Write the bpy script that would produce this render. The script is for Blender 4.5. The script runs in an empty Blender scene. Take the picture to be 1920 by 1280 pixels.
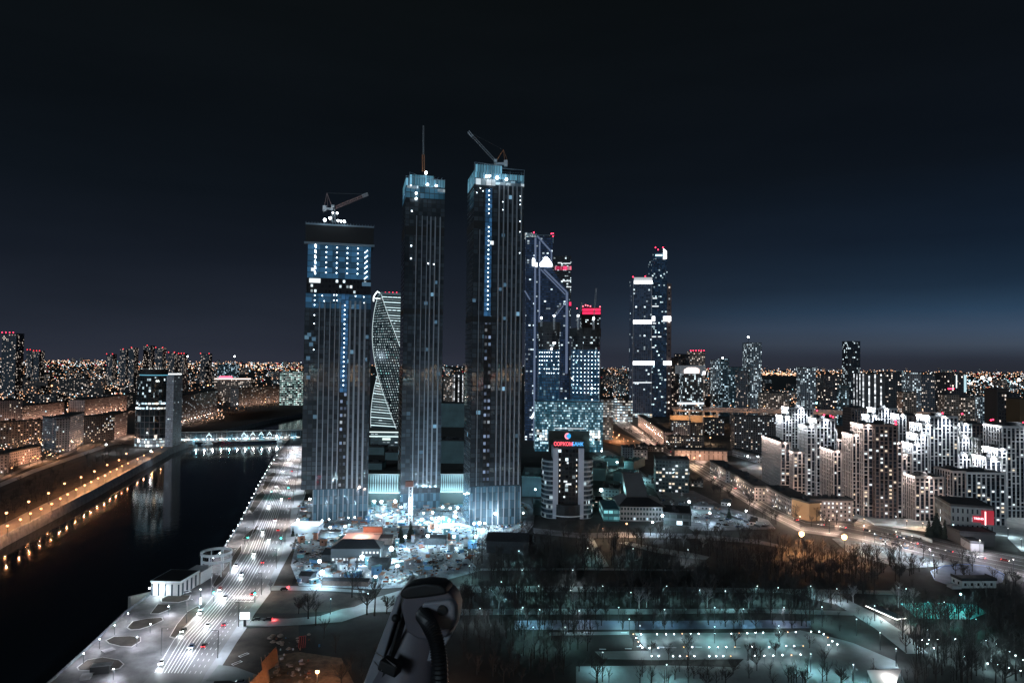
import bpy, math, random
from mathutils import Vector, Matrix
from mathutils.geometry import tessellate_polygon
random.seed(7)
S = bpy.context.scene
COL = S.collection
# ------------------------------------------------------------ camera
H = 130.0; F = 1280.0
PITCH = math.radians(1.66); ROLL = math.radians(0.72)
fwd = Vector((0, math.cos(PITCH), math.sin(PITCH))); up0 = Vector((0, -math.sin(PITCH), math.cos(PITCH))); rt0 = Vector((1, 0, 0))
UP = up0*math.cos(ROLL) - rt0*math.sin(ROLL); RT = rt0*math.cos(ROLL) + up0*math.sin(ROLL)
cd = bpy.data.cameras.new('camera'); cam = bpy.data.objects.new('camera', cd); COL.objects.link(cam)
cam.matrix_world = Matrix(((RT.x, UP.x, -fwd.x, 0), (RT.y, UP.y, -fwd.y, 0), (RT.z, UP.z, -fwd.z, H), (0, 0, 0, 1)))
cd.sensor_width = 36; cd.lens = 24; cd.clip_start = 0.05; cd.clip_end = 60000
S.camera = cam
def ray(px, py): return fwd + RT*((px-960)/F) + UP*((640-py)/F)
def P(px, py, z=0.0):
    d = ray(px, py); t = (z-H)/d.z
    return Vector((d.x*t, d.y*t, z))
def DY(px, py, Y):
    d = ray(px, py); t = Y/d.y
    return Vector((d.x*t, Y, H+d.z*t))
def ZT(px, py, Y): return DY(px, py, Y).z
# ------------------------------------------------------------ world: night sky
w = bpy.data.worlds.new('World'); S.world = w; w.use_nodes = True
nt = w.node_tree; nt.nodes.clear()
def N(t, typ, **k):
    n = t.nodes.new(typ)
    for a, v in k.items(): setattr(n, a, v)
    return n
def ramp(t, fac, stops, mode='LINEAR'):
    r = N(t, 'ShaderNodeValToRGB'); r.color_ramp.interpolation = mode
    e = r.color_ramp.elements
    while len(e) > 1: e.remove(e[-1])
    e[0].position = stops[0][0]; e[0].color = (*stops[0][1], 1)
    for p, c in stops[1:]:
        x = e.new(p); x.color = (*c, 1)
    t.links.new(fac, r.inputs[0]); return r.outputs[0]
def lin(r, g, b):
    f = lambda c: (c/255/12.92) if c/255 <= .04045 else ((c/255+.055)/1.055)**2.4
    return (f(r), f(g), f(b))
tc = N(nt, 'ShaderNodeTexCoord'); sp = N(nt, 'ShaderNodeSeparateXYZ'); nt.links.new(tc.outputs['Generated'], sp.inputs[0])
left = ramp(nt, sp.outputs[2], [(0, lin(45,49,61)), (.015, lin(41,46,58)), (.06, lin(32,38,49)), (.13, lin(22,28,38)), (.22, lin(13,19,26)), (.32, lin(11,16,21)), (.5, lin(10,14,16))])
right = ramp(nt, sp.outputs[2], [(0, lin(42,46,56)), (.010, lin(44,50,62)), (.028, lin(62,74,90)), (.048, lin(58,76,98)), (.07, lin(42,66,90)), (.10, lin(28,47,67)), (.16, lin(18,31,47)), (.25, lin(12,19,28)), (.36, lin(10,15,21)), (.5, lin(9,13,16))])
mr = N(nt, 'ShaderNodeMapRange'); mr.inputs[1].default_value = .0; mr.inputs[2].default_value = .62; nt.links.new(sp.outputs[0], mr.inputs[0])
mx = N(nt, 'ShaderNodeMix', data_type='RGBA'); nt.links.new(mr.outputs[0], mx.inputs[0]); nt.links.new(left, mx.inputs[6]); nt.links.new(right, mx.inputs[7])
sky = N(nt, 'ShaderNodeTexSky', sky_type='NISHITA'); sky.sun_disc = False; sky.sun_elevation = math.radians(-6); sky.sun_rotation = math.radians(50)
nz = N(nt, 'ShaderNodeTexNoise'); nz.inputs['Scale'].default_value = 2.2; nz.inputs['Detail'].default_value = 5
mpz = N(nt, 'ShaderNodeMapping'); mpz.inputs['Scale'].default_value = (1, 1, 5); nt.links.new(tc.outputs['Generated'], mpz.inputs[0]); nt.links.new(mpz.outputs[0], nz.inputs['Vector'])
nv = ramp(nt, nz.outputs[0], [(.3, (.86,.86,.86)), (.7, (1.14,1.13,1.12))])
mz = N(nt, 'ShaderNodeMix', data_type='RGBA', blend_type='MULTIPLY'); mz.inputs[0].default_value = 1; nt.links.new(mx.outputs[2], mz.inputs[6]); nt.links.new(nv, mz.inputs[7])
b1 = N(nt, 'ShaderNodeBackground'); nt.links.new(mz.outputs[2], b1.inputs[0]); b1.inputs[1].default_value = 1.0
b2 = N(nt, 'ShaderNodeBackground'); nt.links.new(sky.outputs[0], b2.inputs[0]); b2.inputs[1].default_value = 0.03
ad = N(nt, 'ShaderNodeAddShader'); nt.links.new(b1.outputs[0], ad.inputs[0]); nt.links.new(b2.outputs[0], ad.inputs[1])
wo = N(nt, 'ShaderNodeOutputWorld'); nt.links.new(ad.outputs[0], wo.inputs[0])
# fill sun added behind the camera to brighten facades, in place of city glow
sd = bpy.data.lights.new('fill_sun', 'SUN'); sd.energy = 0.8; sd.angle = math.radians(12); sd.color = (.64, .84, 1); sd.specular_factor = .08
so = bpy.data.objects.new('fill_sun', sd); COL.objects.link(so)
so.rotation_euler = Vector((-0.55, -1, 0.30)).to_track_quat('Z', 'Y').to_euler()
S.view_settings.view_transform = 'Standard'; S.view_settings.look = 'None'; S.view_settings.exposure = 0; S.view_settings.gamma = 1
S.cycles.use_denoising = True
try: S.cycles.denoiser = 'OPENIMAGEDENOISE'; S.cycles.denoising_prefilter = 'ACCURATE'
except Exception: pass
S.cycles.max_bounces = 5; S.cycles.diffuse_bounces = 2; S.cycles.glossy_bounces = 3; S.cycles.transmission_bounces = 2
S.cycles.sample_clamp_indirect = 2.0; S.cycles.sample_clamp_direct = 0
S.cycles.caustics_reflective = False; S.cycles.caustics_refractive = False
S.cycles.use_adaptive_sampling = False
# ------------------------------------------------------------ materials
MC = {}
def mat(name, base=(.1,.1,.1), rough=.7, metal=0., emit=None, es=0., var=0., scale=.05, var2=None, bump=0., spec=None):
    if name in MC: return MC[name]
    m = bpy.data.materials.new(name); m.use_nodes = True; t = m.node_tree
    b = t.nodes['Principled BSDF']
    b.inputs['Base Color'].default_value = (*base, 1); b.inputs['Roughness'].default_value = rough; b.inputs['Metallic'].default_value = metal
    if spec is not None: b.inputs['Specular IOR Level'].default_value = spec
    if var:
        o = N(t, 'ShaderNodeTexCoord'); n = N(t, 'ShaderNodeTexNoise'); n.inputs['Scale'].default_value = scale; n.inputs['Detail'].default_value = 8; n.inputs['Roughness'].default_value = .65
        t.links.new(o.outputs['Object'], n.inputs['Vector'])
        a = var2 or base
        c = ramp(t, n.outputs[0], [(.32, tuple(x*(1-var) for x in base)), (.5, base), (.68, tuple(x*(1+var) for x in a))])
        t.links.new(c, b.inputs['Base Color'])
        if bump:
            bp = N(t, 'ShaderNodeBump'); bp.inputs['Strength'].default_value = bump; t.links.new(n.outputs[0], bp.inputs['Height']); t.links.new(bp.outputs[0], b.inputs['Normal'])
    if emit:
        b.inputs['Emission Color'].default_value = (*emit, 1); b.inputs['Emission Strength'].default_value = es
        m.cycles.emission_sampling = 'NONE'
    MC[name] = m; return m
def M2(t, op, a, b=None, c=None):
    n = N(t, 'ShaderNodeMath', operation=op)
    for i, v in enumerate((a, b, c)):
        if v is None: continue
        if isinstance(v, (int, float)): n.inputs[i].default_value = v
        else: t.links.new(v, n.inputs[i])
    return n.outputs[0]
COOL = [(0,(.75,.92,1)),(.35,(1,.97,.9)),(.6,(.6,.85,1)),(.8,(1,.8,.55)),(.92,(.5,.9,1))]
WARM = [(0,(1,.76,.58)),(.35,(1,.88,.76)),(.6,(1,.62,.42)),(.7,(.85,.95,1)),(.93,(1,.5,.3))]
MIXD = [(0,(1,.84,.72)),(.28,(.85,.95,1)),(.5,(1,.93,.86)),(.68,(.65,.87,1)),(.9,(1,.64,.42))]
def facade(name, wall, glass=(.012,.016,.022), cw=3.5, ch=3.2, ww=.5, wh=.5, lit=.2, es=2.5, pal=MIXD, wr=.8, gr=.12, glassmetal=0., dots=False, tilt=0.0, wallvar=.25, band=0, bandmat=1.2, glow=None, gs=0):
    """wall with a grid of panes laid out in metres on the UV map; some panes are lit rooms"""
    if name in MC: return MC[name]
    m = bpy.data.materials.new(name); m.use_nodes = True; t = m.node_tree; b = t.nodes['Principled BSDF']
    uv = N(t, 'ShaderNodeUVMap'); s = N(t, 'ShaderNodeSeparateXYZ'); t.links.new(uv.outputs[0], s.inputs[0])
    u = M2(t, 'DIVIDE', s.outputs[0], cw); v = M2(t, 'DIVIDE', s.outputs[1], ch)
    fu = M2(t, 'FLOOR', u); fv = M2(t, 'FLOOR', v)
    ru = M2(t, 'ABSOLUTE', M2(t, 'SUBTRACT', M2(t, 'SUBTRACT', u, fu), .5)); rv = M2(t, 'ABSOLUTE', M2(t, 'SUBTRACT', M2(t, 'SUBTRACT', v, fv), .5))
    if dots:
        dd = M2(t, 'ADD', M2(t, 'POWER', M2(t, 'DIVIDE', ru, ww/2), 2), M2(t, 'POWER', M2(t, 'DIVIDE', rv, wh/2), 2)); mask = M2(t, 'LESS_THAN', dd, 1)
    else:
        mask = M2(t, 'MULTIPLY', M2(t, 'LESS_THAN', ru, ww/2), M2(t, 'LESS_THAN', rv, wh/2))
    oi = N(t, 'ShaderNodeObjectInfo')
    cv = N(t, 'ShaderNodeCombineXYZ'); t.links.new(fu, cv.inputs[0]); t.links.new(fv, cv.inputs[1]); gn = N(t, 'ShaderNodeNewGeometry'); sn = N(t, 'ShaderNodeSeparateXYZ'); t.links.new(gn.outputs['True Normal'], sn.inputs[0])
    nrm = M2(t, 'FLOOR', M2(t, 'ADD', M2(t, 'ADD', M2(t, 'MULTIPLY', sn.outputs[0], 5.1), M2(t, 'MULTIPLY', sn.outputs[1], 17.3)), .37))
    t.links.new(M2(t, 'ADD', M2(t, 'MULTIPLY', oi.outputs['Random'], 97.3), nrm), cv.inputs[2])
    wn = N(t, 'ShaderNodeTexWhiteNoise', noise_dimensions='3D'); t.links.new(cv.outputs[0], wn.inputs['Vector'])
    sc = N(t, 'ShaderNodeSeparateColor'); t.links.new(wn.outputs['Color'], sc.inputs[0])
    on = M2(t, 'LESS_THAN', wn.outputs['Value'], lit)
    colr = ramp(t, sc.outputs[0], pal, 'CONSTANT')
    inten = M2(t, 'ADD', M2(t, 'MULTIPLY', M2(t, 'POWER', sc.outputs[1], 2.0), 1.6), .25)
    e = M2(t, 'MULTIPLY', M2(t, 'MULTIPLY', on, mask), M2(t, 'MULTIPLY', inten, es))
    tcx = N(t, 'ShaderNodeTexCoord'); no = N(t, 'ShaderNodeTexNoise'); no.inputs['Scale'].default_value = .12; no.inputs['Detail'].default_value = 6; t.links.new(tcx.outputs['Object'], no.inputs['Vector'])
    wc = ramp(t, no.outputs[0], [(.3, tuple(x*(1-wallvar) for x in wall)), (.7, tuple(x*(1+wallvar) for x in wall))])
    gc = ramp(t, sc.outputs[2], [(0, tuple(x*.55 for x in glass)), (1, tuple(x*1.5 for x in glass))])
    mxx = N(t, 'ShaderNodeMix', data_type='RGBA'); t.links.new(mask, mxx.inputs[0]); t.links.new(wc, mxx.inputs[6]); t.links.new(gc, mxx.inputs[7])
    t.links.new(mxx.outputs[2], b.inputs['Base Color'])
    t.links.new(M2(t, 'ADD', M2(t, 'MULTIPLY', mask, gr-wr), wr), b.inputs['Roughness'])
    if glassmetal: t.links.new(M2(t, 'MULTIPLY', mask, glassmetal), b.inputs['Metallic'])
    if tilt:
        ge = N(t, 'ShaderNodeNewGeometry'); vm = N(t, 'ShaderNodeVectorMath', operation='SUBTRACT'); t.links.new(wn.outputs['Color'], vm.inputs[0]); vm.inputs[1].default_value = (.5,.5,.5)
        vs = N(t, 'ShaderNodeVectorMath', operation='SCALE'); t.links.new(vm.outputs[0], vs.inputs[0]); vs.inputs['Scale'].default_value = tilt
        va = N(t, 'ShaderNodeVectorMath', operation='ADD'); t.links.new(vs.outputs[0], va.inputs[0]); t.links.new(ge.outputs['Normal'], va.inputs[1]); t.links.new(va.outputs[0], b.inputs['Normal'])
    ecol = N(t, 'ShaderNodeMix', data_type='RGBA', blend_type='MULTIPLY'); ecol.inputs[0].default_value = 1; t.links.new(colr, ecol.inputs[6])
    cmb = N(t, 'ShaderNodeCombineColor')
    for i in range(3): t.links.new(e, cmb.inputs[i])
    t.links.new(cmb.outputs[0], ecol.inputs[7])
    out = ecol.outputs[2]
    if glow:
        g = N(t, 'ShaderNodeMix', data_type='RGBA', blend_type='ADD'); g.inputs[0].default_value = 1; t.links.new(out, g.inputs[6])
        gm = M2(t, 'MULTIPLY', mask, M2(t, 'MULTIPLY', M2(t, 'ADD', sc.outputs[2], .45), gs)); q = N(t, 'ShaderNodeCombineColor')
        for i in range(3): t.links.new(M2(t, 'MULTIPLY', gm, glow[i]), q.inputs[i])
        t.links.new(q.outputs[0], g.inputs[7]); out = g.outputs[2]
    t.links.new(out, b.inputs['Emission Color']); b.inputs['Emission Strength'].default_value = 1
    m.cycles.emission_sampling = 'NONE'
    MC[name] = m; return m
def em(name, col, s):
    return mat(name, (.02,.02,.02), .5, 0, col, s)
LAMPW = em('lamp_white', (.85,.95,1), 20); LAMPO = em('lamp_orange', (1,.46,.20), 5); LAMPC = em('lamp_cyan', (.35,.95,1), 14); LAMPR = em('lamp_red', (1,.03,.08), 8); WL = em('work_light', (.75,.9,1), 8)
WINW = em('room_cool', (.88,.95,1), 1.1); WINY = em('room_warm', (1,.82,.62), 1.0); WINO = em('room_orange', (1,.62,.34), 1.3); WINB = em('room_blue', (.25,.55,.85), .22)
STEEL = mat('dark_steel', (.06,.065,.07), .5, .6); CONC = mat('concrete', (.28,.28,.29), .85, var=.2, scale=.3); ROOF = mat('roof_felt', (.022,.024,.027), .9, var=.35, scale=.15)
WHITE = mat('white_panel', (.62,.65,.68), .6); DARK = mat('dark_panel', (.008,.009,.011), .7)
# ------------------------------------------------------------ mesh builder
class MB:
    def __init__(s): s.v=[]; s.f=[]; s.uv=[]; s.m=[]
    def quad(s, a, b, c, d, uv=None, m=0):
        n=len(s.v); s.v += [tuple(a),tuple(b),tuple(c),tuple(d)]; s.f.append((n,n+1,n+2,n+3))
        s.uv += uv or [(0,0),(1,0),(1,1),(0,1)]; s.m.append(m)
    def tri(s, a, b, c, m=0):
        n=len(s.v); s.v += [tuple(a),tuple(b),tuple(c)]; s.f.append((n,n+1,n+2)); s.uv += [(0,0),(1,0),(1,1)]; s.m.append(m)
    def box(s, x0, x1, y0, y1, z0, z1, m=0, mt=None, k=0, walls=True, top=True, bottom=False):
        """uv in metres, each side a far offset so its cells differ"""
        L=x1-x0; W=y1-y0; mt = m if mt is None else mt
        if walls:
            o=0
            s.quad((x0,y0,z0),(x1,y0,z0),(x1,y0,z1),(x0,y0,z1),[(o,0),(o+L,0),(o+L,z1-z0),(o,z1-z0)],m)
            s.quad((x1,y0,z0),(x1,y1,z0),(x1,y1,z1),(x1,y0,z1),[(o,0),(o+W,0),(o+W,z1-z0),(o,z1-z0)],m)
            s.quad((x1,y1,z0),(x0,y1,z0),(x0,y1,z1),(x1,y1,z1),[(o,0),(o+L,0),(o+L,z1-z0),(o,z1-z0)],m)
            s.quad((x0,y1,z0),(x0,y0,z0),(x0,y0,z1),(x0,y1,z1),[(o,0),(o+W,0),(o+W,z1-z0),(o,z1-z0)],m)
        if top: s.quad((x0,y0,z1),(x1,y0,z1),(x1,y1,z1),(x0,y1,z1),None,mt)
        if bottom: s.quad((x0,y1,z0),(x1,y1,z0),(x1,y0,z0),(x0,y0,z0),None,mt)
        return s
    def tube(s, a, b, r, r2=None, n=4, m=0, cap=True):
        a=Vector(a); b=Vector(b); r2 = r if r2 is None else r2; d=(b-a)
        if d.length < 1e-6: return s
        d.normalize(); q = Vector((0,0,1)) if abs(d.z)<.9 else Vector((1,0,0)); x=d.cross(q).normalized(); y=d.cross(x)
        n0=len(s.v)
        for p, rr in ((a,r),(b,r2)):
            for i in range(n):
                t=2*math.pi*(i+.5)/n; s.v.append(tuple(p+x*math.cos(t)*rr+y*math.sin(t)*rr))
        for i in range(n):
            j=(i+1)%n; s.f.append((n0+i,n0+n+i,n0+n+j,n0+j)); s.uv += [(0,0),(0,1),(1,1),(1,0)]; s.m.append(m)
        if cap:
            s.f.append(tuple(n0+n+i for i in range(n))[::-1]); s.uv += [(0,0)]*n; s.m.append(m)
            s.f.append(tuple(n0+i for i in range(n))); s.uv += [(0,0)]*n; s.m.append(m)
        return s
    def ball(s, c, r, n=8, k=5, m=0, sz=1):
        c=Vector(c); rings=[]
        for i in range(k+1):
            ph=math.pi*i/k; ring=[]
            for j in range(n):
                t=2*math.pi*j/n; s.v.append((c.x+r*math.sin(ph)*math.cos(t), c.y+r*math.sin(ph)*math.sin(t), c.z+r*sz*math.cos(ph))); ring.append(len(s.v)-1)
            rings.append(ring)
        for i in range(k):
            for j in range(n):
                s.f.append((rings[i][j],rings[i+1][j],rings[i+1][(j+1)%n],rings[i][(j+1)%n])); s.uv += [(0,0)]*4; s.m.append(m)
        return s
    def prism(s, pts, z0, z1, m=0, mt=None, cap=True):
        """vertical extrusion of a ccw polygon"""
        u=0; n=len(pts); mt = m if mt is None else mt
        for i in range(n):
            a=pts[i]; b=pts[(i+1)%n]; L=math.hypot(b[0]-a[0],b[1]-a[1])
            s.quad((a[0],a[1],z0),(b[0],b[1],z0),(b[0],b[1],z1),(a[0],a[1],z1),[(u,0),(u+L,0),(u+L,z1-z0),(u,z1-z0)],m); u+=L
        if cap:
            n0=len(s.v); s.v += [(p[0],p[1],z1) for p in pts]; s.f.append(tuple(range(n0,n0+n))); s.uv += [(0,0)]*n; s.m.append(mt)
        return s
    def mesh(s, name, mats):
        me=bpy.data.meshes.new(name); me.from_pydata(s.v,[],s.f)
        l=me.uv_layers.new(name='UVMap'); flat=[]
        for q in s.uv: flat += q
        l.data.foreach_set('uv', flat)
        for x in (mats if isinstance(mats,(list,tuple)) else [mats]): me.materials.append(x)
        me.polygons.foreach_set('material_index', s.m); me.update(); return me
    def build(s, name, mats, parent=None):
        o=bpy.data.objects.new(name, s.mesh(name, mats)); COL.objects.link(o)
        if parent is not None: o.parent = parent
        return o
def tag(o, label=None, cat=None, group=None, kind=None):
    if label: o['label']=label
    if cat: o['category']=cat
    if group: o['group']=group
    if kind: o['kind']=kind
    return o
def empty(name, loc, rz=0, label=None, cat=None, group=None):
    o=bpy.data.objects.new(name, None); COL.objects.link(o); o.location=loc; o.rotation_euler=(0,0,rz); o.empty_display_size=1
    return tag(o, label, cat, group)
def inst(name, me, parent=None, loc=(0,0,0), rot=(0,0,0), sc=(1,1,1)):
    o=bpy.data.objects.new(name, me); COL.objects.link(o); o.location=loc; o.rotation_euler=rot; o.scale=sc
    if parent is not None: o.parent=parent
    return o
def structure(name, mb, m): return tag(mb.build(name, m), kind='structure')
LK=3.5
def plight(loc, power, col=(.85,.95,1), r=.4, parent=None, spot=None, aim=None):
    d=bpy.data.lights.new('lamp_light', 'SPOT' if spot else 'POINT'); d.energy=power*LK; d.color=col; d.shadow_soft_size=r  # serves visible lamps and added fill lights alike
    if spot: d.spot_size=math.radians(spot); d.spot_blend=.6
    o=bpy.data.objects.new('lamp_light', d); COL.objects.link(o); o.location=loc
    if parent is not None: o.parent=parent
    if aim is not None: o.rotation_euler = Vector(aim).to_track_quat('-Z','Y').to_euler()
    return o
def poly_sheet(name, pts, z, m, tagd=True, holes=None):
    """flat sheet over a polygon of world points"""
    loops=[[Vector((p.x,p.y,0)) for p in pts]] + [[Vector((p.x,p.y,0)) for p in h] for h in (holes or [])]
    tris=tessellate_polygon(loops); allp=[p for l in loops for p in l]
    mb=MB()
    for a,b,c in tris:
        A,B,C=allp[a],allp[b],allp[c]
        if (B-A).cross(C-A).z<0: B,C=C,B
        mb.tri((A.x,A.y,z),(B.x,B.y,z),(C.x,C.y,z))
    o=mb.build(name, m)
    return tag(o, kind='structure') if tagd else o
SHN=[0]
def sheet(name, pxs, m, z=.05, **k):
    SHN[0]+=1; return poly_sheet(name, [P(a,b) for a,b in pxs], z+SHN[0]*.007, m, **k)
def arr(o, x): o.location=x; return o
# ============================================================ SETTING
GRASS = mat('winter_grass', (.017,.019,.018), .95, var=.6, scale=.06)
SOIL = mat('bare_soil', (.045,.036,.030), .95, var=.5, scale=.12)
ASPH = mat('asphalt', (.15,.15,.16), .62, var=.22, scale=.05)
PAVE = mat('paving', (.125,.125,.135), .75, var=.5, scale=.12)
PATHM = mat('path_surface', (.17,.20,.205), .8, var=.25, scale=.08)
SNOWY = mat('pale_gravel', (.34,.36,.37), .85, var=.3, scale=.15)
PAINT = mat('road_paint', (.80,.82,.84), .45)
WALLC = mat('embankment_stone', (.17,.19,.22), .85, var=.3, scale=.2)
lb = [P(-500,1330), P(0,1008), P(172,921), P(320,841), P(372,822), P(415,808), P(500,788), P(565,775), P(640,763), P(690,757)]
rb = [P(690,770), P(610,790), P(560,806), P(540,826), P(523,845), P(510,862), P(480,922), P(444,991), P(413,1036), P(375,1067), P(300,1108), P(282,1114), P(234,1149), P(165,1215), P(90,1282), P(-60,1420), P(-420,1600)]
river = lb + rb
R_ = 14000
outer = [Vector((-R_*1.3,-900,0)), Vector((R_*1.3,-900,0)), Vector((R_*1.6,16000,0)), Vector((-R_*1.6,16000,0))]
poly_sheet('ground', outer, 0, GRASS, holes=[river])
# water
wm = bpy.data.materials.new('river_water'); wm.use_nodes=True; t=wm.node_tree; b=t.nodes['Principled BSDF']
b.inputs['Base Color'].default_value=(.004,.008,.012,1); b.inputs['Roughness'].default_value=.075; b.inputs['IOR'].default_value=1.33
o_=N(t,'ShaderNodeTexCoord'); mp=N(t,'ShaderNodeMapping'); mp.inputs['Scale'].default_value=(.5,.5,.5); t.links.new(o_.outputs['Object'],mp.inputs[0])
n_=N(t,'ShaderNodeTexNoise'); n_.inputs['Scale'].default_value=.35; n_.inputs['Detail'].default_value=5; t.links.new(mp.outputs[0],n_.inputs['Vector'])
bp=N(t,'ShaderNodeBump'); bp.inputs['Strength'].default_value=.4; bp.inputs['Distance'].default_value=.12; t.links.new(n_.outputs[0],bp.inputs['Height']); t.links.new(bp.outputs[0],b.inputs['Normal'])
WZ=-7.0
poly_sheet('river_water', [Vector((p.x-60,p.y,0)) if i<len(lb) else Vector((p.x+30,p.y,0)) for i,p in enumerate(river)], WZ, wm)
def bank(name, pts, side, label):
    mb=MB()
    for a,b in zip(pts[:-1],pts[1:]):
        d=Vector((b.x-a.x,b.y-a.y,0)).normalized(); n=Vector((d.y,-d.x,0))*side
        A=a+n*.2; B=b+n*.2
        mb.quad(Vector((A.x,A.y,1.0))-n*.8,Vector((B.x,B.y,1.0))-n*.8,Vector((B.x,B.y,1.0)),Vector((A.x,A.y,1.0)))
        mb.quad((A.x,A.y,1.0),(B.x,B.y,1.0),Vector((B.x,B.y,WZ-.5))+n*2.0,Vector((A.x,A.y,WZ-.5))+n*2.0,[(0,0),(9,0),(9,1),(0,1)])
        mb.quad(Vector((A.x,A.y,1.0))-n*.8,Vector((B.x,B.y,1.0))-n*.8,Vector((B.x,B.y,0))-n*.8,Vector((A.x,A.y,0))-n*.8)
    o=mb.build(name, WALLC); return tag(o, label, 'embankment wall')
bank('embankment_wall', lb, 1, 'long pale stone river wall on the left bank below the orange lamps')
bank('embankment_wall', rb[3:], 1, 'dark quay wall along the right bank beside the promenade')
# left bank embankment road + verge
sheet('embankment_road', [(-420,1180),(0,985),(60,955),(150,912),(235,868),(300,838),(330,828),(345,832),(318,840),(172,920),(0,1006),(-460,1250)], ASPH, .05)
sheet('left_verge', [(-300,1060),(0,925),(110,880),(190,850),(262,832),(300,836),(235,866),(150,910),(60,953),(0,983),(-300,1130)], SOIL, .07)
sheet('left_park_path', [(0,905),(60,880),(130,856),(200,832),(235,824),(240,827),(206,836),(132,862),(64,886),(0,913)], SNOWY, .09)
sheet('left_park_road', [(0,897),(60,868),(126,848),(150,838),(150,841),(128,852),(64,872),(0,902)], PAVE, .09)
sheet('left_car_park', [(178,838),(225,816),(240,812),(300,818),(318,828),(290,842),(262,834),(215,830)], PAVE, .10)
sheet('far_bank_meadow', [(303,812),(330,800),(450,770),(567,745),(640,742),(640,758),(565,773),(500,786),(415,806),(372,820),(335,828)], mat('dark_meadow',(.012,.014,.013),.95,var=.4,scale=.03), .06)
# right bank road
rl = [(250,1300),(285,1262),(323,1197),(360,1160),(411,1100),(453,1036),(480,977),(511,909),(534,864),(548,836),(556,822)]
rr = [(572,822),(570,840),(563,868),(554,915),(543,975),(528,1040),(500,1098),(478,1128),(450,1166),(425,1204),(385,1264),(366,1300)]
sheet('riverside_road', rl+rr, ASPH, .06)
pl = [(60,1310),(92,1280),(167,1213),(236,1148),(284,1112),(302,1106),(377,1066),(415,1035),(446,990),(482,922),(512,863),(526,843),(538,826),(552,812)]
sheet('promenade', pl+[(556,822),(548,836),(534,864),(511,909),(480,977),(453,1036),(411,1100),(360,1160),(323,1197),(285,1262),(250,1310)], PAVE, .04)
rk = [(366,1300),(385,1264),(425,1204),(450,1166),(478,1128),(500,1098),(528,1040),(543,975),(554,915),(563,868)]
ro = [(574,868),(572,915),(562,975),(548,1030),(526,1070),(506,1112),(478,1150),(464,1175),(444,1204),(408,1262),(392,1300)]
sheet('pavement', rk+ro, mat('pavement_slabs',(.24,.26,.28),.75,var=.15,scale=.2), .16)
# lane markings (dashes to the right; solid white lines painted to mimic headlight trails)
LL=[Vector(p) for p in ((285,1262),(323,1197),(360,1160),(411,1100),(453,1036),(480,977),(511,909),(534,864),(548,836))]
RRr=[Vector(p) for p in ((385,1264),(425,1204),(450,1166),(500,1098),(528,1040),(543,975),(554,915),(563,868),(570,840))]
def road_pt(tt, k):
    """point along the carriageway, tt 0..1 far, k 0 left .. 1 right"""
    a=[P(*p) for p in LL]; b=[P(*p) for p in RRr]
    f=tt*(len(a)-1); i=min(int(f),len(a)-2); f-=i
    return a[i].lerp(a[i+1],f).lerp(b[i].lerp(b[i+1],f),k)
def strip(mb, pts, wd, z):
    for a,b in zip(pts[:-1],pts[1:]):
        d=Vector((b.x-a.x,b.y-a.y,0)); 
        if d.length<.01: continue
        d.normalize(); n=Vector((-d.y,d.x,0))*wd/2
        mb.quad((a.x-n.x,a.y-n.y,z),(b.x-n.x,b.y-n.y,z),(b.x+n.x,b.y+n.y,z),(a.x+n.x,a.y+n.y,z))
mb=MB()
for k,wd in ((.05,.3),(.17,.35),(.235,.35),(.30,.45),(.36,.35),(.42,.5),(.48,.4),(.545,.45),(.61,.35)):
    strip(mb,[road_pt(i/60,k) for i in range(61)],wd*.8,.42)
for k in (.70,.80,.90):
    for j in range(0,90,2): strip(mb,[road_pt(j/90,k),road_pt((j+.8)/90,k)],.2,.42)
for tt in (.315,.335):   # stop lines
    strip(mb,[road_pt(tt,.28),road_pt(tt,.97)],.5,.44)
for i in range(9): 
    k=.5+i*.05; strip(mb,[road_pt(.322,k),road_pt(.332,k)],.9,.46)
structure('road_lines_and_trails', mb, PAINT)
# flower beds on the promenade
BED=[[(320,1192),(333,1170),(352,1147),(370,1137),(376,1142),(366,1155),(345,1176),(330,1195)],
     [(400,1096),(408,1082),(425,1062),(444,1032),(452,1022),(452,1034),(436,1062),(418,1088),(404,1100)],
     [(455,1010),(461,1002),(478,988),(486,984),(478,998),(464,1010)],[(468,955),(480,930),(492,920),(497,928),(486,945),(473,962)],[(492,915),(500,893),(512,885),(518,888),(508,902),(498,918)],
     [(240,1176),(250,1165),(275,1160),(302,1158),(304,1163),(285,1172),(262,1179),(246,1180)],[(200,1201),(214,1194),(244,1193),(262,1195),(262,1202),(246,1212),(226,1211),(206,1206)],
     [(147,1251),(164,1238),(192,1233),(222,1238),(230,1245),(222,1253),(196,1257),(150,1256)],[(303,1122),(318,1116),(356,1116),(352,1124),(334,1129),(304,1128)],[(283,1150),(296,1133),(316,1133),(318,1142),(298,1150)]]
for i,bd in enumerate(BED):
    pts=[P(a,b) for a,b in bd]; c=sum(pts,Vector())/len(pts)
    sheet('flower_bed', bd, SOIL, .22)
    mb=MB(); L=[c+(p-c)*1.06 for p in pts]
    for a,b in zip(L, L[1:]+L[:1]): mb.tube((a.x,a.y,.12),(b.x,b.y,.12),.22,n=4)
    structure('bed_kerb', mb, mat('kerb_stone',(.42,.42,.42),.7))
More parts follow.
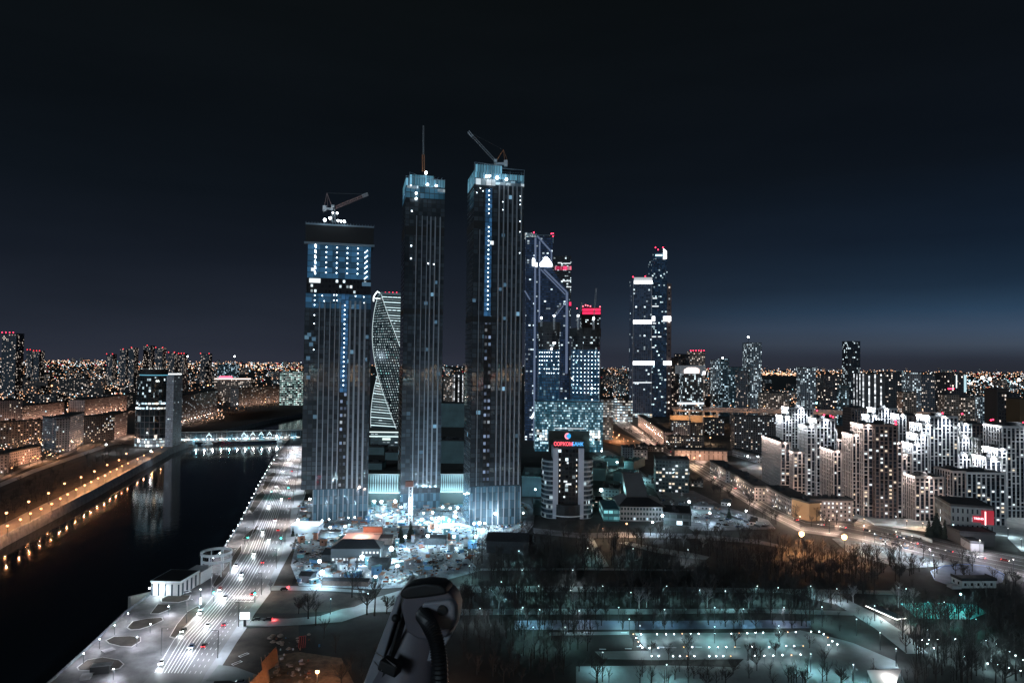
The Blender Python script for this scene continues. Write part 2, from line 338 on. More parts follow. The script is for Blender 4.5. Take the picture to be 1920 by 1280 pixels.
# verge, side roads
sheet('verge_soil', [(410,1245),(441,1204),(462,1180),(475,1178),(560,1172),(560,1250),(545,1285),(470,1290)], SOIL, .05)
sheet('verge_soil', [(474,1150),(505,1108),(560,1108),(640,1112),(700,1120),(690,1140),(560,1150)], SOIL, .05)
sheet('verge_soil', [(508,1098),(530,1058),(545,1040),(560,1008),(575,1010),(560,1060),(545,1100)], SOIL, .05)
sheet('side_road', [(460,1176),(478,1158),(540,1160),(600,1155),(660,1140),(700,1122),(760,1104),(800,1100),(800,1112),(760,1122),(700,1146),(640,1166),(560,1172),(475,1176)], PATHM, .09)
sheet('side_road', [(502,1107),(512,1098),(600,1100),(690,1108),(690,1112),(600,1107)], PATHM, .09)
sheet('footpath', [(600,1155),(640,1142),(700,1132),(780,1138),(780,1146),(700,1148),(640,1158)], PATHM, .10)
sheet('footpath', [(385,1278),(410,1247),(440,1250),(495,1270),(480,1290),(430,1276)], PATHM, .10)
sheet('rubble_yard', [(500,1232),(560,1222),(640,1234),(668,1290),(478,1292)], mat('yard_earth',(.16,.12,.08),.9,var=.6,scale=.3), .06)
# park
for nm,pts in (('park_path',[(840,1100),(1000,1099),(1300,1101),(1600,1106),(1700,1108),(1700,1116),(1600,1113),(1300,1110),(1000,1110),(840,1112)]),
 ('park_path',[(830,1142),(1000,1141),(1200,1142),(1420,1141),(1600,1146),(1600,1154),(1420,1149),(1200,1152),(1000,1152),(830,1154)]),
 ('park_path',[(1100,1010),(1112,1008),(1126,1035),(1142,1062),(1128,1064),(1112,1040)]),
 ('park_path',[(1160,1018),(1175,1016),(1240,1028),(1300,1037),(1330,1044),(1324,1050),(1290,1046),(1230,1036)]),
 ('park_path',[(1030,1186),(1180,1184),(1180,1190),(1030,1192)]),
 ('park_path',[(1450,1108),(1560,1110),(1640,1150),(1700,1190),(1740,1225),(1700,1226),(1640,1178),(1570,1134)]),
 ('park_path',[(900,1066),(1100,1065),(1300,1068),(1300,1071),(1100,1069),(900,1070)]),
 ('park_plaza',[(1442,1191),(1500,1182),(1560,1195),(1600,1206),(1680,1240),(1700,1290),(1420,1290),(1380,1250)]),
 ('park_plaza',[(1115,1222),(1230,1220),(1530,1222),(1530,1238),(1400,1236),(1230,1238),(1130,1236)]),
 ('park_path',[(1080,1250),(1250,1248),(1400,1252),(1440,1262),(1440,1290),(1080,1290)])):
    sheet(nm, pts, PATHM, .08)
sheet('pond_water', [(965,1164),(1100,1163),(1200,1165),(1420,1163),(1520,1165),(1520,1178),(1300,1180),(1200,1181),(965,1181)], mat('pond_ice',(.07,.085,.13),.35,var=.3,scale=.1), .10)
sheet('rink_floor', [(1190,1188),(1510,1186),(1562,1206),(1545,1228),(1230,1230),(1207,1214)], PATHM, .12)
sheet('construction_ground', [(560,940),(620,938),(700,925),(830,922),(900,932),(975,945),(1000,970),(985,1000),(930,1005),(860,1030),(900,1070),(800,1098),(700,1105),(560,1098),(545,1060),(560,1000)], mat('building_site_ground',(.22,.27,.30),.85,var=.7,scale=.08), .05)
sheet('ring_field', [(1745,1070),(1770,1062),(1810,1060),(1855,1064),(1882,1080),(1880,1092),(1850,1100),(1790,1102),(1752,1088)], mat('hard_court',(.07,.09,.14),.6,var=.3,scale=.2), .12)
sheet('sports_court', [(1688,1132),(1740,1130),(1830,1134),(1850,1150),(1820,1162),(1720,1160)], mat('green_court',(.03,.28,.26),.6,var=.4,scale=.15), .12)
sheet('snowy_lawn', [(1560,1010),(1620,1006),(1700,1030),(1800,1058),(1760,1062),(1700,1066),(1640,1052),(1590,1036)], mat('frosty_lawn',(.14,.17,.18),.9,var=.7,scale=.12), .08)
sheet('bright_yard', [(1885,968),(1990,968),(1990,1040),(1915,1034),(1890,1010)], SNOWY, .09)
# the avenue on the right, running away from the lower right edge
AVL=[(2000,1072),(1860,1046),(1760,1022),(1640,1000),(1560,984),(1500,978),(1440,955),(1380,915),(1320,886),(1296,870),(1240,842),(1200,822),(1165,798),(1150,778),(1140,766)]
AVR=[(1152,764),(1168,778),(1185,796),(1222,818),(1262,838),(1318,868),(1345,884),(1410,915),(1470,948),(1520,966),(1600,974),(1720,1000),(1800,1020),(1900,1040),(2000,1058)]
avl=[(2000,1100),(1860,1070),(1760,1050),(1640,1022),(1560,1006),(1500,998),(1440,968),(1380,932),(1320,896),(1290,876),(1240,846),(1196,824),(1160,800),(1143,780),(1134,766)]
sheet('avenue', avl+AVR, mat('avenue_asphalt',(.10,.095,.092),.6,var=.4,scale=.03), .08)
mb=MB()
A_=[P(*p) for p in avl[:-2]]; B_=[P(*p) for p in AVR[::-1][:-2]]
for k,wd in ((.12,.4),(.3,.35),(.5,.6),(.7,.35),(.88,.4)):
    strip(mb,[a.lerp(b,k) for a,b in zip(A_,B_)],wd,.62)
structure('avenue_markings', mb, PAINT)
sheet('park_edge_road', [(1000,1000),(1090,1010),(1160,1008),(1300,1010),(1420,1020),(1480,1030),(1480,1026),(1420,1012),(1300,1001),(1160,998),(1090,1000),(1000,990)], PAVE, .09)
sheet('curved_ramp_road', [(985,1006),(1000,985),(1003,960),(992,946),(975,940),(972,944),(985,952),(990,966),(984,985),(945,1003)], PAVE, .12)
sheet('service_road', [(1140,845),(1175,862),(1210,890),(1270,925),(1330,955),(1330,975),(1260,935),(1195,900),(1150,870),(1100,842)], PATHM, .07)
sheet('car_park', [(1225,915),(1300,920),(1360,950),(1440,975),(1455,992),(1300,996),(1255,965)], PAVE, .05)
sheet('roundabout_yard', [(1380,880),(1440,865),(1470,880),(1470,900),(1400,898)], PAVE, .06)
sheet('courtyard', [(1475,905),(1650,972),(1900,975),(1990,975),(1990,1010),(1760,1000),(1640,985),(1540,960)], SNOWY, .06)
sheet('crossing_road', [(1290,870),(1330,850),(1400,842),(1470,858),(1470,866),(1400,850),(1340,858),(1318,872)], PAVE, .07)
sheet('interchange_road', [(1470,772),(1560,752),(1760,748),(1960,750),(1960,778),(1760,776),(1560,778)], mat('interchange_asphalt',(.2,.17,.15),.7,var=.4,scale=.02), .05)
sheet('rail_yard', [(1125,806),(1150,806),(1200,828),(1210,838),(1160,836),(1128,828)], mat('rail_ballast',(.22,.12,.06),.9,var=.4,scale=.05), .06)
# ============================================================ BUILDERS
def proj(v):
    d=Vector(v)-Vector((0,0,H)); z=d.dot(fwd); return (960+F*d.dot(RT)/z, 640-F*d.dot(UP)/z)
def solve_w(A, pxB, yaw):
    lo,hi=.5,1500
    for _ in range(40):
        m=(lo+hi)/2
        if proj(A+Vector((math.cos(yaw),math.sin(yaw),0))*m)[0] < pxB: lo=m
        else: hi=m
    return lo
class B:
    """a building: root Empty at its front left ground corner, x along the front, y inwards"""
    def __init__(s, name, label, cat, A, B=None, xr=None, yaw=None, group=None):
        s.A=P(*A); s.pa=A
        if B is not None:
            b=P(*B); s.yaw=math.atan2(b.y-s.A.y,b.x-s.A.x); s.w=math.hypot(b.x-s.A.x,b.y-s.A.y)
        else: s.yaw=math.radians(yaw or 0); s.w=solve_w(s.A,xr,s.yaw)
        s.r=empty(name, s.A, s.yaw, label, cat, group)
    def z(s, py, px=None): return ZT(px or s.pa[0], py, s.A.y)
    def add(s, name, mb, m, label=None):
        o=mb.build(name, m, s.r)
        if label: o['label']=label
        return o
    def world(s, x, y, z):
        c,q=math.cos(s.yaw),math.sin(s.yaw); return Vector((s.A.x+x*c-y*q, s.A.y+x*q+y*c, z))
_b=MB().box(-.5,.5,-.5,.5,-.5,.5,bottom=True)
UNIT={}
def unit(m):
    if m.name not in UNIT: UNIT[m.name]=_b.mesh('unit_block', m)
    return UNIT[m.name]
_k=MB().ball((0,0,0),1,8,5)
BALL={}
def bulb(m):
    if m.name not in BALL: BALL[m.name]=_k.mesh('bulb', m)
    return BALL[m.name]
def slab(b, z, d, x0=0, x1=None, y0=0, over=.4, par=1.0):
    x1 = b.w if x1 is None else x1
    m=MB().box(x0-over,x1+over,y0-over,y0+d+over,z,z+.6)
    m.box(x0-over,x1+over,y0-over,y0-over+.35,z+.6,z+.6+par); m.box(x0-over,x0-over+.35,y0-over+.36,y0+d+over,z+.6,z+.6+par); m.box(x1+over-.35,x1+over,y0-over+.36,y0+d+over,z+.6,z+.6+par)
    return m
def rooms(b, cw, ch, ww, wh, z1, n, mats=(WINW,WINY), face='front', d=10, x0=0, x1=None, z0=0, rng=None, part='lit_window'):
    """individual lit windows in the facade grid"""
    rng=rng or random; x1 = b.w if x1 is None else x1
    L = (x1-x0) if face=='front' else d
    nc=int(L//cw); r0=int(math.ceil(z0/ch)); nr=int(z1//ch); cells=[(i,j) for i in range(nc) for j in range(r0,nr)]
    rng.shuffle(cells); out=[]
    for i,j in cells[:n]:
        u=(i+.5)*cw; v=(j+.5)*ch
        if v+wh*ch/2>z1: continue
        m=rng.choice(mats)
        if face=='front': loc=(x0+u,-.04,v); sc=(cw*ww,.16,ch*wh)
        elif face=='right': loc=(x1+.04,u,v); sc=(.16,cw*ww,ch*wh)
        else: loc=(x0-.04,d-u,v); sc=(.16,cw*ww,ch*wh)
        out.append(inst(part, unit(m), b.r, loc, (0,0,0), sc))
    return out
def simple(name, label, cat, A, B_=None, xr=None, yaw=None, ytop=None, d=14, m=None, group=None, lit=0, win=None, mats=(WINW,WINY), side=None, h=None, roof=True, boxes=0, rm=None, wash=0, wc=(1,.62,.45)):
    b=B(name,label,cat,A,B_,xr,yaw,group); z=h if h else b.z(ytop); b.h=z; b.d=d
    b.add('wall', MB().box(0,b.w,0,d,0,z,top=False), m)
    if roof:
        r=slab(b,z,d)
        for i in range(boxes):
            x=random.uniform(.1,.8)*b.w; y=random.uniform(.15,.5)*d; r.box(x,x+random.uniform(2,5),y,y+random.uniform(2,4),z+.6,z+random.uniform(2.5,4))
        b.add('roof', r, rm or ROOF)
    if wash:
        n_=max(1,int(b.w/22))
        for i in range(n_): plight(((i+.5)*b.w/n_,-11,5),wash,wc,.4,b.r)  # lights without a body, added to brighten the front wall
    if lit and win:
        cw,ch,ww,wh=win; rooms(b,cw,ch,ww,wh,z,lit,mats,'front',d)
        if side: rooms(b,cw,ch,ww,wh,z,max(2,lit//3),mats,side,d)
    return b
def flood(pos, r=.5, power=0, col=(.75,.9,1), m=None, label=None, off=(0,0,-1.2), base=None, name='floodlight', h=None, group=None):
    """lamp on a post: empty > pole, lamp_head, bulb"""
    x,y,z=pos
    e=empty(name,(x,y,base if base is not None else 0),0,label,'lamp',group)
    zz=z-(base if base is not None else 0)
    inst_pole=inst('pole', unit(STEEL), e, (0,0,zz/2), (0,0,0), (.28,.28,zz))
    inst('lamp_head', unit(STEEL), e, (0,0,zz+r+.12), (0,0,0), (r*2.2,r*1.6,.22))
    inst('bulb', bulb(m or WL), e, (0,0,zz), (0,0,0), (r,r,r))
    if power: plight((off[0],off[1],zz-r-.5), power, col, .25, e)
    return e
# ============================================================ CAPITAL TOWERS (three dark towers in front)
TG = facade('dark_curtain_wall', (.003,.007,.010), (.052,.062,.073), cw=3.9, ch=3.75, ww=.86, wh=.84, lit=.006, es=.35, pal=[(0,(.35,.7,1)),(.6,(.8,.95,1)),(.85,(1,.8,.5))], wr=.5, gr=.05, tilt=.007, wallvar=.1)
TGB = facade('blue_lit_floors', (.004,.010,.018), (.02,.05,.09), cw=4.9, ch=4.6, ww=.97, wh=.9, lit=0, es=0, wr=.6, gr=.3, glow=(.03,.11,.21), gs=.5, tilt=.01)
TGS = facade('podium_glass', (.03,.05,.06), (.06,.10,.13), cw=2.6, ch=6.5, ww=.9, wh=.95, lit=0, es=0, wr=.4, gr=.08, tilt=.05, glow=(.05,.12,.17), gs=.25)
SHAFT = facade('hoist_shaft_blue', (.01,.02,.035), (.02,.05,.1), cw=3.2, ch=3.75, ww=.9, wh=.88, lit=0, glow=(.04,.15,.32), gs=.5, wr=.5, gr=.3)
CHAN = facade('service_shaft', (.004,.005,.007), (.01,.012,.018), cw=3.0, ch=5.6, ww=.62, wh=.42, lit=.75, es=.35, pal=[(0,(.45,.6,.9)),(.4,(.8,.9,1)),(.7,(.3,.45,.7)),(.9,(1,.8,.6))], wr=.7, gr=.3)
FIN = mat('aluminium_fin', (.25,.27,.30), .5, .0)
CROWNG = facade('crown_glass', (.02,.05,.07), (.04,.09,.13), cw=2.2, ch=9, ww=.8, wh=.96, lit=.3, es=.35, pal=[(0,(.3,.7,1)),(.5,(.6,.9,1))], wr=.4, gr=.15, glow=(.12,.34,.46), gs=.55)
BANDL = facade('lit_plant_floor', (.10,.14,.17), (.3,.36,.4), cw=4.2, ch=6, ww=.94, wh=.92, lit=.8, es=.42, pal=[(0,(.8,.93,1)),(.4,(.5,.75,.9)),(.7,(.95,.97,1))], wr=.5, gr=.4)
YAW=13
def fins(b, xs, z0, z1, wd, dp=.9):
    for x in xs: b.add('fin', MB().box(x-wd/2,x+wd/2,-dp,-.02,z0,z1,bottom=True), FIN)
def wlights(b, pts, r=.42, m=None, part='work_light'):
    for x,y,z in pts: inst(part, bulb(m or WL), b.r, (x,y,z), (0,0,0), (r,r,r))
# --- tower with the black hoarding (left)
b=B('skyscraper','dark unfinished tower with black hoarding round its top floors, leftmost of the three','skyscraper',(563,978),xr=689,yaw=YAW); W1=b.w; D1=34; X=lambda px:(px-570)/126*W1
z=b.z
b.add('shaft', MB().box(0,W1,0,D1,z(918),z(577),bottom=True), TG)
b.add('podium', MB().box(W1*.18,W1,1.2,D1,0,z(918),top=False), TGS)
fins(b,[W1*.18+i*W1*.82/11 for i in range(12)],0,z(919),.7,.2)
b.add('blue_floors', MB().box(.4,W1-.4,.4,D1,z(577),z(549),top=False), TGB)
b.add('mess_floors', MB().box(.8,W1-.8,.8,D1,z(549),z(520)), facade('unclad_floors',(.012,.013,.016),(.02,.02,.025),cw=2.8,ch=4.2,ww=.6,wh=.5,lit=.26,es=1.3,pal=COOL,wr=.9))
b.add('blue_floors', MB().box(1.2,W1-1.2,1.2,D1,z(520),z(455)), TGB)
b.add('hoarding', MB().box(-.6,W1+.8,-1.4,D1+1,z(453),z(421),bottom=True), DARK, 'black hoarding screen round the top')
b.add('top_rail', MB().box(-.6,W1+.8,-1.4,-1.2,z(421),z(418)), mat('scaffold',(.2,.27,.33),.6))
m=MB()
for i in range(24):
    x=-.6+i*(W1+1.3)/23; m.box(x,x+.25,-1.35,-1.1,z(421),z(415.5))
m.box(-1.6,W1+1.6,-2.2,-.6,z(457),z(453.3),bottom=True)
b.add('safety_railing', m, mat('scaffold',(.2,.27,.33),.6))
wlights(b,[(X(px),-.1+.9,z(py)) for px in (608,628,648,668) for py in (461,470.5,480,490,499.5,509)],.5)
for py in (460,470,480,490,500,510): b.add('strip_light', MB().tube((X(588),.6,z(py+3)),(X(587),.6,z(py-3)),.5,n=6), WL)
wlights(b,[(X(684+q*2.2),.8,z(py-q*2)) for py in (466,476,486,496,506,516) for q in (-1,0,1)],.4)
wlights(b,[(X(px),-.1,z(py)) for px,py in ((588,553),(588,562),(588,571),(602,553),(606,563),(624,551),(629,551),(624,561),(630,561),(665,552),(681,553),(682,564),(588,590),(588,606),(588,655),(645,552),(645,562))],.42)
b.add('lit_floor', MB().box(X(577),X(598),-.1,1.2,z(529),z(521),bottom=True), WINW)
b.add('lit_floor', MB().box(X(580),X(587),.9,1.4,z(507),z(501),bottom=True), WINW)
b.add('lit_floor', MB().box(X(677),X(694),-.1,1.2,z(532),z(525),bottom=True), WINB)
fins(b,[X(p) for p in (597.5,607.5,617.6,627,636)],z(917),z(563),.75); fins(b,[X(p) for p in (655.5,665,674.5,684)],z(917),z(561),1.5)
b.add('hoist_shaft', MB().box(X(638),X(652),-.5,-.05,z(735),z(549),bottom=True), SHAFT)
wlights(b,[(X(645),-.75,z(570+i*8.9)) for i in range(18)],.48)
b.add('service_shaft', MB().box(X(638.5),X(652),-.45,-.05,z(917),z(736),bottom=True), CHAN)
for px,py in ((579,627),(588,635),(583,645),(578,671),(688,629),(662,572),(686,672),(579,707)): inst('lit_window', unit(WINB), b.r, (X(px),-.06,z(py)), (0,0,0), (3,.2,3))
T1=b
# --- tall middle tower
b=B('skyscraper','slim dark tower with a tall thin mast on top, middle one of the three','skyscraper',(750,955),xr=825,yaw=YAW); W2=b.w; D2=40; X=lambda px:(px-756)/75*W2; z=b.z
b.add('shaft', MB().box(0,W2,0,D2,z(925),z(370)), TG)
b.add('podium', MB().box(0,W2,1,D2,0,z(925)), TGS)
b.add('lit_floor', MB().box(.2,W2-.2,.2,D2-.3,z(370),z(348)), facade('upper_glass_blue',(.006,.012,.018),(.03,.06,.08),cw=4.2,ch=5,ww=.9,wh=.86,lit=.2,es=.3,pal=[(0,(.3,.65,1)),(.6,(.6,.9,1))],gr=.2,glow=(.04,.15,.25),gs=.35))
b.add('lit_floor', MB().box(X(759),X(780),-.2,.3,z(352),z(347),bottom=True), BANDL)
b.add('lit_floor', MB().box(X(817),X(831),-.2,.3,z(356),z(350),bottom=True), BANDL)
m=MB()
m.box(.2,W2-.2,.3,.7,z(347),z(333)); m.box(.2,.6,.7,D2-1,z(347),z(333)); m.box(W2-.6,W2-.2,.7,D2-1,z(347),z(336)); m.box(W2*.1,W2*.7,.2,D2*.4,z(345),z(326))
b.add('crown_screen', m, CROWNG)
m=MB()
for i in range(14): x=.2+i*(W2-.6)/13; m.box(x,x+.3,0,.25,z(347),z(330)-(i%3)*.6)
for i in range(7): x=W2*.3+i*W2*.1; m.tube((x,.3,z(330)),(x+2,5,z(325)),.22)
m.tube((0,0,z(330)),(W2,0,z(333)),.25); m.tube((W2*.1,0,z(322)),(W2*.1,0,z(346)),.25); m.tube((W2*.1,0,z(322)),(W2*.35,3,z(326)),.22)
b.add('crown_frame', m, mat('scaffold',(.2,.27,.33),.6))
b.add('dark_band', MB().box(-.05,W2+.05,-.06,D2,z(440),z(423),bottom=True), DARK)
b.add('dark_band', MB().box(-.05,W2+.05,-.06,D2,z(588),z(578),bottom=True), DARK)
fins(b,[X(p) for p in (778,788.5,798,805,813.5,823)],z(915),z(403),.7)
fins(b,[X(p) for p in (805,813.5,823)],z(915),z(405),1.1,1.0)
wlights(b,[(X(768.5),-.3,z(395)),(X(768.5),-.3,z(460)),(X(768.5),-.3,z(484)),(X(766),-.3,z(347)),(X(812),-.4,z(493)),(X(801),-.4,z(492))],.6)
for px,py in ((816,527),(798,567),(817,602),(824,700)): inst('lit_window', unit(WINB), b.r, (X(px),-.06,z(py)), (0,0,0), (3,.2,3))
T2=b
# --- right front tower
b=B('skyscraper','dark tower with an orange luffing crane above its ragged glass crown, right of the three','skyscraper',(880,987),xr=975,yaw=YAW); W3=b.w; D3=33; X=lambda px:(px-885)/98*W3; z=b.z
b.add('shaft', MB().box(0,W3,0,D3,z(912),z(345)), TG)
b.add('podium', MB().box(0,W3,1,D3,0,z(912)), TGS)
fins(b,[i*W3/9 for i in range(10)],0,z(914),.7,.2)
b.add('lit_floor', MB().box(.1,W3-.1,.1,D3,z(345),z(334)), facade('upper_glass_blue2',(.006,.012,.018),(.03,.06,.08),cw=4.2,ch=5,ww=.9,wh=.86,lit=.5,es=.35,pal=[(0,(.45,.7,.85)),(.6,(.6,.8,.9))],gr=.2,glow=(.04,.14,.24),gs=.3))
b.add('lit_floor', MB().box(X(888),X(926),-.15,.3,z(346),z(334),bottom=True), BANDL)
b.add('lit_floor', MB().box(X(926),X(983),-.15,.3,z(344),z(338.5),bottom=True), BANDL)
m=MB(); m.box(.1,W3-.1,.2,.6,z(333),z(322)); m.box(0.1,.6,.6,D3,z(345),z(318)); m.box(W3*.02,W3*.55,.6,1.0,z(322),z(307)); m.box(W3-.5,W3-.1,.6,D3,z(334),z(322))
b.add('crown_screen', m, CROWNG)
m=MB()
for i in range(22): x=.1+i*(W3-.5)/21; m.box(x,x+.28,-.1,.15,z(334),z(321)+(2 if i%5==0 else 0))
for i in range(12): x=W3*.02+i*W3*.045; m.box(x,x+.22,.3,.55,z(322),z(305.5))
for i in range(9): x=W3*.56+i*W3*.05; m.tube((x,.2,z(312)),(x+3,6,z(308)),.22); m.tube((x,.2,z(318)),(x+2.5,5,z(315)),.15)
m.tube((0,0,z(304)),(W3*.55,0,z(307)),.25); m.tube((W3*.55,0,z(311)),(W3,0,z(312)),.2); m.tube((0,0,z(334)),(0,0,z(304)),.25); m.tube((W3,0,z(334)),(W3,0,z(312)),.2)
b.add('crown_frame', m, mat('scaffold',(.2,.27,.33),.6))
b.add('dark_band', MB().box(-.05,W3+.05,-.06,D3,z(428),z(414),bottom=True), DARK)
b.add('dark_band', MB().box(-.05,W3+.05,-.06,D3,z(603),z(592),bottom=True), DARK)
fins(b,[X(p) for p in (934,943,951.5,960.5,969,978)],z(910),z(343),1.0)
fins(b,[X(p) for p in (897,)],z(910),z(430),.5)
b.add('hoist_shaft', MB().box(X(907),X(920),-.5,-.05,z(592),z(352),bottom=True), SHAFT)
b.add('service_shaft', MB().box(X(908),X(921),-.45,-.05,z(905),z(604),bottom=True), CHAN)
wlights(b,[(X(914),-.75,z(356+i*8.55)) for i in range(27) if i not in (6,7)],.48)
wlights(b,[(X(p),-.4,z(q)) for p,q in ((897,352),(902,357),(878+12,361),(975.5,362),(975.5,370),(975.5,378),(975.5,410),(975.5,430),(941,375),(941,390),(975.5,470))],.35)
b.add('lit_floor', MB().box(X(917),X(924),-.6,0,z(457),z(450),bottom=True), WINW)
for px,py in ((888,563),(943,438),(948,532),(938,540),(946,531),(947,595)): inst('lit_window', unit(WINB), b.r, (X(px),-.06,z(py)), (0,0,0), (2.6,.2,2.6))
T3=b
# crown floodlights with real lamps
for (bb,px,py,X0,WW,r,pw) in ((T1,604,411,570,W1/126,1.3,9000),(T1,614,407,570,W1/126,1.2,9000),(T1,629,411,570,W1/126,.9,0),(T1,635,412,570,W1/126,.8,0),(T1,641,412,570,W1/126,1.1,9000),(T1,619,397,570,W1/126,.7,0),(T1,627,397,570,W1/126,.8,4000),
   (T2,794,322,756,W2/75,1.3,12000),(T2,797,344,756,W2/75,1.1,8000),(T2,814,345,756,W2/75,1.0,8000),(T2,776,362,756,W2/75,1.0,5000),(T2,776,372,756,W2/75,.9,0),
   (T3,908,330,885,W3/98,1.0,6000),(T3,914,329,885,W3/98,.9,0),(T3,929,331,885,W3/98,1.3,12000),(T3,947,333,885,W3/98,1.1,9000)):
    pos=bb.world((px-X0)*WW,-2.2 if (bb,py) in ((T2,362),(T2,372)) else -1.6,bb.z(py))
    e=empty('floodlight',(pos.x,pos.y,pos.z-3),bb.yaw,'white work floodlight on the %s crown near the %s'%({id(T1):'left hoarded tower',id(T2):'middle masted tower',id(T3):'right cracked-glass tower'}[id(bb)].replace('cracked-glass','craned'), 'crane' if bb is not T2 else 'mast'),'lamp','floodlights on the tower tops')
    inst('bracket', unit(STEEL), e, (0,.6,1.5),(0,0,0),(.3,.3,3)); inst('bulb', bulb(LAMPW), e, (0,0,3),(0,0,0),(r*.95,)*3)
    if pw: plight((0,-r*.95-3.5,3.5), pw/70, (.7,.88,1), .4, e)
# --- luffing cranes
def lattice(m, a, b_, s, n, r=.16, up=Vector((0,0,1))):
    a=Vector(a); b_=Vector(b_); d=(b_-a).normalized(); x=d.cross(Vector((0,1,0))).normalized()*s/2; y=Vector((0,1,0))*s/2
    for sx,sy in ((1,1),(1,-1),(-1,1),(-1,-1)): m.tube(a+x*sx+y*sy, b_+x*sx+y*sy, r, n=4)
    for i in range(n):
        p=a.lerp(b_,i/n); q=a.lerp(b_,(i+1)/n); sg = 1 if i%2 else -1
        m.tube(p+x*sg-y, q-x*sg-y, r*.7, n=3); m.tube(p-x*sg+y, q+x*sg+y, r*.7, n=3); m.tube(p+x-y*sg, q+x+y*sg, r*.7,n=3)
def crane(label, Y, foot, slew, tip, apex, tail, sz=2.2, mats=None, lights=True):
    f=DY(*foot,Y); e=empty('luffing_crane', f, 0, label, 'crane', 'luffing cranes on the towers')
    L=lambda p: DY(*p,Y)-f
    m=MB(); lattice(m,(0,0,0),L(slew),sz,max(3,int(L(slew).z/3)),.2); o=m.build('mast', mats[0], e)
    m=MB(); lattice(m,L(slew)+Vector((1,0,.5)),L(tip),sz*.75,26,.17); m.build('jib', mats[1], e)
    a=L(slew); tp=L(tip); dd=(tp-a)
    m=MB(); lattice(m,a+dd*.84,tp,sz*.8,6,.24); m.build('jib_tip', mats[0], e)
    m=MB(); ap=L(apex); m.tube(a+Vector((-.5,-1,0)),ap,.28); m.tube(a+Vector((-.5,1,0)),ap,.28); m.tube(L(tail),ap,.2)
    for i in range(5):
        q=a.lerp(ap,i/5); m.tube(q+Vector((0,-1+i/5,0)),q+Vector((0,1-i/5,0)),.12)
    m.tube(L(tail)+Vector((3,0,0)),ap,.15); m.build('a_frame', mats[2], e)
    m=MB(); m.tube(ap,tp,.09); m.tube(ap+Vector((0,.5,0)),tp+Vector((0,.5,0)),.09); m.build('pendant_rope', STEEL, e)
    t_=L(tail); m=MB(); x0,x1=sorted((t_.x,a.x)); m.box(x0,x1,-1.3,1.3,a.z-1.2,a.z+.3,bottom=True); m.box(t_.x-1,t_.x+2,-1.5,1.5,a.z-2.4,a.z+2.2,bottom=True); m.build('counter_deck', mats[0], e)
    m=MB(); m.box(a.x-1.2,a.x+1.4,-2.6,-.9,a.z+.2,a.z+2.6,bottom=True); m.build('cab', mats[0], e)
    return e
CRW=mat('crane_white',(.55,.58,.62),.5); CRP=mat('crane_pinkish_red',(.34,.20,.19),.5); CRO=mat('crane_orange',(.45,.17,.07),.5); CRG=mat('crane_grey',(.28,.29,.31),.5)
crane('pale pink luffing crane with its jib raised to the right above the black hoarding', 572, (626,418),(625,391),(690,364),(613,362),(608,388), 2.4, (CRW,CRP,CRP))
crane('grey luffing crane with its long jib raised steeply to the left', 552, (930,330),(929,306),(878,247),(944,281),(947,308), 2.0, (CRW,CRG,CRO))
# thin mast of the middle tower crane seen end on
f=DY(794,322,612); e=empty('luffing_crane', f, 0, 'crane seen end on as one thin upright mast above the middle tower', 'crane', 'luffing cranes on the towers')
m=MB(); lattice(m,(0,0,0),(-.4,0,DY(793,290,612).z-f.z),1.9,10,.2); m.build('mast', CRO, e)
m=MB(); lattice(m,(-.4,0,DY(793,290,612).z-f.z),(-.7,0,DY(792,236,612).z-f.z),.9,16,.13); m.build('jib', CRG, e)
# ribbed podium halls between the towers
RIB=mat('white_fibre_panel',(.36,.46,.48),.5)
def ribhall(label, xl, xr, base, ytop, ybot):
    b=B('podium_hall',label,'building',(xl,base),xr=xr,yaw=0); z=b.z; w=b.w
    b.add('wall', MB().box(0,w,0,18,0,z(ytop)), mat('hall_wall',(.05,.07,.075),.6))
    n=15
    for row in range(2):
        z0=z(ybot)+(z(ytop)-z(ybot))*row/2; z1=z(ybot)+(z(ytop)-z(ybot))*(row+1)/2-.2; m=MB()
        for i in range(n):
            x=i*w/n; q=w/n; t0,t1=((.44,.10),(.10,.44))[row]
            m.v += [(x+q*(.5-t0),-.9,z0),(x+q*(.5+t0),-.9,z0),(x+q*(.5+t1),-.9,z1),(x+q*(.5-t1),-.9,z1)]; k=len(m.v)-4; m.f.append((k,k+1,k+2,k+3)); m.uv += [(0,0)]*4; m.m.append(0)
            m.tri((x+q*(.5-t0),-.9,z0),(x+q*(.5-t1),-.9,z1),(x+q*.5,-.1,(z0+z1)/2)); m.tri((x+q*(.5+t1),-.9,z1),(x+q*(.5+t0),-.9,z0),(x+q*.5,-.1,(z0+z1)/2))
        b.add('rib_panels', m, RIB)
    b.add('canopy', MB().box(-1,w+1,-3,0,z(ybot)-.8,z(ybot),bottom=True), WHITE)
    b.add('canopy', MB().box(-1,w+1,-3,0,z(ytop),z(ytop)+.6,bottom=True), WHITE)
    for i in range(5): plight((w*(i+.5)/5,-9,z(ybot)-1.5), 800, (.55,.95,1), .4, b.r)
    return b
ribhall('pale hall with two rows of tapering ribs between the left and middle towers',688,756,946,888,921)
ribhall('pale hall with two rows of tapering ribs between the middle and right towers',822,876,946,888,919)
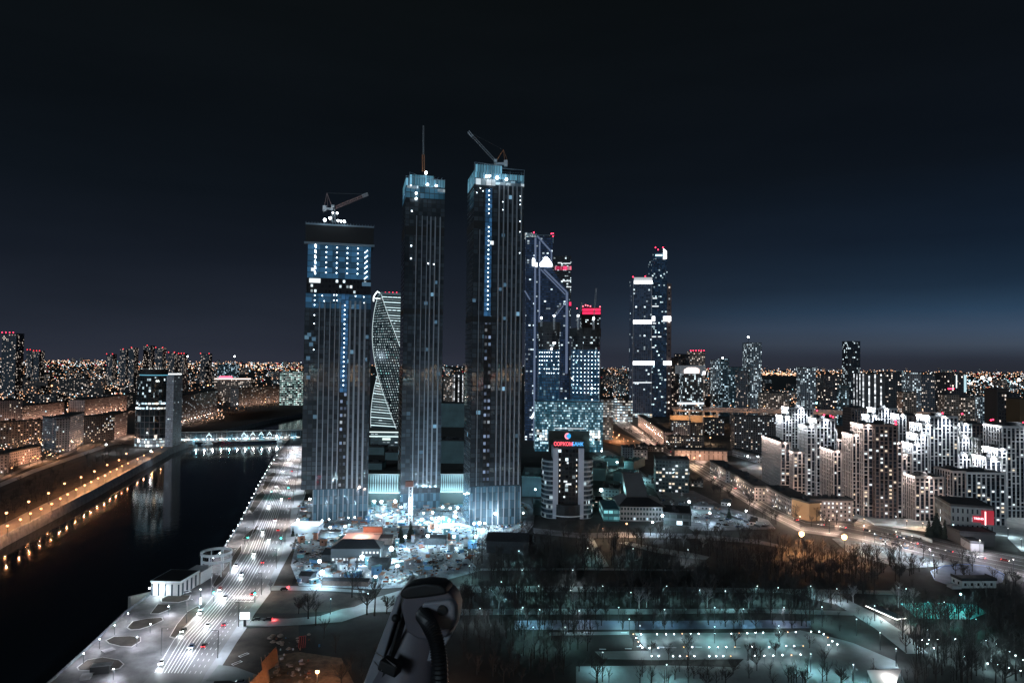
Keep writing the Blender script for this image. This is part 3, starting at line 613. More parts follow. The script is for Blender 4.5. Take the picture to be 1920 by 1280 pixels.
# ============================================================ MORE TOWERS
def extrude_px(mb, pts, Y, depth, m=0, back=True, m2=None):
    """front outline given where it stands at distance Y, extruded away by its real depth"""
    f=[DY(a,b_,Y) for a,b_ in pts]; bk=[p+Vector((0,depth,0)) for p in f]; n=len(f)
    x0=f[0].x; k=len(mb.v); mb.v += [tuple(p) for p in f]; mb.f.append(tuple(range(k,k+n))); mb.uv += [(p.x-x0,p.z) for p in f]; mb.m.append(m)
    for i in range(n):
        a,c=f[i],f[(i+1)%n]; L=(c-a).length; vert = abs(c.x-a.x)<.35*abs(c.z-a.z)
        if vert: uv=[(0,a.z),(0,c.z),(depth,c.z),(depth,a.z)]
        else: uv=[(0,0),(L,0),(L,depth),(0,depth)]
        mb.quad(a,c,bk[(i+1)%n],bk[i],uv, m if vert else (m if m2 is None else m2))
    return mb
# --- twisted tower
EV_Y=1330; evc=DY(735,805,EV_Y); evc.z=0; e=empty('twisted_tower', evc, 0, 'twisting tower with bright white floor lines and dotted lights between the left and middle towers', 'skyscraper')
R=39*EV_Y/1280; NF=60; zb=DY(735,808,EV_Y).z; zt_=DY(735,556,EV_Y).z
def evang(z):
    py=808-(z-zb)/(zt_-zb)*(808-556); return math.radians(225+(py-683)*90/160)
STR=facade('striped_floors',(.02,.05,.06),(.05,.08,.09),cw=60,ch=5.0,ww=1,wh=.30,lit=1,es=.95,pal=[(0,(.72,.95,1))],wr=.3,glow=(.0,.0,.0),gs=0); 
DOT=facade('dotted_floors',(.012,.025,.032),(.05,.08,.09),cw=4.6,ch=5.0,ww=.5,wh=.46,lit=.97,es=.62,pal=[(0,(.72,.93,1)),(.9,(.45,.95,1))],wr=.25,dots=True)
for k,(nm,mt) in enumerate((('floor_line_face',STR),('dotted_face',DOT),('floor_line_face',STR),('dotted_face',DOT))):
    m=MB()
    for i in range(NF):
        z0=zb+(zt_-zb)*i/NF; z1=zb+(zt_-zb)*(i+1)/NF
        q=[]
        for zz in (z0,z1):
            a=evang(zz)+math.radians(90*(k-1)); c=a+math.pi/2
            q.append((Vector((R*math.cos(a),R*math.sin(a),zz)),Vector((R*math.cos(c),R*math.sin(c),zz))))
        NS=6
        for j in range(NS):
            p=[q[0][0].lerp(q[0][1],j/NS),q[0][0].lerp(q[0][1],(j+1)/NS),q[1][0].lerp(q[1][1],(j+1)/NS),q[1][0].lerp(q[1][1],j/NS)]
            L=R*1.414; u0=L*j/NS; u1=L*(j+1)/NS; w0=z0-zb; w1=z1-zb
            m.quad(*p,[(u0,w0),(u1,w0),(u1,w1),(u0,w1)])
    m.build(nm, mt, e)
EDG=em('white_edge_light',(.75,.95,1),.9)
for k in range(4):
    m=MB()
    for i in range(NF):
        z0=zb+(zt_-zb)*i/NF; z1=zb+(zt_-zb)*(i+1)/NF; a=evang(z0)+math.radians(90*(k-1)); c=evang(z1)+math.radians(90*(k-1)); r=R+.4
        m.tube((r*math.cos(a),r*math.sin(a),z0),(r*math.cos(c),r*math.sin(c),z1),.55,n=4,cap=False)
    m.build('edge_light', EDG, e)
m=MB(); a0=evang(zt_); pts=[(R*math.cos(a0+math.radians(90*k)),R*math.sin(a0+math.radians(90*k))) for k in range(4)]; m.prism(pts,zt_,zt_+5); m.build('roof_deck', mat('roof_deck_light',(.3,.4,.42),.6), e)
m=MB(); pk=DY(709,547,EV_Y)-evc; l0=DY(704,566,EV_Y)-evc; r0=DY(724,562,EV_Y)-evc; l0.y=r0.y=-18; pk.y=-6
prev=l0
for i in range(1,9):
    q=l0.lerp(pk,i/8); q.x-=3*math.sin(math.pi*i/8); m.tube(prev,q,1.1,n=6); prev=q
prev=pk
for i in range(1,9):
    q=pk.lerp(r0,i/8); q.z+=2*math.sin(math.pi*i/8); m.tube(prev,q,.8,n=6); prev=q
m.tube(l0.lerp(pk,.3),r0,.6,n=5)
m.build('crown_ribbon', em('white_crown_light',(.85,.97,1),3), e)
m=MB(); 
for i in range(4): p=DY(724+i*7,556,EV_Y)-evc; m.box(p.x-.6,p.x+.6,-9,-8,zt_+5,zt_+8)
m.build('roof_light', LAMPR, e)
# mall and hall in front of it
b=simple('shopping_hall','long low hall with bright white eaves and sign at the foot of the twisting tower','building',(694,836),None,xr=752,yaw=0,ytop=812,d=30,m=facade('hall_front',(.08,.11,.12),(.1,.14,.16),cw=6,ch=4,lit=.3,es=.7,pal=COOL,ww=.7,wh=.3))
for i,py in enumerate((809,817)): b.add('eaves_light', MB().box(-1,b.w+1,-1.5-i,-.9-i,b.z(py)-.9,b.z(py)+.5,bottom=True), em('eaves_glow',(.75,.95,.95),1.5))
b.add('sign_letters', MB().box(b.w*.40,b.w*.66,-2.4,-2,b.z(824),b.z(820),bottom=True), em('sign_glow',(.8,1,.95),1.2))
for (x,y,x2,yt,d,lb_) in ((690,852,720,838,26,'flat dark roofed block below the bright eaves'),(722,862,752,848,20,'low dark hall just above the pale rounded tank'),(826,800,872,756,60,'broad dark roofed hall between the middle and right towers'),(826,868,872,826,40,'long teal sided hall seen in the gap left of the right tower'),(690,880,716,868,22,'pale low block with rounded corners above the ribbed hall')):
    simple('low_hall',lb_,'building',(x,y),None,xr=x2,yaw=-2,ytop=yt,d=d,m=mat('teal_hall_wall',(.07,.13,.14),.7,var=.3),boxes=4)
# --- tower with diagonal white braces
BY=1130
DB=facade('blue_glass_offices',(.010,.018,.032),(.03,.045,.08),cw=3.6,ch=4.0,ww=.9,wh=.6,lit=.06,es=1.0,pal=[(0,(.75,.9,1)),(.5,(.5,.75,1)),(.85,(1,.97,.95))],wr=.4,gr=.2,glow=(.02,.045,.11),gs=.3)
f0=DY(983,836,BY); f0.z=0; e=empty('braced_tower', f0, 0, 'blue glass tower with pale diagonal braces and a blazing white sign', 'skyscraper')
def under(e, mb, name, m, label=None):
    o=Vector(e.location); mb.v=[(v[0]-o.x,v[1]-o.y,v[2]-o.z) for v in mb.v]; ob=mb.build(name, m, e)
    if label: ob['label']=label
    return ob
under(e, extrude_px(MB(),[(984,838),(1068,838),(1067,548),(1036,505),(1036,445),(986,441)],BY,45,0,m2=1), 'glass_body', [DB, ROOF])
BR=em('brace_glow',(.34,.46,.75),.30)  # floodlight on the braces put into their own emission
for i,(a,c,wd) in enumerate((((1004,446),(1001,835),2.2),((1012,452),(1010,835),1.6),((1007,442),(1034,472),1.6),((1034,472),(1034,492),1.6),((1020,505),(1063,548),1.8),((1014,505),(1060,552),1.2),((1063,548),(1062,700),2.6),((984,545),(994,562),1.4),((1062,565),(1042,592),1.2))):
    m=MB(); m.tube(DY(*a,BY-1.2),DY(*c,BY-1.2),wd,n=4); under(e,m,'brace',BR)
SG=em('blazing_sign',(.92,.97,1),7)
m=MB(); extrude_px(m,[(1012,499),(1035,500),(1035,494),(1030,486),(1026,482),(1024,481),(1021,482),(1018,488),(1012,494)],BY-3,2); under(e,m,'lit_sign',SG)
m=MB(); extrude_px(m,[(998,498),(1003,499),(1003,486),(1000,483),(998,486)],BY-3,2); under(e,m,'lit_sign',SG)
m=MB(); extrude_px(m,[(1004,500),(1007,500),(1007,492),(1004,493)],BY-3,2); under(e,m,'lit_sign',SG)
m=MB(); extrude_px(m,[(984,444),(1008,444),(1006,438),(984,436)],BY-2,20); under(e,m,'crown_light',facade('crown_net',(.1,.16,.2),(.3,.5,.6),cw=2,ch=2,lit=.5,es=1.5,pal=COOL))
m=MB(); 
for px,py in ((1001,436),(1034,438),(1037,438),(1037,443)): p=DY(px,py,BY-2); m.ball(p,1.1)
under(e,m,'beacon',LAMPR)
m=MB(); m.tube(DY(1008,441,BY-2),DY(1034,441,BY-2),.5); m.tube(DY(1037,438,BY-2),DY(1037,455,BY-2),1.1); under(e,m,'crown_rail',mat('scaffold',(.2,.27,.33),.6))
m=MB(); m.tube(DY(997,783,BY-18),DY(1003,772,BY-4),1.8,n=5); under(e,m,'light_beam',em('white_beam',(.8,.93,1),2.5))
# --- red striped tower
def far_box(name,label,cat,pxl,pxr,ytop,Y,depth,m,group=None,base=None,yaw=0,roof=ROOF,rooms_=0):
    A=DY(pxl,ytop,Y); zt=A.z; A.z=0; e=empty(name,A,yaw,label,cat,group); wd=DY(pxr,ytop,Y).x-A.x
    MB().box(0,wd,0,depth,0,zt,top=False).build('wall',m,e); MB().box(-.3,wd+.3,-.3,depth+.3,zt,zt+1.2).build('roof',roof,e)
    e['_w']=wd; e['_h']=zt; return e
PB=facade('night_offices',(.02,.024,.03),(.03,.035,.045),cw=4,ch=4.2,ww=.8,wh=.5,lit=.12,es=1.4,pal=COOL,wr=.6)
e=far_box('office_tower','dark tower with a red and white striped top behind the braced tower','skyscraper',1038,1071,481,1450,45,PB)
Y_=1449; o=Vector(e.location)
def strip_px(e, name, pts, Y, m, depth=1.2):
    mb=extrude_px(MB(),pts,Y,depth); return under(e,mb,name,m)
REDS=facade('red_letters',(.25,.02,.05),(.5,.03,.08),cw=3,ch=13,ww=.66,wh=1,lit=1,es=1.2,pal=[(0,(1,.06,.18)),(.5,(1,.2,.3)),(.75,(1,.5,.6))])
strip_px(e,'red_sign',[(1040,506),(1071,506),(1071,499),(1040,499)],Y_,REDS)
strip_px(e,'red_sign',[(1065,573),(1071,573),(1071,566),(1065,566)],Y_,em('red_panel',(1,.03,.12),1.3))
for a,b_,c in ((1046,1054,492),(1056,1070,493),(1052,1070,526),(1062,1071,537),(1051,1064,547),(1051,1064,551),(1051,1064,564),(1051,1064,576)): strip_px(e,'lit_floor',[(a,c+1.5),(b_,c+1.5),(b_,c),(a,c)],Y_,WINW)
# --- two stepped round towers with scaffolding hoods
CG=facade('site_lit_glass',(.006,.014,.022),(.02,.05,.08),cw=3.4,ch=4.4,ww=.86,wh=.8,lit=.05,es=.6,pal=[(0,(.5,.85,1)),(.7,(.8,.95,1))],wr=.4,gr=.2,glow=(.02,.08,.17),gs=.4,tilt=.03)
CGL=facade('lower_lit_glass',(.015,.04,.055),(.05,.10,.13),cw=2.4,ch=3.6,ww=.86,wh=.72,lit=.34,es=.8,pal=[(0,(.6,.85,.95)),(.4,(.3,.75,.9)),(.7,(.9,.97,1)),(.93,(1,.8,.6))],wr=.3,gr=.1,glow=(.04,.17,.26),gs=.5,tilt=.03)
def hooded(label, xl, xr, hood, body, base, Y, lights, cranes_):
    A=DY((xl+xr)/2,base,Y); A.z=0; e=empty('hooded_tower',A,0,label,'skyscraper','blue lit towers under black hoods')
    wd=DY(xr,600,Y).x-DY(xl,600,Y).x; r=wd/2; zz=lambda py: ZT((xl+xr)/2,py,Y)
    def ring(rr, n=14): return [(rr*math.cos(2*math.pi*i/n), 26+rr*.8*math.sin(2*math.pi*i/n)) for i in range(n)]
    MB().prism(ring(r),zz(hood[1]),zz(hood[0])).build('hood', mat('hood_netting',(.035,.04,.045),.9,var=.3,scale=.3), e)
    MB().prism(ring(r*.93),zz(body),zz(hood[1])).build('upper_floors', PB, e)
    MB().prism(ring(r*.95),0,zz(body)).build('glass_body', CG, e)
    for row in range(lights[0]):
        for i in range(lights[1]):
            t=-1+2*(i+.5)/lights[1]
            if random.random()<.16: continue
            x=t*r*.92; y=26-.8*r*.96*math.sqrt(max(0,1-(t*.95)**2))-.6
            inst('work_light', bulb(WL), e, (x,y,zz(body)-4-row*6.2), (0,0,0), (.62,)*3)
    return e
h1=hooded('round unfinished tower under a black hood with two bright floodlights on its front',1007,1051,(603,621),655,838,1010,(6,9),None)
h2=hooded('wider round unfinished tower under a black hood beside a thin red lit tower',1070,1129,(614,630),655,836,1040,(11,8),None)
for e_,Y,pl_ in ((h1,975,((1015,596,1.6),(1039,592,1.3),(1039,643,1.6),(1034,654,1.6))),(h2,1000,((1084,592,1.5),(1113,597,1.7),(1110,728,1.3),(1073,709,.9),(1110,749,.8)))):
    for px,py,r in pl_:
        p=DY(px,py,Y)-Vector(e_.location); inst('floodlight', bulb(LAMPW), e_, p, (0,0,0), (r,)*3)
        if py<600: m=MB(); lattice(m,p,Vector((p.x,p.y,DY(px,612,Y).z)),2.2,5,.25); m.build('crane_mast',CRW,e_)
# glass podium joining the two hooded towers
b=B('glass_podium','broad glass podium of lit floors joining the two hooded towers','building',(1003,846),xr=1130,yaw=0)
b.add('wall', MB().box(0,b.w,0,50,0,b.z(752)), CGL)
for i,(x0,x1,y0,y1) in enumerate(((.02,.18,800,772),(.80,.96,800,785))): b.add('lit_floor', MB().box(b.w*x0,b.w*x1,-.4,.2,b.z(825),b.z(805),bottom=True), facade('bright_lobby',(.1,.2,.22),cw=4,ch=4,ww=.8,wh=.8,lit=.9,es=1.5,pal=COOL))
b.add('dark_canopy', MB().box(b.w*.2,b.w*.8,-6,0,0,b.z(806),bottom=True), mat('dark_canopy_glass',(.01,.014,.018),.3))
b.add('lit_floor', MB().box(b.w*.28,b.w*.72,-6.3,-6,b.z(802),b.z(801),bottom=True), WINW)
# cranes on the hooded towers
for px0,py0,px1,py1,Y,lb_ in ((1039,592,1052,572,985,'short luffing crane with a lifted jib above the narrower black hood'),(1084,600,1092,568,1030,'small crane with red lights above the left of the wider hood'),(1113,600,1118,540,1020,'thin upright crane jib standing over the wider black hood')):
    f=DY(px0,618,Y); e=empty('site_crane',f,0,lb_,'crane','small cranes on the hooded towers')
    m=MB(); lattice(m,(0,0,0),DY(px0,py0,Y)-f,1.8,6,.3); m.build('mast',CRW,e)
    m=MB(); lattice(m,DY(px0,py0,Y)-f,DY(px1,py1,Y)-f,1.6,12,.28); m.build('jib',CRG,e)
    m=MB(); a=DY(px0,py0,Y)-f; m.box(a.x-3,a.x+1,-1,1,a.z-1,a.z+1.2,bottom=True); m.build('counterweight',CRW,e)
# thin red topped tower behind
e=far_box('office_tower','slender tower with two glowing red bands behind the wider hood','skyscraper',1091,1126,591,1600,40,PB)
strip_px(e,'red_sign',[(1092,583),(1126,583),(1126,578),(1092,578)],1599,em('red_panel',(1,.03,.12),1.3)); strip_px(e,'red_sign',[(1092,589),(1126,589),(1126,584.5),(1092,584.5)],1599,em('red_panel',(1,.03,.12),1.3))
strip_px(e,'crown_wall',[(1091,592),(1127,592),(1127,576),(1091,576)],1600.5,mat('dark_panel2',(.02,.02,.025),.7),30)
m=MB()
for px,py in ((1082,578),(1093,574),(1098,572),(1102,573),(1107,574),(1125,575)): m.ball(DY(px,py,1600),1.6)
under(e,m,'beacon',em('soft_red',(1,.15,.2),4))
# --- pair of tall towers with white bands
GA=facade('pale_stripe_glass',(.04,.06,.09),(.02,.03,.05),cw=5.2,ch=4.6,ww=.72,wh=.8,lit=.035,es=1.3,pal=COOL,wr=.4,gr=.2,glow=(.03,.05,.09),gs=.45)
GB=facade('dark_stripe_glass',(.010,.016,.026),(.015,.025,.045),cw=4,ch=4.6,ww=.85,wh=.7,lit=.07,es=1.2,pal=[(0,(.7,.92,1)),(.45,(.4,.85,1)),(.7,(1,1,1))],wr=.4,gr=.2,glow=(.02,.05,.1),gs=.4)
LB=em('white_band_light',(.95,.97,1),5)
NY=1640
e=far_box('banded_tower','pale glass tower crossed by three blazing white bands, shorter of the right pair','skyscraper',1187,1223,521,NY,46,GA,'pair of banded towers')
for a,b_,c,d in ((1189,1223,532,526),(1187,1222,607,600),(1187,1222,684,677)): strip_px(e,'light_band',[(a,c),(b_,c),(b_,d),(a,d)],NY-1,LB)
strip_px(e,'light_band',[(1189,526),(1223,526),(1223,520),(1189,520)],NY-1,em('dim_band_light',(.8,.85,.9),.6)); strip_px(e,'light_band',[(1187,718),(1222,718),(1222,716),(1187,716)],NY-1,WINW)
for px in (1187.5,1222): m=MB().tube(DY(px,530,NY-.8),DY(px-1.5,788,NY-.8),.5); under(e,m,'edge_line',mat('pale_edge',(.5,.5,.5),.5))
m=MB().ball(DY(1187,519,NY),1.4).ball(DY(1210,518,NY),1.3); under(e,m,'beacon',LAMPR)
strip_px(e,'lit_lobby',[(1187,787),(1223,787),(1223,775),(1187,775)],NY-2,facade('bright_lobby2',(.2,.2,.22),cw=5,ch=4,ww=.8,wh=.8,lit=.9,es=1.6,pal=COOL))
e=far_box('banded_tower','dark stepped glass tower with a glowing white slanted top, taller of the right pair','skyscraper',1222.5,1251,487,NY+20,50,GB,'pair of banded towers')
strip_px(e,'side_wing',[(1249,787),(1258,787),(1259,532),(1251,530)],NY+22,facade('brown_side',(.10,.07,.07),(.03,.03,.04),cw=12,ch=14,ww=.3,wh=.3,lit=.5,es=1.2,wr=.7),40)
strip_px(e,'crown',[(1228,487),(1250,487),(1250,474),(1228,474)],NY+24,GB,30)
strip_px(e,'light_band',[(1244,486),(1250,485),(1250,471),(1244,466)],NY+19,LB); strip_px(e,'lit_floor',[(1229,480),(1242,480),(1242,477),(1229,477)],NY+19,em('cyan_win',(.55,.9,1),2))
for a,b_,c,d in ((1219.5,1228,602,593),(1244,1258,602,593),(1222,1227,684,677),(1244,1259,684,677)): strip_px(e,'light_band',[(a,c),(b_,c),(b_,d),(a,d)],NY+18,LB)
m=MB()
for px,py in ((1229,464),(1234,468),(1243,464)): m.ball(DY(px,py,NY+20),1.4)
under(e,m,'beacon',LAMPR)
for a,b_,c in ((1224,1232,558),(1222,1235,573),(1224,1230,605),(1222,1230,630),(1234,1240,630),(1222,1228,650)): strip_px(e,'lit_floor',[(a,c+2),(b_,c+2),(b_,c),(a,c)],NY+18.5,WINW)
# --- right middle distance: individually placed blocks (px left, right, top, distance, depth, material, label)
PW=facade('lit_pale_flats',(.20,.23,.26),(.02,.03,.04),cw=4.2,ch=4.5,ww=.6,wh=.6,lit=.34,es=1.1,pal=COOL,glow=None)
PG=facade('lit_grey_flats',(.10,.11,.13),(.02,.03,.04),cw=4.2,ch=4.5,ww=.6,wh=.6,lit=.16,es=.9,pal=MIXD)
PD=facade('dark_flats',(.035,.038,.045),(.015,.02,.03),cw=5,ch=4.8,ww=.5,wh=.5,lit=.16,es=1.6,pal=MIXD)
PY_=facade('warm_flats',(.22,.17,.14),(.04,.03,.03),cw=4.4,ch=4.4,ww=.6,wh=.55,lit=.3,es=.9,pal=MIXD)
PT=facade('teal_flats',(.05,.08,.10),(.02,.05,.06),cw=4.2,ch=4.5,ww=.7,wh=.6,lit=.3,es=.9,pal=[(0,(.6,.85,1)),(.4,(.8,.95,1)),(.8,(.35,.65,.95))])
VS=facade('white_ribbed_flats',(.05,.06,.07),(.05,.06,.07),cw=13,ch=4.5,ww=.25,wh=.95,lit=.9,es=1.2,pal=[(0,(.9,.95,1))])
def fb(label,l,r_,t_,Y,d,m,name='apartment_tower',cat='apartment building',g=None): return far_box(name,label,cat,l,r_,t_,Y,d,m,g)
fb('blue grey tower with lit windows just right of the taller banded tower',1260,1278,671,1750,30,PG)
fb('dark tower with bright balcony lines just left of the block with red roof lights',1269,1293,664,1800,30,PD)
e=fb('square topped tower with red lights along its roof behind the white screen block',1294,1322,659,1800,34,PY_)
m=MB(); 
for i in range(6): m.ball(DY(1295+i*5,657,1799),1.3)
under(e,m,'beacon',LAMPR)
e=fb('glass block under a projecting white top with a glowing screen, right of the banded pair',1281,1318,686,1500,36,facade('dark_grid_glass',(.02,.03,.035),(.02,.03,.04),cw=4,ch=4.5,ww=.7,wh=.7,lit=.3,es=1.3,pal=COOL),'screen_block','office building')
strip_px(e,'top_slab',[(1275,701),(1323,701),(1323,685),(1275,685)],1494,mat('pale_slab',(.42,.44,.46),.6),44)
strip_px(e,'screen',[(1283,699),(1311,699),(1311,692),(1305,689),(1290,689),(1283,693)],1493,em('warm_screen',(1,.8,.72),3)); strip_px(e,'screen',[(1318,702),(1323,702),(1323,696),(1318,696)],1493,em('white_screen',(1,1,1),2.5))
strip_px(e,'lit_floor',[(1270,758),(1320,758),(1320,754),(1270,754)],1490,WINW)
fb('pale apartment tower with a starry white roof lamp, left of a cluster',1337,1352,675,1720,24,PW)
fb('bluish apartment tower crowned by a white floodlight',1352,1367,672,1700,26,PT)
fb('wide bluish apartment block between two lit towers',1367,1400,688,1690,26,PT)
fb('tallest pale apartment tower of the right cluster under a white mast light',1400,1428,643,1660,30,PW)
fb('lower bluish wing left of the tallest pale apartment tower',1385,1402,695,1640,24,PG)
fb('dim brown low slab block in front of the right cluster',1430,1480,737,1600,30,PY_,'slab_block','apartment building')
fb('white ribbed apartment tower standing alone left of the dark slender tower',1502,1530,689,1560,26,PW)
fb('dark glass apartment block with one bright vertical strip',1544,1578,703,1500,28,PD)
fb('dark slender tall tower standing alone on the right skyline',1590,1613,640,1900,34,facade('slender_glass',(.03,.035,.045),(.02,.025,.035),cw=4,ch=5,ww=.8,wh=.6,lit=.14,es=1.2,pal=COOL),'skyscraper','skyscraper')
fb('bright low teal fronted block at the foot of the slender tower',1577,1592,722,1480,28,PT)
fb('white block with tall bright window strips right of the slender tower',1613,1660,701,1500,34,VS)
fb('dark block with scattered lights between two white lit blocks',1662,1700,697,1550,34,PD)
fb('block with bright white corners and rows of lit floors',1707,1727,698,1500,34,PW)
fb('long grey office block with a pale rounded end',1728,1775,702,1560,40,PG)
e=fb('dark block edged with white light strips and red letters near the right edge',1776,1812,699,1500,40,PD)
strip_px(e,'edge_light',[(1793,727),(1794.5,727),(1794.5,703),(1793,703)],1499,em('white_strip',(.8,.95,1),1.6)); strip_px(e,'edge_light',[(1808,735),(1812,735),(1812,703),(1808,703)],1499,em('white_strip2',(.6,.9,1),.9)); strip_px(e,'red_letters',[(1778,729.5),(1789,729.5),(1789,727.5),(1778,727.5)],1499,LAMPR)
fb('beige apartment block amid the orange street lights',1693,1718,735,1400,22,PY_)
fb('beige apartment slab with warm windows right of the orange street lights',1771,1799,740,1330,20,PY_)
fb('pair of joined beige blocks near the right edge, left one',1806,1828,745,1320,20,PY_); fb('pale lit block right of the joined beige block',1838,1852,743,1320,18,PW)
fb('brown dark tower slab near the right edge with no lights',1869,1892,730,900,24,mat('brown_slab',(.06,.045,.04),.8)); fb('dark tower slab at the right edge with few lights',1892,1912,738,880,24,PD); fb('dark ochre edged slab cut by the right edge of the picture',1912,1960,748,860,24,mat('ochre_slab',(.10,.06,.03),.8))
fb('dark slab block above the warm flats right of the hooded towers',1131,1150,748,1150,26,facade('grey_blue_grid',(.08,.11,.14),(.1,.13,.15),cw=3.4,ch=4.2,ww=.7,wh=.5,lit=.5,es=.6,pal=COOL),'office_block','office building')
fb('bright office block with a lit white roof line left of the banded pair',1152,1186,751,1500,30,facade('white_grid',(.12,.13,.14),(.04,.05,.06),cw=6,ch=6,ww=.8,wh=.45,lit=.8,es=1.1,pal=COOL),'office_block','office building')
for i,(l,r_,t_,Y) in enumerate(((832,848,706,2000),(848,868,702,2050))): fb(('lit apartment tower seen in the gap left of the right tower','white ribbed apartment tower touching the right tower in the gap')[i],l,r_,t_,Y,40,(PY_,VS)[i])
# blocks with rooms of their own
W1m=facade('plaster_windows',(.18,.16,.155),(.02,.022,.028),cw=3.4,ch=3.3,ww=.42,wh=.5,lit=.05,es=1.2,pal=MIXD)
W2m=facade('grey_windows',(.18,.19,.21),(.015,.018,.024),cw=3.4,ch=3.2,ww=.45,wh=.5,lit=.06,es=1.2,pal=COOL)
W3m=facade('dark_brick_windows',(.075,.068,.068),(.012,.013,.018),cw=3.4,ch=3.2,ww=.45,wh=.5,lit=.05,es=1.2,pal=WARM)
W4m=facade('beige_windows',(.36,.28,.26),(.02,.02,.024),cw=3.4,ch=3.3,ww=.4,wh=.52,lit=.03,es=1.2,pal=WARM)
WN=(3.4,3.2,.45,.5); WP=(3.4,3.3,.42,.5)
simple('slab_block','dark twelve storey slab with scattered lit windows left of the white towers','apartment building',(1377,846),None,xr=1458,yaw=-3,ytop=780,d=22,m=W3m,lit=34,win=WN,mats=(WINW,WINY,WINW))
simple('slab_block','pale eight storey block with small lit windows above the rail yard','apartment building',(1259,820),None,xr=1295,yaw=-6,ytop=789,d=18,m=W2m,lit=16,win=WN,wash=900)
simple('slab_block','dim slab stepping down right of the pale eight storey block','apartment building',(1295,822),None,xr=1318,yaw=-8,ytop=794,d=18,m=W3m,lit=9,win=WN)
simple('slab_block','dark block with lit windows above an orange street lamp','apartment building',(1322,815),None,xr=1358,yaw=-4,ytop=784,d=18,m=W3m,lit=18,win=WN)
simple('slab_block','long dark five storey block with rows of small windows beside the avenue','apartment building',(1252,842),None,xr=1320,yaw=-2,ytop=818,d=16,m=W3m,lit=26,win=WN,boxes=3)
simple('slab_block','pale long low house along the far end of the avenue','apartment building',(1196,798),(1244,836),ytop=778,d=14,m=W4m,lit=18,win=WP,wash=1500)
simple('warehouse','long beige warehouse lit warm by the crossing lamps','warehouse',(1265,862),None,xr=1364,yaw=-6,ytop=837,d=34,m=facade('ribbed_warehouse',(.28,.2,.16),(.14,.10,.08),cw=6,ch=9,ww=.25,wh=.8,lit=0,es=0,wr=.8),h=13,wash=2100)
simple('tunnel_house','long white house with an arched roof beside two blazing lamps','house',(1373,854),(1420,868),h=9,d=16,m=W2m)
simple('slab_block','four storey pale house nearest the crossing, first along the avenue','apartment building',(1331,884),(1361,905),ytop=864,d=17,m=W2m,lit=6,win=WP,side='right',boxes=2)
simple('slab_block','four storey house with balconies, second along the avenue','apartment building',(1369,908),(1415,940),ytop=885,d=18,m=W1m,lit=10,win=WP,side='right',boxes=3)
simple('slab_block','four storey house, third along the avenue before the orange lamps','apartment building',(1436,940),(1484,968),ytop=912,d=20,m=W1m,lit=12,win=WP,side='right',boxes=3)
simple('slab_block','brick house facing the two orange lamps at the end of the row','apartment building',(1519,976),None,xr=1600,yaw=-2,ytop=937,d=16,m=W1m,lit=26,win=WP,boxes=4,wash=1080)
simple('garage_block','brown windowless end house lit orange beside the brick house','apartment building',(1485,968),(1517,978),ytop=935,d=18,m=mat('ochre_wall',(.22,.15,.08),.85),boxes=1,wash=1500)
simple('office_block','dark eight storey office with teal lit corners in the industrial yard','office building',(1229,922),None,xr=1292,yaw=-9,ytop=862,d=34,m=facade('teal_office',(.03,.05,.055),(.02,.03,.035),cw=3.2,ch=3.6,ww=.7,wh=.5,lit=.05,es=1,pal=COOL),lit=24,win=(3.2,3.6,.7,.5),boxes=7)
simple('low_office','pale three storey house with dark square windows behind the yard','office building',(1188,860),None,xr=1214,yaw=-4,ytop=843,d=16,m=facade('pale_house',(.38,.37,.37),(.02,.02,.025),cw=4.5,ch=4.2,ww=.4,wh=.4,lit=.05,es=1,wr=.8))
simple('low_office','grey flat block left of the pale three storey house','office building',(1167,858),None,xr=1190,yaw=-4,ytop=838,d=22,m=W2m,boxes=3)
for lb_,a,xr,yw,h,d in (('grey flat shed left of the lit yard',(1133,872),1160,-20,8,30),('long white shed with a pitched grey roof in the yard',(1170,880),1188,-28,9,46),('wide dark shed in front of the long white shed',(1150,900),1184,-24,8,30),('big dark flat hall behind the bank tower on its left',(978,930),1022,-4,18,60),('teal walled low hall behind the bank tower',(1106,900),1135,-10,12,60),('low white shed beside the curved ramp',(1000,965),1022,-2,7,30)):
    simple('shed',lb_,'warehouse',a,None,xr=xr,yaw=yw,h=h,d=d,m=mat('teal_hall_wall',(.07,.13,.14),.7),boxes=3,rm=mat('roof_sheet_teal_lit',(.10,.20,.20),.75,var=.3,scale=.2))  # teal light falling on the roofs put into their colour
# pavilion with a swept dark roof
b=B('pavilion','pavilion with a swept up dark roof and teal lit flank beside the bank tower','building',(1163,976),xr=1243,yaw=-2); w_=b.w; zt=b.z(948)
b.add('wall', MB().box(0,w_,0,38,0,zt,top=False), facade('pavilion_front',(.16,.15,.15),(.02,.03,.03),cw=2.6,ch=4,ww=.6,wh=.5,lit=.12,es=1.3,pal=COOL))
m=MB(); z2=b.z(910)+6; c0=[(-2,-2,zt),(w_+2,-2,zt),(w_+2,40,zt),(-2,40,zt)]; c1=[(w_*.22,18,zt+4),(w_*.74,18,zt+4),(w_*.74,36,zt+4),(w_*.22,36,zt+4)]; c2=[(w_*.14,24,z2),(w_*.6,24,z2),(w_*.6,34,z2),(w_*.14,34,z2)]
for p,q in ((c0,c1),(c1,c2)):
    for i in range(4): m.quad(p[i],p[(i+1)%4],q[(i+1)%4],q[i])
m.quad(*c2); b.add('swept_roof', m, mat('dark_metal_roof',(.02,.022,.025),.45,var=.3))
m=MB().box(-14,-1,-2,36,0,zt*.8); b.add('teal_wing', m, facade('teal_wing_glass',(.03,.12,.14),(.1,.35,.38),cw=4,ch=5,ww=.85,wh=.5,lit=.7,es=.55,pal=[(0,(.4,.95,1)),(.6,(.7,1,1))]))
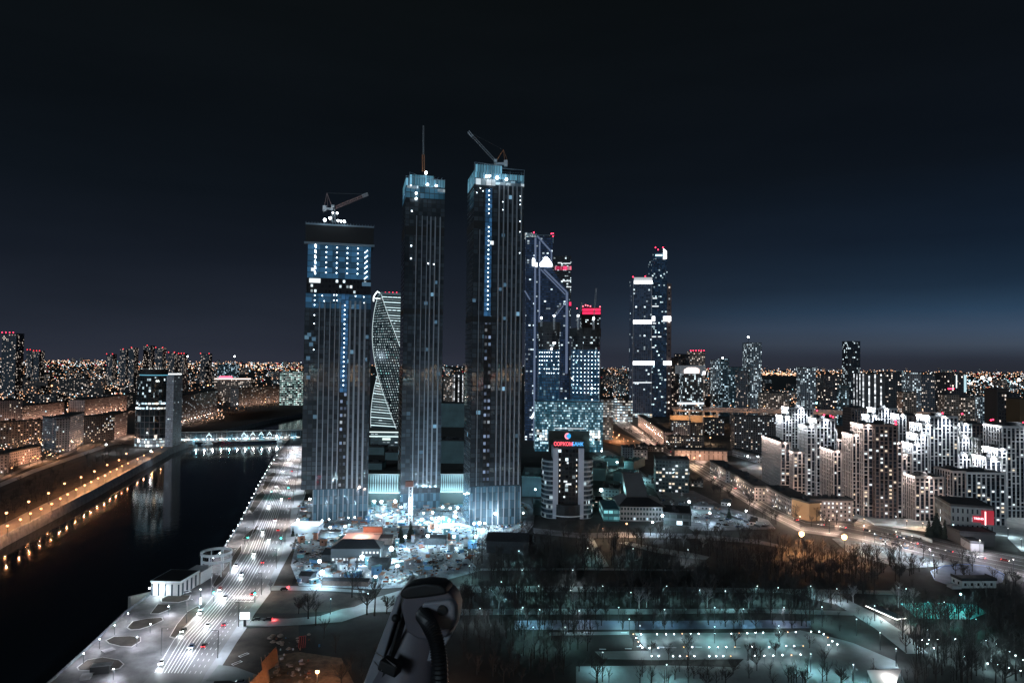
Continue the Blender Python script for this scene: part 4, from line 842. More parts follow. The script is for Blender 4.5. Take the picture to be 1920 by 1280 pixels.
simple('market_hall','low black roofed market hall with a bright glazed end, right of the swept roof','building',(1244,984),None,xr=1296,yaw=-12,h=9,d=34,m=facade('market_front',(.06,.07,.075),(.04,.05,.05),cw=5,ch=5,ww=.85,wh=.6,lit=.35,es=1.3,pal=COOL),boxes=2)
# --- bank tower
b=B('bank_tower','dark round sided bank tower with white pylons and a red and blue rooftop sign','office building',(1036,972),xr=1094,yaw=0); w_=b.w; z=b.z; zt=z(843)
b.add('glass_body', MB().box(w_*.16,w_*.84,3,30,0,zt), facade('bank_glass',(.006,.007,.009),(.012,.015,.019),cw=3,ch=3.6,ww=.8,wh=.7,lit=.05,es=1,pal=COOL,gr=.15))
for x0,x1 in ((0,.17),(.83,1)): b.add('pylon', MB().box(w_*x0,w_*x1,0,26,0,z(840)+(0)), mat('pale_blue_stone',(.34,.37,.44),.7,var=.1))
WG=facade('curved_bands',(.20,.24,.27),(.03,.045,.06),cw=2.2,ch=3.9,ww=1,wh=.66,lit=.08,es=.8,pal=COOL,gr=.15)
for cx,a0,a1 in ((0,90,270),(w_,-90,90)):
    pts=[(cx+9*math.cos(math.radians(a0+(a1-a0)*i/10)),13+13*math.sin(math.radians(a0+(a1-a0)*i/10))) for i in range(11)]
    b.add('curved_wing', MB().prism(pts,0,z(862),0,1), [WG,ROOF])
b.add('entrance_drum', MB().prism([(w_*.5+w_*.42*math.cos(math.radians(180+i*18)),3+8*math.sin(math.radians(180+i*18))) for i in range(11)],0,z(945),0,1), [mat('drum_glass',(.02,.022,.025),.2),DARK])
m=MB()
for i in range(12): a=math.radians(180+i*15); c=math.radians(180+(i+1)*15); m.tube((w_*.5+w_*.5*math.cos(a),3+9*math.sin(a),z(965)),(w_*.5+w_*.5*math.cos(c),3+9*math.sin(c),z(965)),.4,n=5)
b.add('canopy_ring', m, WHITE)
b.add('sign_frame', MB().box(w_*.02,w_*.98,4,8,zt,z(825)), mat('dark_panel2',(.02,.02,.025),.7))
for i in range(7):
    for x in (.225,.775): inst('lit_window', unit(WINY if i%2 else WINW), b.r, (w_*x,2.9,z(862+i*10)), (0,0,0), (.8,.3,1.6))
for px,py,ww_ in ((1060,903,6),(1066,908,9),(1064,868,3),(1058,932,3)): inst('lit_window', unit(WINW), b.r, ((px-1036)/58*w_,2.9,z(py)), (0,0,0), (ww_*.5,.3,1.4))
def text(s, size, mt, name='lettering', parent=None, loc=(0,0,0), ex=.15, sx=1):
    c=bpy.data.curves.new(name,'FONT'); c.body=s; c.size=size; c.extrude=ex; c.align_x='CENTER'; c.align_y='CENTER'; c.offset=.02*size
    t_=bpy.data.objects.new(name,c); COL.objects.link(t_); bpy.context.view_layer.update(); dg=bpy.context.evaluated_depsgraph_get(); me=bpy.data.meshes.new_from_object(t_.evaluated_get(dg)); bpy.data.objects.remove(t_)
    me.materials.clear(); me.materials.append(mt); o=inst(name, me, parent, loc, (math.pi/2,0,0), (sx,1,1)); return o
zs=(z(837)+z(829))/2; hs=(z(829)-z(838))
text('СОВКОМ', hs*1.05, em('sign_red',(1,.10,.14),2.2), 'lettering', b.r, (w_*.335,3.6,zs), .2, .86)
text('БАНК', hs*1.05, em('sign_blue',(.10,.45,.95),1.6), 'lettering', b.r, (w_*.80,3.6,zs), .2, .86)
cx=(1064-1036)/58*w_; cz=z(818); rr=(z(812)-z(824))/2
m=MB(); n=24
def disc(m,a0,a1,r0,r1,y):
    for i in range(n):
        a=math.radians(a0+(a1-a0)*i/n); c=math.radians(a0+(a1-a0)*(i+1)/n)
        m.quad((cx+r0*math.cos(a),y,cz+r0*math.sin(a)),(cx+r1*math.cos(a),y,cz+r1*math.sin(a)),(cx+r1*math.cos(c),y,cz+r1*math.sin(c)),(cx+r0*math.cos(c),y,cz+r0*math.sin(c)))
disc(m,80,280,.55*rr,rr,5); b.add('logo_crescent', m, em('logo_red',(1,.25,.32),2.0))
m=MB(); disc(m,-80,80,0,rr*.95,5.1); m.quad((cx-.45*rr,5,cz),(cx,5,cz-.6*rr),(cx+.3*rr,5,cz),(cx,5,cz+.6*rr)); b.add('logo_diamond', m, em('logo_blue',(.02,.38,.9),1.4))
b.add('sign_post', MB().box(cx-.3,cx+.3,5.4,6,z(827),cz-rr*.5), STEEL)
# grey hall with the red sign (right)
b=B('grey_hall','windowless grey hall with a glowing red corner sign below the white towers','building',(1783,1008),(1862,1014)); w_=b.w; zt=b.z(948); z=b.z
b.add('wall', MB().box(0,w_,0,40,0,zt,top=False), facade('grey_hall_wall',(.10,.12,.13),(.015,.02,.025),cw=3.2,ch=6,ww=.35,wh=.55,lit=.06,es=1.3,pal=COOL))
b.add('roof', slab(b,zt,40), ROOF)
b.add('pale_end', MB().box(w_+.02,w_+.3,0,40,0,zt-1,bottom=True), mat('grey_blue_cladding',(.17,.2,.23),.7))
b.add('red_panel', MB().box(w_*.52,w_*.92,-.5,-.05,z(975),z(963),bottom=True), em('red_panel_dim',(.55,.0,.025),.6))
b.add('red_panel', MB().box(w_*.72,w_+.5,-.7,-.55,z(978),z(952),bottom=True), em('red_panel_dim',(.55,.0,.025),.6))
text('TREND', (z(966)-z(971)), em('sign_pink',(1,.35,.4),4), 'lettering', b.r, (w_*.66,-.9,z(968)), .12)
b.add('light_bar', MB().box(w_*.80,w_*.83,-1,-.75,z(979),z(954),bottom=True), em('pink_bar',(1,.6,.6),2.5))
simple('black_shed','low black flat shed in front of the grey hall','shed',(1800,1022),None,xr=1866,yaw=-8,h=9,d=24,m=mat('charcoal_wall',(.035,.037,.04),.8,var=.2))
simple('perimeter_shed','pale low annex at the left end of the black shed','shed',(1795,1018),(1820,1034),h=6,d=8,m=mat('ribbed_grey_wall',(.2,.2,.21),.8))
# ============================================================ WHITE STEPPED APARTMENT TOWERS
PIER=mat('pale_pier',(.38,.38,.39),.7); PIERB=mat('brown_pier',(.10,.075,.068),.8); PIERW=mat('warm_pier',(.38,.325,.305),.75)
GW=facade('dark_glazing',(.02,.022,.026),(.014,.018,.026),cw=3.6,ch=3.3,ww=.96,wh=.8,lit=.0,es=1,gr=.12,wr=.4,tilt=.02)
def wing(root, x0, x1, y0, y1, z1, pier, cw=3.6, pw=1.05, lit=0, up=0, upc=(.92,.97,1), left=True, right=False, roof=True, rng=random):
    """a stepped volume: dark glazing behind a grid of piers and floor bands"""
    L=x1-x0; Dp=y1-y0
    nc=max(1,round(L/cw)); c=L/nc; nd=max(1,round(Dp/cw)); cd_=Dp/nd
    MB().box(x0,x1,y0,y1,0,z1,top=False).build('glazing', GW, root)
    m=MB()
    for i in range(nc+1):
        x=x0+i*c; m.box(max(x0-.45,x-pw/2),min(x1+.45,x+pw/2),y0-.5,y0-.01,0,z1+.6)
    fl=3.3; k=0; zz=fl*2
    while zz<z1-2:
        for i in range(nc):
            if rng.random()<(.45 if zz>12 else .95):
                x=x0+i*c; m.box(x+pw/2+.01,x+c-pw/2-.01,y0-.38,y0-.02,zz-.45,zz+.35,bottom=True)
        zz+=fl
    m.box(x0-.5,x1+.5,y0-.6,y0-.02,z1-1.1,z1+.8,bottom=True)
    if left:
        for i in range(nd+1):
            y=y0+i*cd_; m.box(x0-.5,x0-.01,max(y0,y-pw*.45),min(y1,y+pw*.45),0,z1+.6)
        zz=fl*2
        while zz<z1-2:
            for i in range(nd):
                if rng.random()<.5: m.box(x0-.38,x0-.02,y0+i*cd_+pw*.45,y0+(i+1)*cd_-pw*.45,zz-.45,zz+.35,bottom=True)
            zz+=fl
        m.box(x0-.6,x0-.02,y0,y1,z1-1.1,z1+.8,bottom=True)
    m.build('pier_frame', pier, root)
    if roof:
        r=MB().box(x0-.3,x1+.3,y0-.3,y1+.3,z1,z1+.5); r.box(x0+L*.3,x0+L*.6,y0+Dp*.3,y0+Dp*.6,z1+.5,z1+3.2); r.build('roof', ROOF, root)
    if up:
        for (lx,ly,rz_,ln) in (((x0+x1)/2,y0-2.3,0,L),)+(((x0-2.3,(y0+y1)/2,-math.pi/2,Dp),) if left else ()):
            d=bpy.data.lights.new('cornice_light','AREA'); d.shape='RECTANGLE'; d.size=ln; d.size_y=.5; d.energy=up*ln; d.color=upc; d.spread=math.radians(120)
            o=bpy.data.objects.new('cornice_light',d); COL.objects.link(o); o.parent=root; o.location=(lx,ly,z1+1.4)
            o.rotation_euler=Vector((0,.42,-1)).to_track_quat('-Z','X').to_euler() if rz_==0 else Vector((.42,0,-1)).to_track_quat('-Z','Y').to_euler()
    for q in range(lit):
        i=rng.randrange(nc); j=rng.randrange(1,max(2,int(z1/3.3)-1))
        inst('lit_window', unit(rng.choice((WINW,WINW,WINY))), root, (x0+(i+.5)*c,y0-.05,j*3.3+1.5),(0,0,0),(c-pw-.6,.2,1.6))
def tower(label, A, yaw, wings, depth=22, g='stepped apartment towers of the white estate'):
    """wings: (px left, px right, y top, y0, depth, pier, lit, uplight)"""
    base=P(*A); e=empty('apartment_tower', base, math.radians(yaw), label, 'apartment tower', g)
    c,s_=math.cos(math.radians(yaw)),math.sin(math.radians(yaw))
    def locx(px):
        lo,hi=-300,300
        for _ in range(40):
            mid=(lo+hi)/2
            if proj(base+Vector((mid*c,mid*s_,40)))[0]<px: lo=mid
            else: hi=mid
        return lo
    for (pl_,pr_,pt,y0,dp,pier,lit,up_) in wings:
        wing(e,locx(pl_),locx(pr_),y0,y0+dp,ZT(pl_,pt,base.y+y0),pier,lit=lit,up=up_, upc=(1,.88,.82) if pier is PIERW else (.92,.97,1))
    return e
UPL=370
tower('white stepped tower at the left end of the estate, with a brightly washed crown',(1484,886),-2,[(1487,1533,765,14,24,PIER,6,UPL*2.3),(1472,1489,781,8,22,PIER,2,UPL*2.3)])
tower('long low slab with a lit parapet below the leftmost white tower',(1490,932),-3,[(1488,1511,848,0,20,PIERW,5,UPL*.3),(1472,1489,830,12,60,PIERW,5,UPL*.4)])
tower('grey tower with white piers, second from the left at the front of the estate',(1532,936),-3,[(1531,1565,786,0,20,PIER,16,UPL*1.5),(1565,1577,805,10,18,PIER,5,UPL),(1577,1590,824,14,18,PIERW,3,UPL*.6),(1516,1532,800,4,22,PIER,6,UPL*.6)])
tower('low warm slab between the second tower and the darkest tower',(1562,950),-3,[(1563,1577,846,0,30,PIERW,6,UPL*.5),(1578,1612,877,6,22,PIERB,8,0)])
tower('plain brown tower with no lights behind the darkest tower',(1600,890),-3,[(1597,1635,766,0,24,PIERB,1,0)])
tower('near black tall tower, darkest of the white estate',(1642,972),-3,[(1641,1682,797,0,24,PIERB,26,0),(1624,1642,797,5,24,PIERW,6,UPL*.8),(1610,1624,816,12,20,PIERW,3,UPL*.8),(1683,1700,830,8,18,PIERW,5,UPL*.6),(1700,1724,852,14,18,PIERW,6,UPL*.5)])
tower('white crowned tower directly behind the darkest tower',(1646,900),-3,[(1648,1689,766,8,20,PIER,4,UPL*1.8),(1632,1650,779,2,18,PIER,2,UPL*1.6),(1592,1612,826,2,16,PIERW,3,UPL)])
tower('brown tower with one white lit edge right of the white crowned tower',(1692,908),-3,[(1697,1735,780,0,24,PIERB,3,0),(1684,1697,778,-2,18,PIER,2,UPL*1.6),(1708,1730,802,-10,12,PIERB,3,0)])
tower('white tower descending to the left in four bright steps',(1752,940),-3,[(1753,1805,781,8,24,PIER,14,UPL*2),(1733,1756,796,4,22,PIER,7,UPL*1.9),(1721,1740,815,0,20,PIER,5,UPL*1.7),(1707,1723,833,-4,20,PIER,4,UPL*1.7)])
tower('brown tower with white washed left steps near the right edge',(1810,925),-3,[(1823,1865,796,6,26,PIERB,3,0),(1802,1824,795,2,20,PIER,2,UPL*1.9),(1794,1818,820,-4,16,PIER,2,UPL*1.7),(1787,1808,852,-10,14,PIER,2,UPL*1.7)])
tower('grey mid height block with dark strips behind the rightmost tower',(1842,930),-3,[(1838,1873,823,0,20,PIER,6,0)])
tower('rightmost white tower with red beacons, cut by the edge of the picture',(1888,972),-3,[(1886,1975,800,4,26,PIER,26,UPL*.3),(1870,1887,842,0,20,PIER,5,UPL*1.8),(1843,1871,858,-4,18,PIER,5,UPL*2.2)])
tower('wide ten storey white front of tall dark windows beside the grey hall',(1815,984),-2,[(1813,1884,886,0,22,PIER,24,0),(1790,1813,884,2,26,PIERW,3,0)])
tower('low warm block with glowing pier tops between the darkest tower and the white front',(1716,976),-3,[(1716,1768,894,0,20,PIERW,16,UPL*.45),(1768,1786,893,6,16,PIER,4,0)])
for k,(px,py,Y) in enumerate(((1532,770,800),(1545,778,715),(1557,780,715),(1562,782,715),(1625,795,640),(1641,797,640),(1679,790,640),(1680,796,640),(1758,777,730),(1767,775,730),(1804,776,730),(1858,788,760),(1862,787,760),(1915,795,660),(1919,793,660))):
    p=DY(px,py,Y); e=empty('roof_beacon', p-Vector((0,0,3)),0,'red aviation beacon on the roof of %s'%('the leftmost white tower' if px<1540 else 'the second grey tower' if px<1570 else 'the darkest tower' if px<1700 else 'the descending white tower' if px<1810 else 'the brown stepped tower' if px<1870 else 'the rightmost tower'),'beacon','red roof beacons')
    inst('pole', unit(STEEL), e, (0,0,1),(0,0,0),(.3,.3,5)); inst('bulb', bulb(LAMPR), e, (0,0,3.4),(0,0,0),(.85,)*3)
# ============================================================ LEFT SIDE
# glass drum tower
b=B('glass_tower','dark drum shaped glass tower with lit floors standing at the bridge end','office tower',(241,838),xr=303,yaw=0); w_=b.w; z=b.z; r=w_/2; cy=r*.8
def oval(rr,k=.8,n=28): return [(r+rr*math.cos(2*math.pi*i/n), cy+rr*k*math.sin(2*math.pi*i/n)) for i in range(n)]
GT=facade('drum_glass_upper',(.012,.018,.022),(.015,.022,.028),cw=3.3,ch=4,ww=.8,wh=.8,lit=.10,es=1.1,pal=[(0,(.7,.9,1)),(.4,(1,.9,.8)),(.7,(.4,.85,.9)),(.9,(1,.7,.45))],gr=.1,tilt=.08)
GT2=facade('drum_glass_lower',(.06,.065,.07),(.012,.018,.022),cw=6.6,ch=9,ww=.88,wh=.9,lit=.05,es=1,pal=COOL,gr=.08,tilt=.06)
b.add('upper_drum', MB().prism(oval(r*.96),z(766),z(706),0,1), [GT,ROOF]); b.add('lower_drum', MB().prism(oval(r),0,z(766),0,1), [GT2,ROOF])
b.add('crown', MB().prism(oval(r*.82),z(706),z(692),0,1), [DARK,DARK]); b.add('crown_roof', MB().prism(oval(r*.78),z(692),z(690),0,1),[facade('thin_lights',(.2,.2,.2),cw=3,ch=2,lit=.6,es=1.2,pal=COOL),DARK])
LBD=facade('lit_ring',(.2,.25,.27),(.2,.25,.27),cw=5,ch=3,ww=.8,wh=1,lit=.85,es=2.0,pal=COOL)
for py,rr in ((756,.97),(765,1.005)): b.add('lit_ring', MB().prism(oval(r*rr+.15),z(py)-1.2,z(py)+1.2), LBD)
b.add('lit_ring', MB().prism(oval(r*.83),z(703.5),z(702)), em('cyan_ring',(.15,.5,.7),.9))
b.add('lit_base', MB().prism(oval(r*1.01),0,z(822)), facade('lit_base_glass',(.1,.12,.13),(.3,.35,.38),cw=4,ch=5,ww=.85,wh=.7,lit=.6,es=1.3,pal=COOL))
text('GA', z(711)-z(716), em('sign_white',(.9,1,1),2), 'lettering', b.r, (w_*.83,-.5,z(713.5)), .3)
b.add('rear_slab', MB().box(w_+.5,w_*1.24,8,34,0,z(703)), facade('pale_blue_panel',(.17,.21,.26),(.20,.25,.30),cw=2.6,ch=2.6,ww=.7,wh=.6,lit=.012,es=1,pal=COOL,gr=.5))
# riverside slabs
L_=lambda *a,**k: simple(*a,**k)
L_('slab_block','dark brown apartment block with orange lit trees at its foot, nearest the left edge','apartment building',(-40,838),(103,829),ytop=793,d=22,m=W3m,lit=34,win=WN,mats=(WINW,WINY),boxes=4,wash=570)
L_('slab_block','tall grey end-on apartment block with a pale balconied side','apartment building',(104,848),(129,846),ytop=786,d=60,m=W2m,lit=3,win=WN,side='right',boxes=2,wash=570)
L_('slab_block','pale balconied wing right of the tall grey end-on block','apartment building',(129,846),(156,832),ytop=782,d=20,m=facade('balconies',(.30,.30,.33),(.06,.065,.08),cw=3.4,ch=3.0,ww=.5,wh=.45,lit=.12,es=1.2,pal=MIXD),lit=6,win=(3.4,3.0,.5,.45),wash=1140)
L_('slab_block','long dark block with many lit windows left of the glass drum tower','apartment building',(156,832),(214,824),ytop=782,d=22,m=W3m,lit=34,win=WN,wash=570)
L_('slab_block','beige end of the long block beside the glass drum tower','apartment building',(214,824),(238,815),ytop=778,d=24,m=W4m,lit=10,win=WP,wash=1330)
L_('slab_block','pale pink eight storey block at the left edge behind the brown block','apartment building',(-40,800),(41,796),ytop=752,d=26,m=W4m,lit=16,win=WP,boxes=3,wash=1710)
L_('slab_block','pale pink long block sloping away right of the left edge block','apartment building',(41,794),(120,782),ytop=762,d=26,m=W4m,lit=14,win=WP,boxes=3,wash=1900)
L_('slab_block','pinkish house with a bright white lit cornice behind the long blocks','apartment building',(158,784),(238,770),ytop=750,d=30,m=W4m,lit=10,win=WP,boxes=3,wash=1710)
L_('school','low pinkish house with a white end near the left edge among orange lamps','house',(18,876),(76,862),h=17,d=18,m=W4m,lit=6,win=WP,boxes=3,wash=1330)
L_('school','white end house cut by the left edge above the park','house',(-30,890),(16,886),h=20,d=22,m=W1m,lit=3,win=WP,boxes=1,wash=1520)
m=MB()
b=B('lit_cornice_house','roof cornice glowing white on the pinkish house left of the drum tower','house',(158,783),(218,773)); b.add('cornice_light', MB().box(0,b.w,-1,-.4,b.z(752),b.z(750.4),bottom=True), em('eaves_glow',(.75,.95,.95),1.5)); b.add('attic', MB().box(0,b.w,0,8,0,b.z(749)), W4m)
L_('slab_block','grey nine storey block with lit windows right of the drum tower','apartment building',(340,798),(407,778),ytop=742,d=22,m=W2m,lit=40,win=WN,boxes=4,wash=950)
L_('slab_block','brown lit nine storey block above the dark meadow','apartment building',(447,762),(540,752),ytop=728,d=24,m=W1m,lit=46,win=WP,boxes=5,wash=1330)
L_('slab_block','pinkish lit end house touching the left tower above the meadow','apartment building',(540,752),(560,748),ytop=722,d=40,m=W4m,lit=8,win=WP,wash=1330)
L_('slab_block','beige block just behind the drum tower on its right','apartment building',(318,760),(338,752),ytop=722,d=26,m=W4m,lit=8,win=WP,wash=1710)
e=far_box('palace_block','long warm lit government block with a glowing roof line and red lamps','building',402,470,709,2000,40,PY_)
strip_px(e,'roof_line',[(402,711),(470,711),(470,709),(402,709)],1999,em('warm_line',(1,.75,.65),2)); strip_px(e,'red_lights',[(410,708.5),(436,708.5),(434,705),(412,705)],1998,em('red_glow',(1,.08,.14),4))
far_box('office_tower','bluish slab with vertical lights behind the red lit roof','office building',408,442,683,2300,30,PT)
far_box('office_block','wide teal office with bright floor rows touching the left tower','office building',525,566,697,1900,40,facade('teal_rows',(.05,.07,.07),(.06,.09,.09),cw=5,ch=5,ww=.85,wh=.45,lit=.8,es=1,pal=[(0,(.6,.9,.85)),(.5,(.9,1,.95)),(.8,(1,.85,.7))]))
e=far_box('hotel_block','pale block with a glowing white roof edge behind the drum tower','office building',306,340,702,1900,30,PG); strip_px(e,'roof_line',[(306,702),(340,702),(340,700),(306,700)],1899,em('white_line',(.9,.97,1),2.5))
e=far_box('high_rise','tall lone tower with red top lights at the left edge of the skyline','skyscraper',4,31,625,2100,34,PG); m=MB(); [m.ball(DY(4+i*7,623,2099),1.6,6,4) for i in range(4)]; under(e,m,'beacon',LAMPR)
for l,r_,t_,lb_ in ((50,61,656,'tower with a bright white corner strip right of the left edge tower'),(63,74,658,'dark twin beside the tower with the bright corner'),(225,237,655,'thin tower with two red roof lamps left of two taller towers'),(241,252,652,'thin red lamped tower between two similar ones'),(269,283,648,'tallest distant tower with a red stepped top on the left skyline'),(292,305,652,'slim distant tower with a white topped roof right of the tallest'),(316,327,661,'dark distant tower with a red ring'),(335,345,663,'small dark distant tower with a red top, rightmost of the row'),(200,211,664,'distant tower crowned by a white lamp'),(376,392,663,'distant dark double tower left of the stadium lights')):
    e=far_box('high_rise',lb_,'skyscraper',l,r_,t_,random.uniform(2900,3300),34,PG,'towers on the left skyline'); m=MB(); o=Vector(e.location); hh=e['_h']; ww=e['_w']
    for q in ((0,1),(.5,),(.1,.6),(0,.5,1))[int(l)%4]: m.ball((ww*q,0,hh+2),2.6,6,4)
    m.build('beacon', em('far_red',(1,.06,.08),2), e)
# ============================================================ BRIDGE
b0=DY(303,822,1060); b1=DY(567,821,1130); b0.z=b1.z=0
ang=math.atan2(b1.y-b0.y,b1.x-b0.x); Lb=(b1-b0).length; e=empty('footbridge', b0, ang, 'covered footbridge with lit deck and small triangular skylights across the river', 'bridge')
zb_=lambda py: ZT(430,py,1090)
MB().box(-6,Lb,0,14,zb_(828),zb_(824),bottom=True).build('deck', mat('bridge_deck',(.16,.15,.15),.8), e)
MB().box(-2,Lb,1,13,zb_(811),zb_(809),bottom=True).build('roof', mat('bridge_roof',(.03,.033,.037),.6), e)
MB().box(-2,Lb,.5,.9,zb_(809),zb_(808.2),bottom=True).build('roof_edge', mat('bridge_edge',(.45,.45,.45),.6), e)
for i in range(28): x=3+i*(Lb-6)/27; MB().box(x,x+.5,.9,1.3,zb_(824),zb_(811)).build('glazing_post', mat('bridge_post',(.15,.17,.19),.5), e)
facadeB=facade('bridge_glass',(.02,.03,.04),(.02,.03,.04),cw=2.2,ch=2.2,ww=.85,wh=.8,lit=.6,es=2.2,pal=COOL)
MB().box(20,Lb-4,1.4,1.7,zb_(824.5),zb_(821),bottom=True).build('lit_gallery', facadeB, e)
MB().box(2,Lb,3,12,zb_(821),zb_(812)).build('gallery_glass', facade('bridge_upper',(.012,.016,.02),(.02,.025,.03),cw=4,ch=4,lit=.08,es=1.2,pal=COOL), e)
for px in (388,453,470,486,502):
    x=(px-303)/264*Lb; m=MB(); m.tube((x-3.6,.4,zb_(818)),(x,.4,zb_(811)),.35); m.tube((x+3.6,.4,zb_(818)),(x,.4,zb_(811)),.35); m.tube((x-2,.4,zb_(815)),(x+2,.4,zb_(815)),.3); m.build('lit_gable', em('gable_light',(.75,.95,1),2.2), e)
for px in (334,522):
    x=(px-303)/264*Lb; MB().box(x-4,x+4,0,16,-8,zb_(828)).build('pier', CONC, e)
for i in range(16): plight((Lb*(.06+i*.058),-1.5,zb_(821)), 1500 if i not in (9,13) else 4500, ((.8,.95,1),(.6,.9,1),(1,.85,.75),(.3,.8,1))[i%4], .6, e)
inst('floodlight', bulb(LAMPW), e, ((516-303)/264*Lb,-1,zb_(820)), (0,0,0), (1.5,)*3)
# reflecting bright panels hang under the deck edge
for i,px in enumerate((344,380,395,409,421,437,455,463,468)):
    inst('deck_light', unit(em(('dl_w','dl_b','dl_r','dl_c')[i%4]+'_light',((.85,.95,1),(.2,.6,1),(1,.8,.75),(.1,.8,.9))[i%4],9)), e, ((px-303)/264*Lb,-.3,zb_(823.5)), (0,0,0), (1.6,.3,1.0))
# moored boats
for px,py,L,lb_ in ((352,838,34,'long white river boat moored by the bridge pier'),(398,832,36,'dark river boat moored beyond the white boat')):
    p=P(px,py,WZ); e=empty('river_boat',p,math.radians(62),lb_,'boat'); m=MB()
    n=10; hull=[(-L/2,-3),(L/2-6,-3.2),(L/2,0),(L/2-6,3.2),(-L/2,3)]
    m.prism(hull,-.4,1.6); m.build('hull', mat('boat_hull',(.3,.32,.35),.5) if 'white' in lb_ else mat('boat_dark',(.03,.035,.04),.5), e)
    MB().box(-L/2+3,L/2-9,-2.4,2.4,1.6,4.2).build('cabin', facade('boat_cabin',(.45,.47,.5),(.02,.03,.04),cw=2,ch=2.6,ww=.7,wh=.45,lit=.1,es=1), e); MB().box(-L/2+2,L/2-8,-2.8,2.8,4.2,4.45,bottom=True).build('cabin_roof', mat('boat_roof',(.4,.42,.45),.6) if 'white' in lb_ else DARK, e)
# ============================================================ PROMENADE KIOSK BUILDING
b=B('river_station','white striped riverside pavilion with a round open ring roof at its far end','pavilion',(283,1116),xr=338,yaw=-3); w_=b.w; z=b.z; zt=b.z(1090)
print('pav',w_,zt)
b.add('wall', MB().box(0,w_,0,20,0,zt), mat('white_tile',(.50,.48,.49),.6,var=.08,scale=1))
m=MB()
for i in range(5): x=.6+i*(w_-1.2)/4.1-.5; m.box(x,x+.9,-.06,0,.2,zt-1,bottom=True)
b.add('dark_strip', m, mat('navy_strip',(.01,.03,.05),.4)); b.add('cornice', MB().box(-.3,w_+.3,-.4,20,zt,zt+.7), WHITE); b.add('roof', MB().box(.2,w_-.2,.1,19.5,zt+.71,zt+.8), DARK)
m=MB()
for i in range(4): m.box(w_+.01,w_+.1,1.5+i*4.6,3.2+i*4.6,.3,zt-.8,bottom=True)
b.add('dark_strip', m, mat('navy_strip',(.01,.03,.05),.4))
MB().box(w_*.45,w_*1.05,20,34,0,zt*.9).build('rear_wing', mat('white_tile',(.50,.48,.49),.6), b.r)
cxr=w_*1.0; cyr=40; RR=8.5
for zz,nm in ((zt+4.6,'ring_beam'),(zt+.6,'lower_ring')):
    m=MB(); n=36
    for i in range(n if nm=='ring_beam' else 22):
        a=2*math.pi*(i+ (0 if nm=='ring_beam' else -12))/n; c=2*math.pi*(i+1+(0 if nm=='ring_beam' else -12))/n
        for r0,r1 in ((RR,RR+.5),):
            P0=[(cxr+r0*math.cos(a),cyr+r0*math.sin(a)),(cxr+r1*math.cos(a),cyr+r1*math.sin(a)),(cxr+r1*math.cos(c),cyr+r1*math.sin(c)),(cxr+r0*math.cos(c),cyr+r0*math.sin(c))]
            m.prism([P0[0],P0[1],P0[2],P0[3]],zz,zz+1.5)
            m.quad(*[(p[0],p[1],zz) for p in P0][::-1])
    m.build(nm, WHITE, b.r)
for i in range(8):
    a=2*math.pi*i/8; m=MB().tube((cxr+8.7*math.cos(a),cyr+8.7*math.sin(a),0),(cxr+8.7*math.cos(a),cyr+8.7*math.sin(a),zt+4.6),.28,n=8); m.build('column', WHITE, b.r)
plight((w_*.35,-3,3), 900, (.8,.95,1), .2, b.r); plight((-1.5,-2,4), 500, (.8,.95,1), .2, b.r); inst('wall_lamp', bulb(LAMPW), b.r, (-.6,-.6,4.2),(0,0,0),(.35,)*3); inst('wall_lamp', bulb(LAMPW), b.r, (w_*.33,-.5,3.6),(0,0,0),(.3,)*3)
# ============================================================ LAMPS
OR=(1,.42,.17); CW_=(.78,.90,1); TEAL=(.45,.95,1)
def lamp(px,py,z,power,col,m,r,label,group,spot=None,poler=.14,cat='street lamp',name='street_lamp',arm=0):
    p=P(px,py,z); e=empty(name,(p.x,p.y,0),0,label,cat,group)
    inst('pole', unit(STEEL), e, (-arm,0,z/2),(0,0,0),(poler*2,poler*2,z))
    if arm: inst('arm', unit(STEEL), e, (-arm/2,0,z+.25),(0,0,0),(abs(arm),.16,.16))
    inst('lamp_head', unit(STEEL), e, (0,0,z+r*.8+.08),(0,0,0),(r*1.8,r*1.4,.14))
    inst('bulb', bulb(m), e, (0,0,z),(0,0,0),(r,r,r))
    if power: plight((0,0,z-r-.35), power, col, .25, e, spot, (0,0,-1) if spot else None)
    return e
g='orange lamps along the left embankment road'
for i,(a,b_) in enumerate(((-30,1010),(14,985),(38,973),(57,962),(77,953),(97,944),(113,934),(127,926),(143,917),(159,909),(171,903),(184,896),(197,891),(207,884),(219,879),(229,873),(240,868),(258,860),(270,853),(286,847),(303,838))):
    lamp(a,b_,8,8000,OR,LAMPO,.85 if b_>890 else .72,'orange street lamp in the row along the left embankment road',g)
for a,b_ in ((12,961),(54,940),(91,924),(121,906),(152,894),(177,883),(201,871),(223,862),(237,850)):
    lamp(a,b_,10,8000,OR,LAMPO,.95,'orange lamp standing among the bare trees above the left embankment road','orange lamps among the left bank trees')
for a,b_ in ((20,861),(27,857),(22,877),(46,826),(52,824),(73,824),(98,831),(102,829),(118,843),(94,852),(71,859),(153,827),(172,825),(80,826),(94,832),(62,858),(66,855),(392,763),(399,766),(430,765),(443,765),(458,762),(374,770),(340,775),(328,777),(497,753),(515,752),(535,750)):
    lamp(a,b_,8,7000 if a<200 else 3500,OR,LAMPO,.6,'orange courtyard lamp between the old blocks on the left bank' if a<200 else 'orange lamp at the edge of the dark meadow beyond the bridge','orange courtyard lamps of the left bank' if a<200 else 'orange lamps by the meadow')
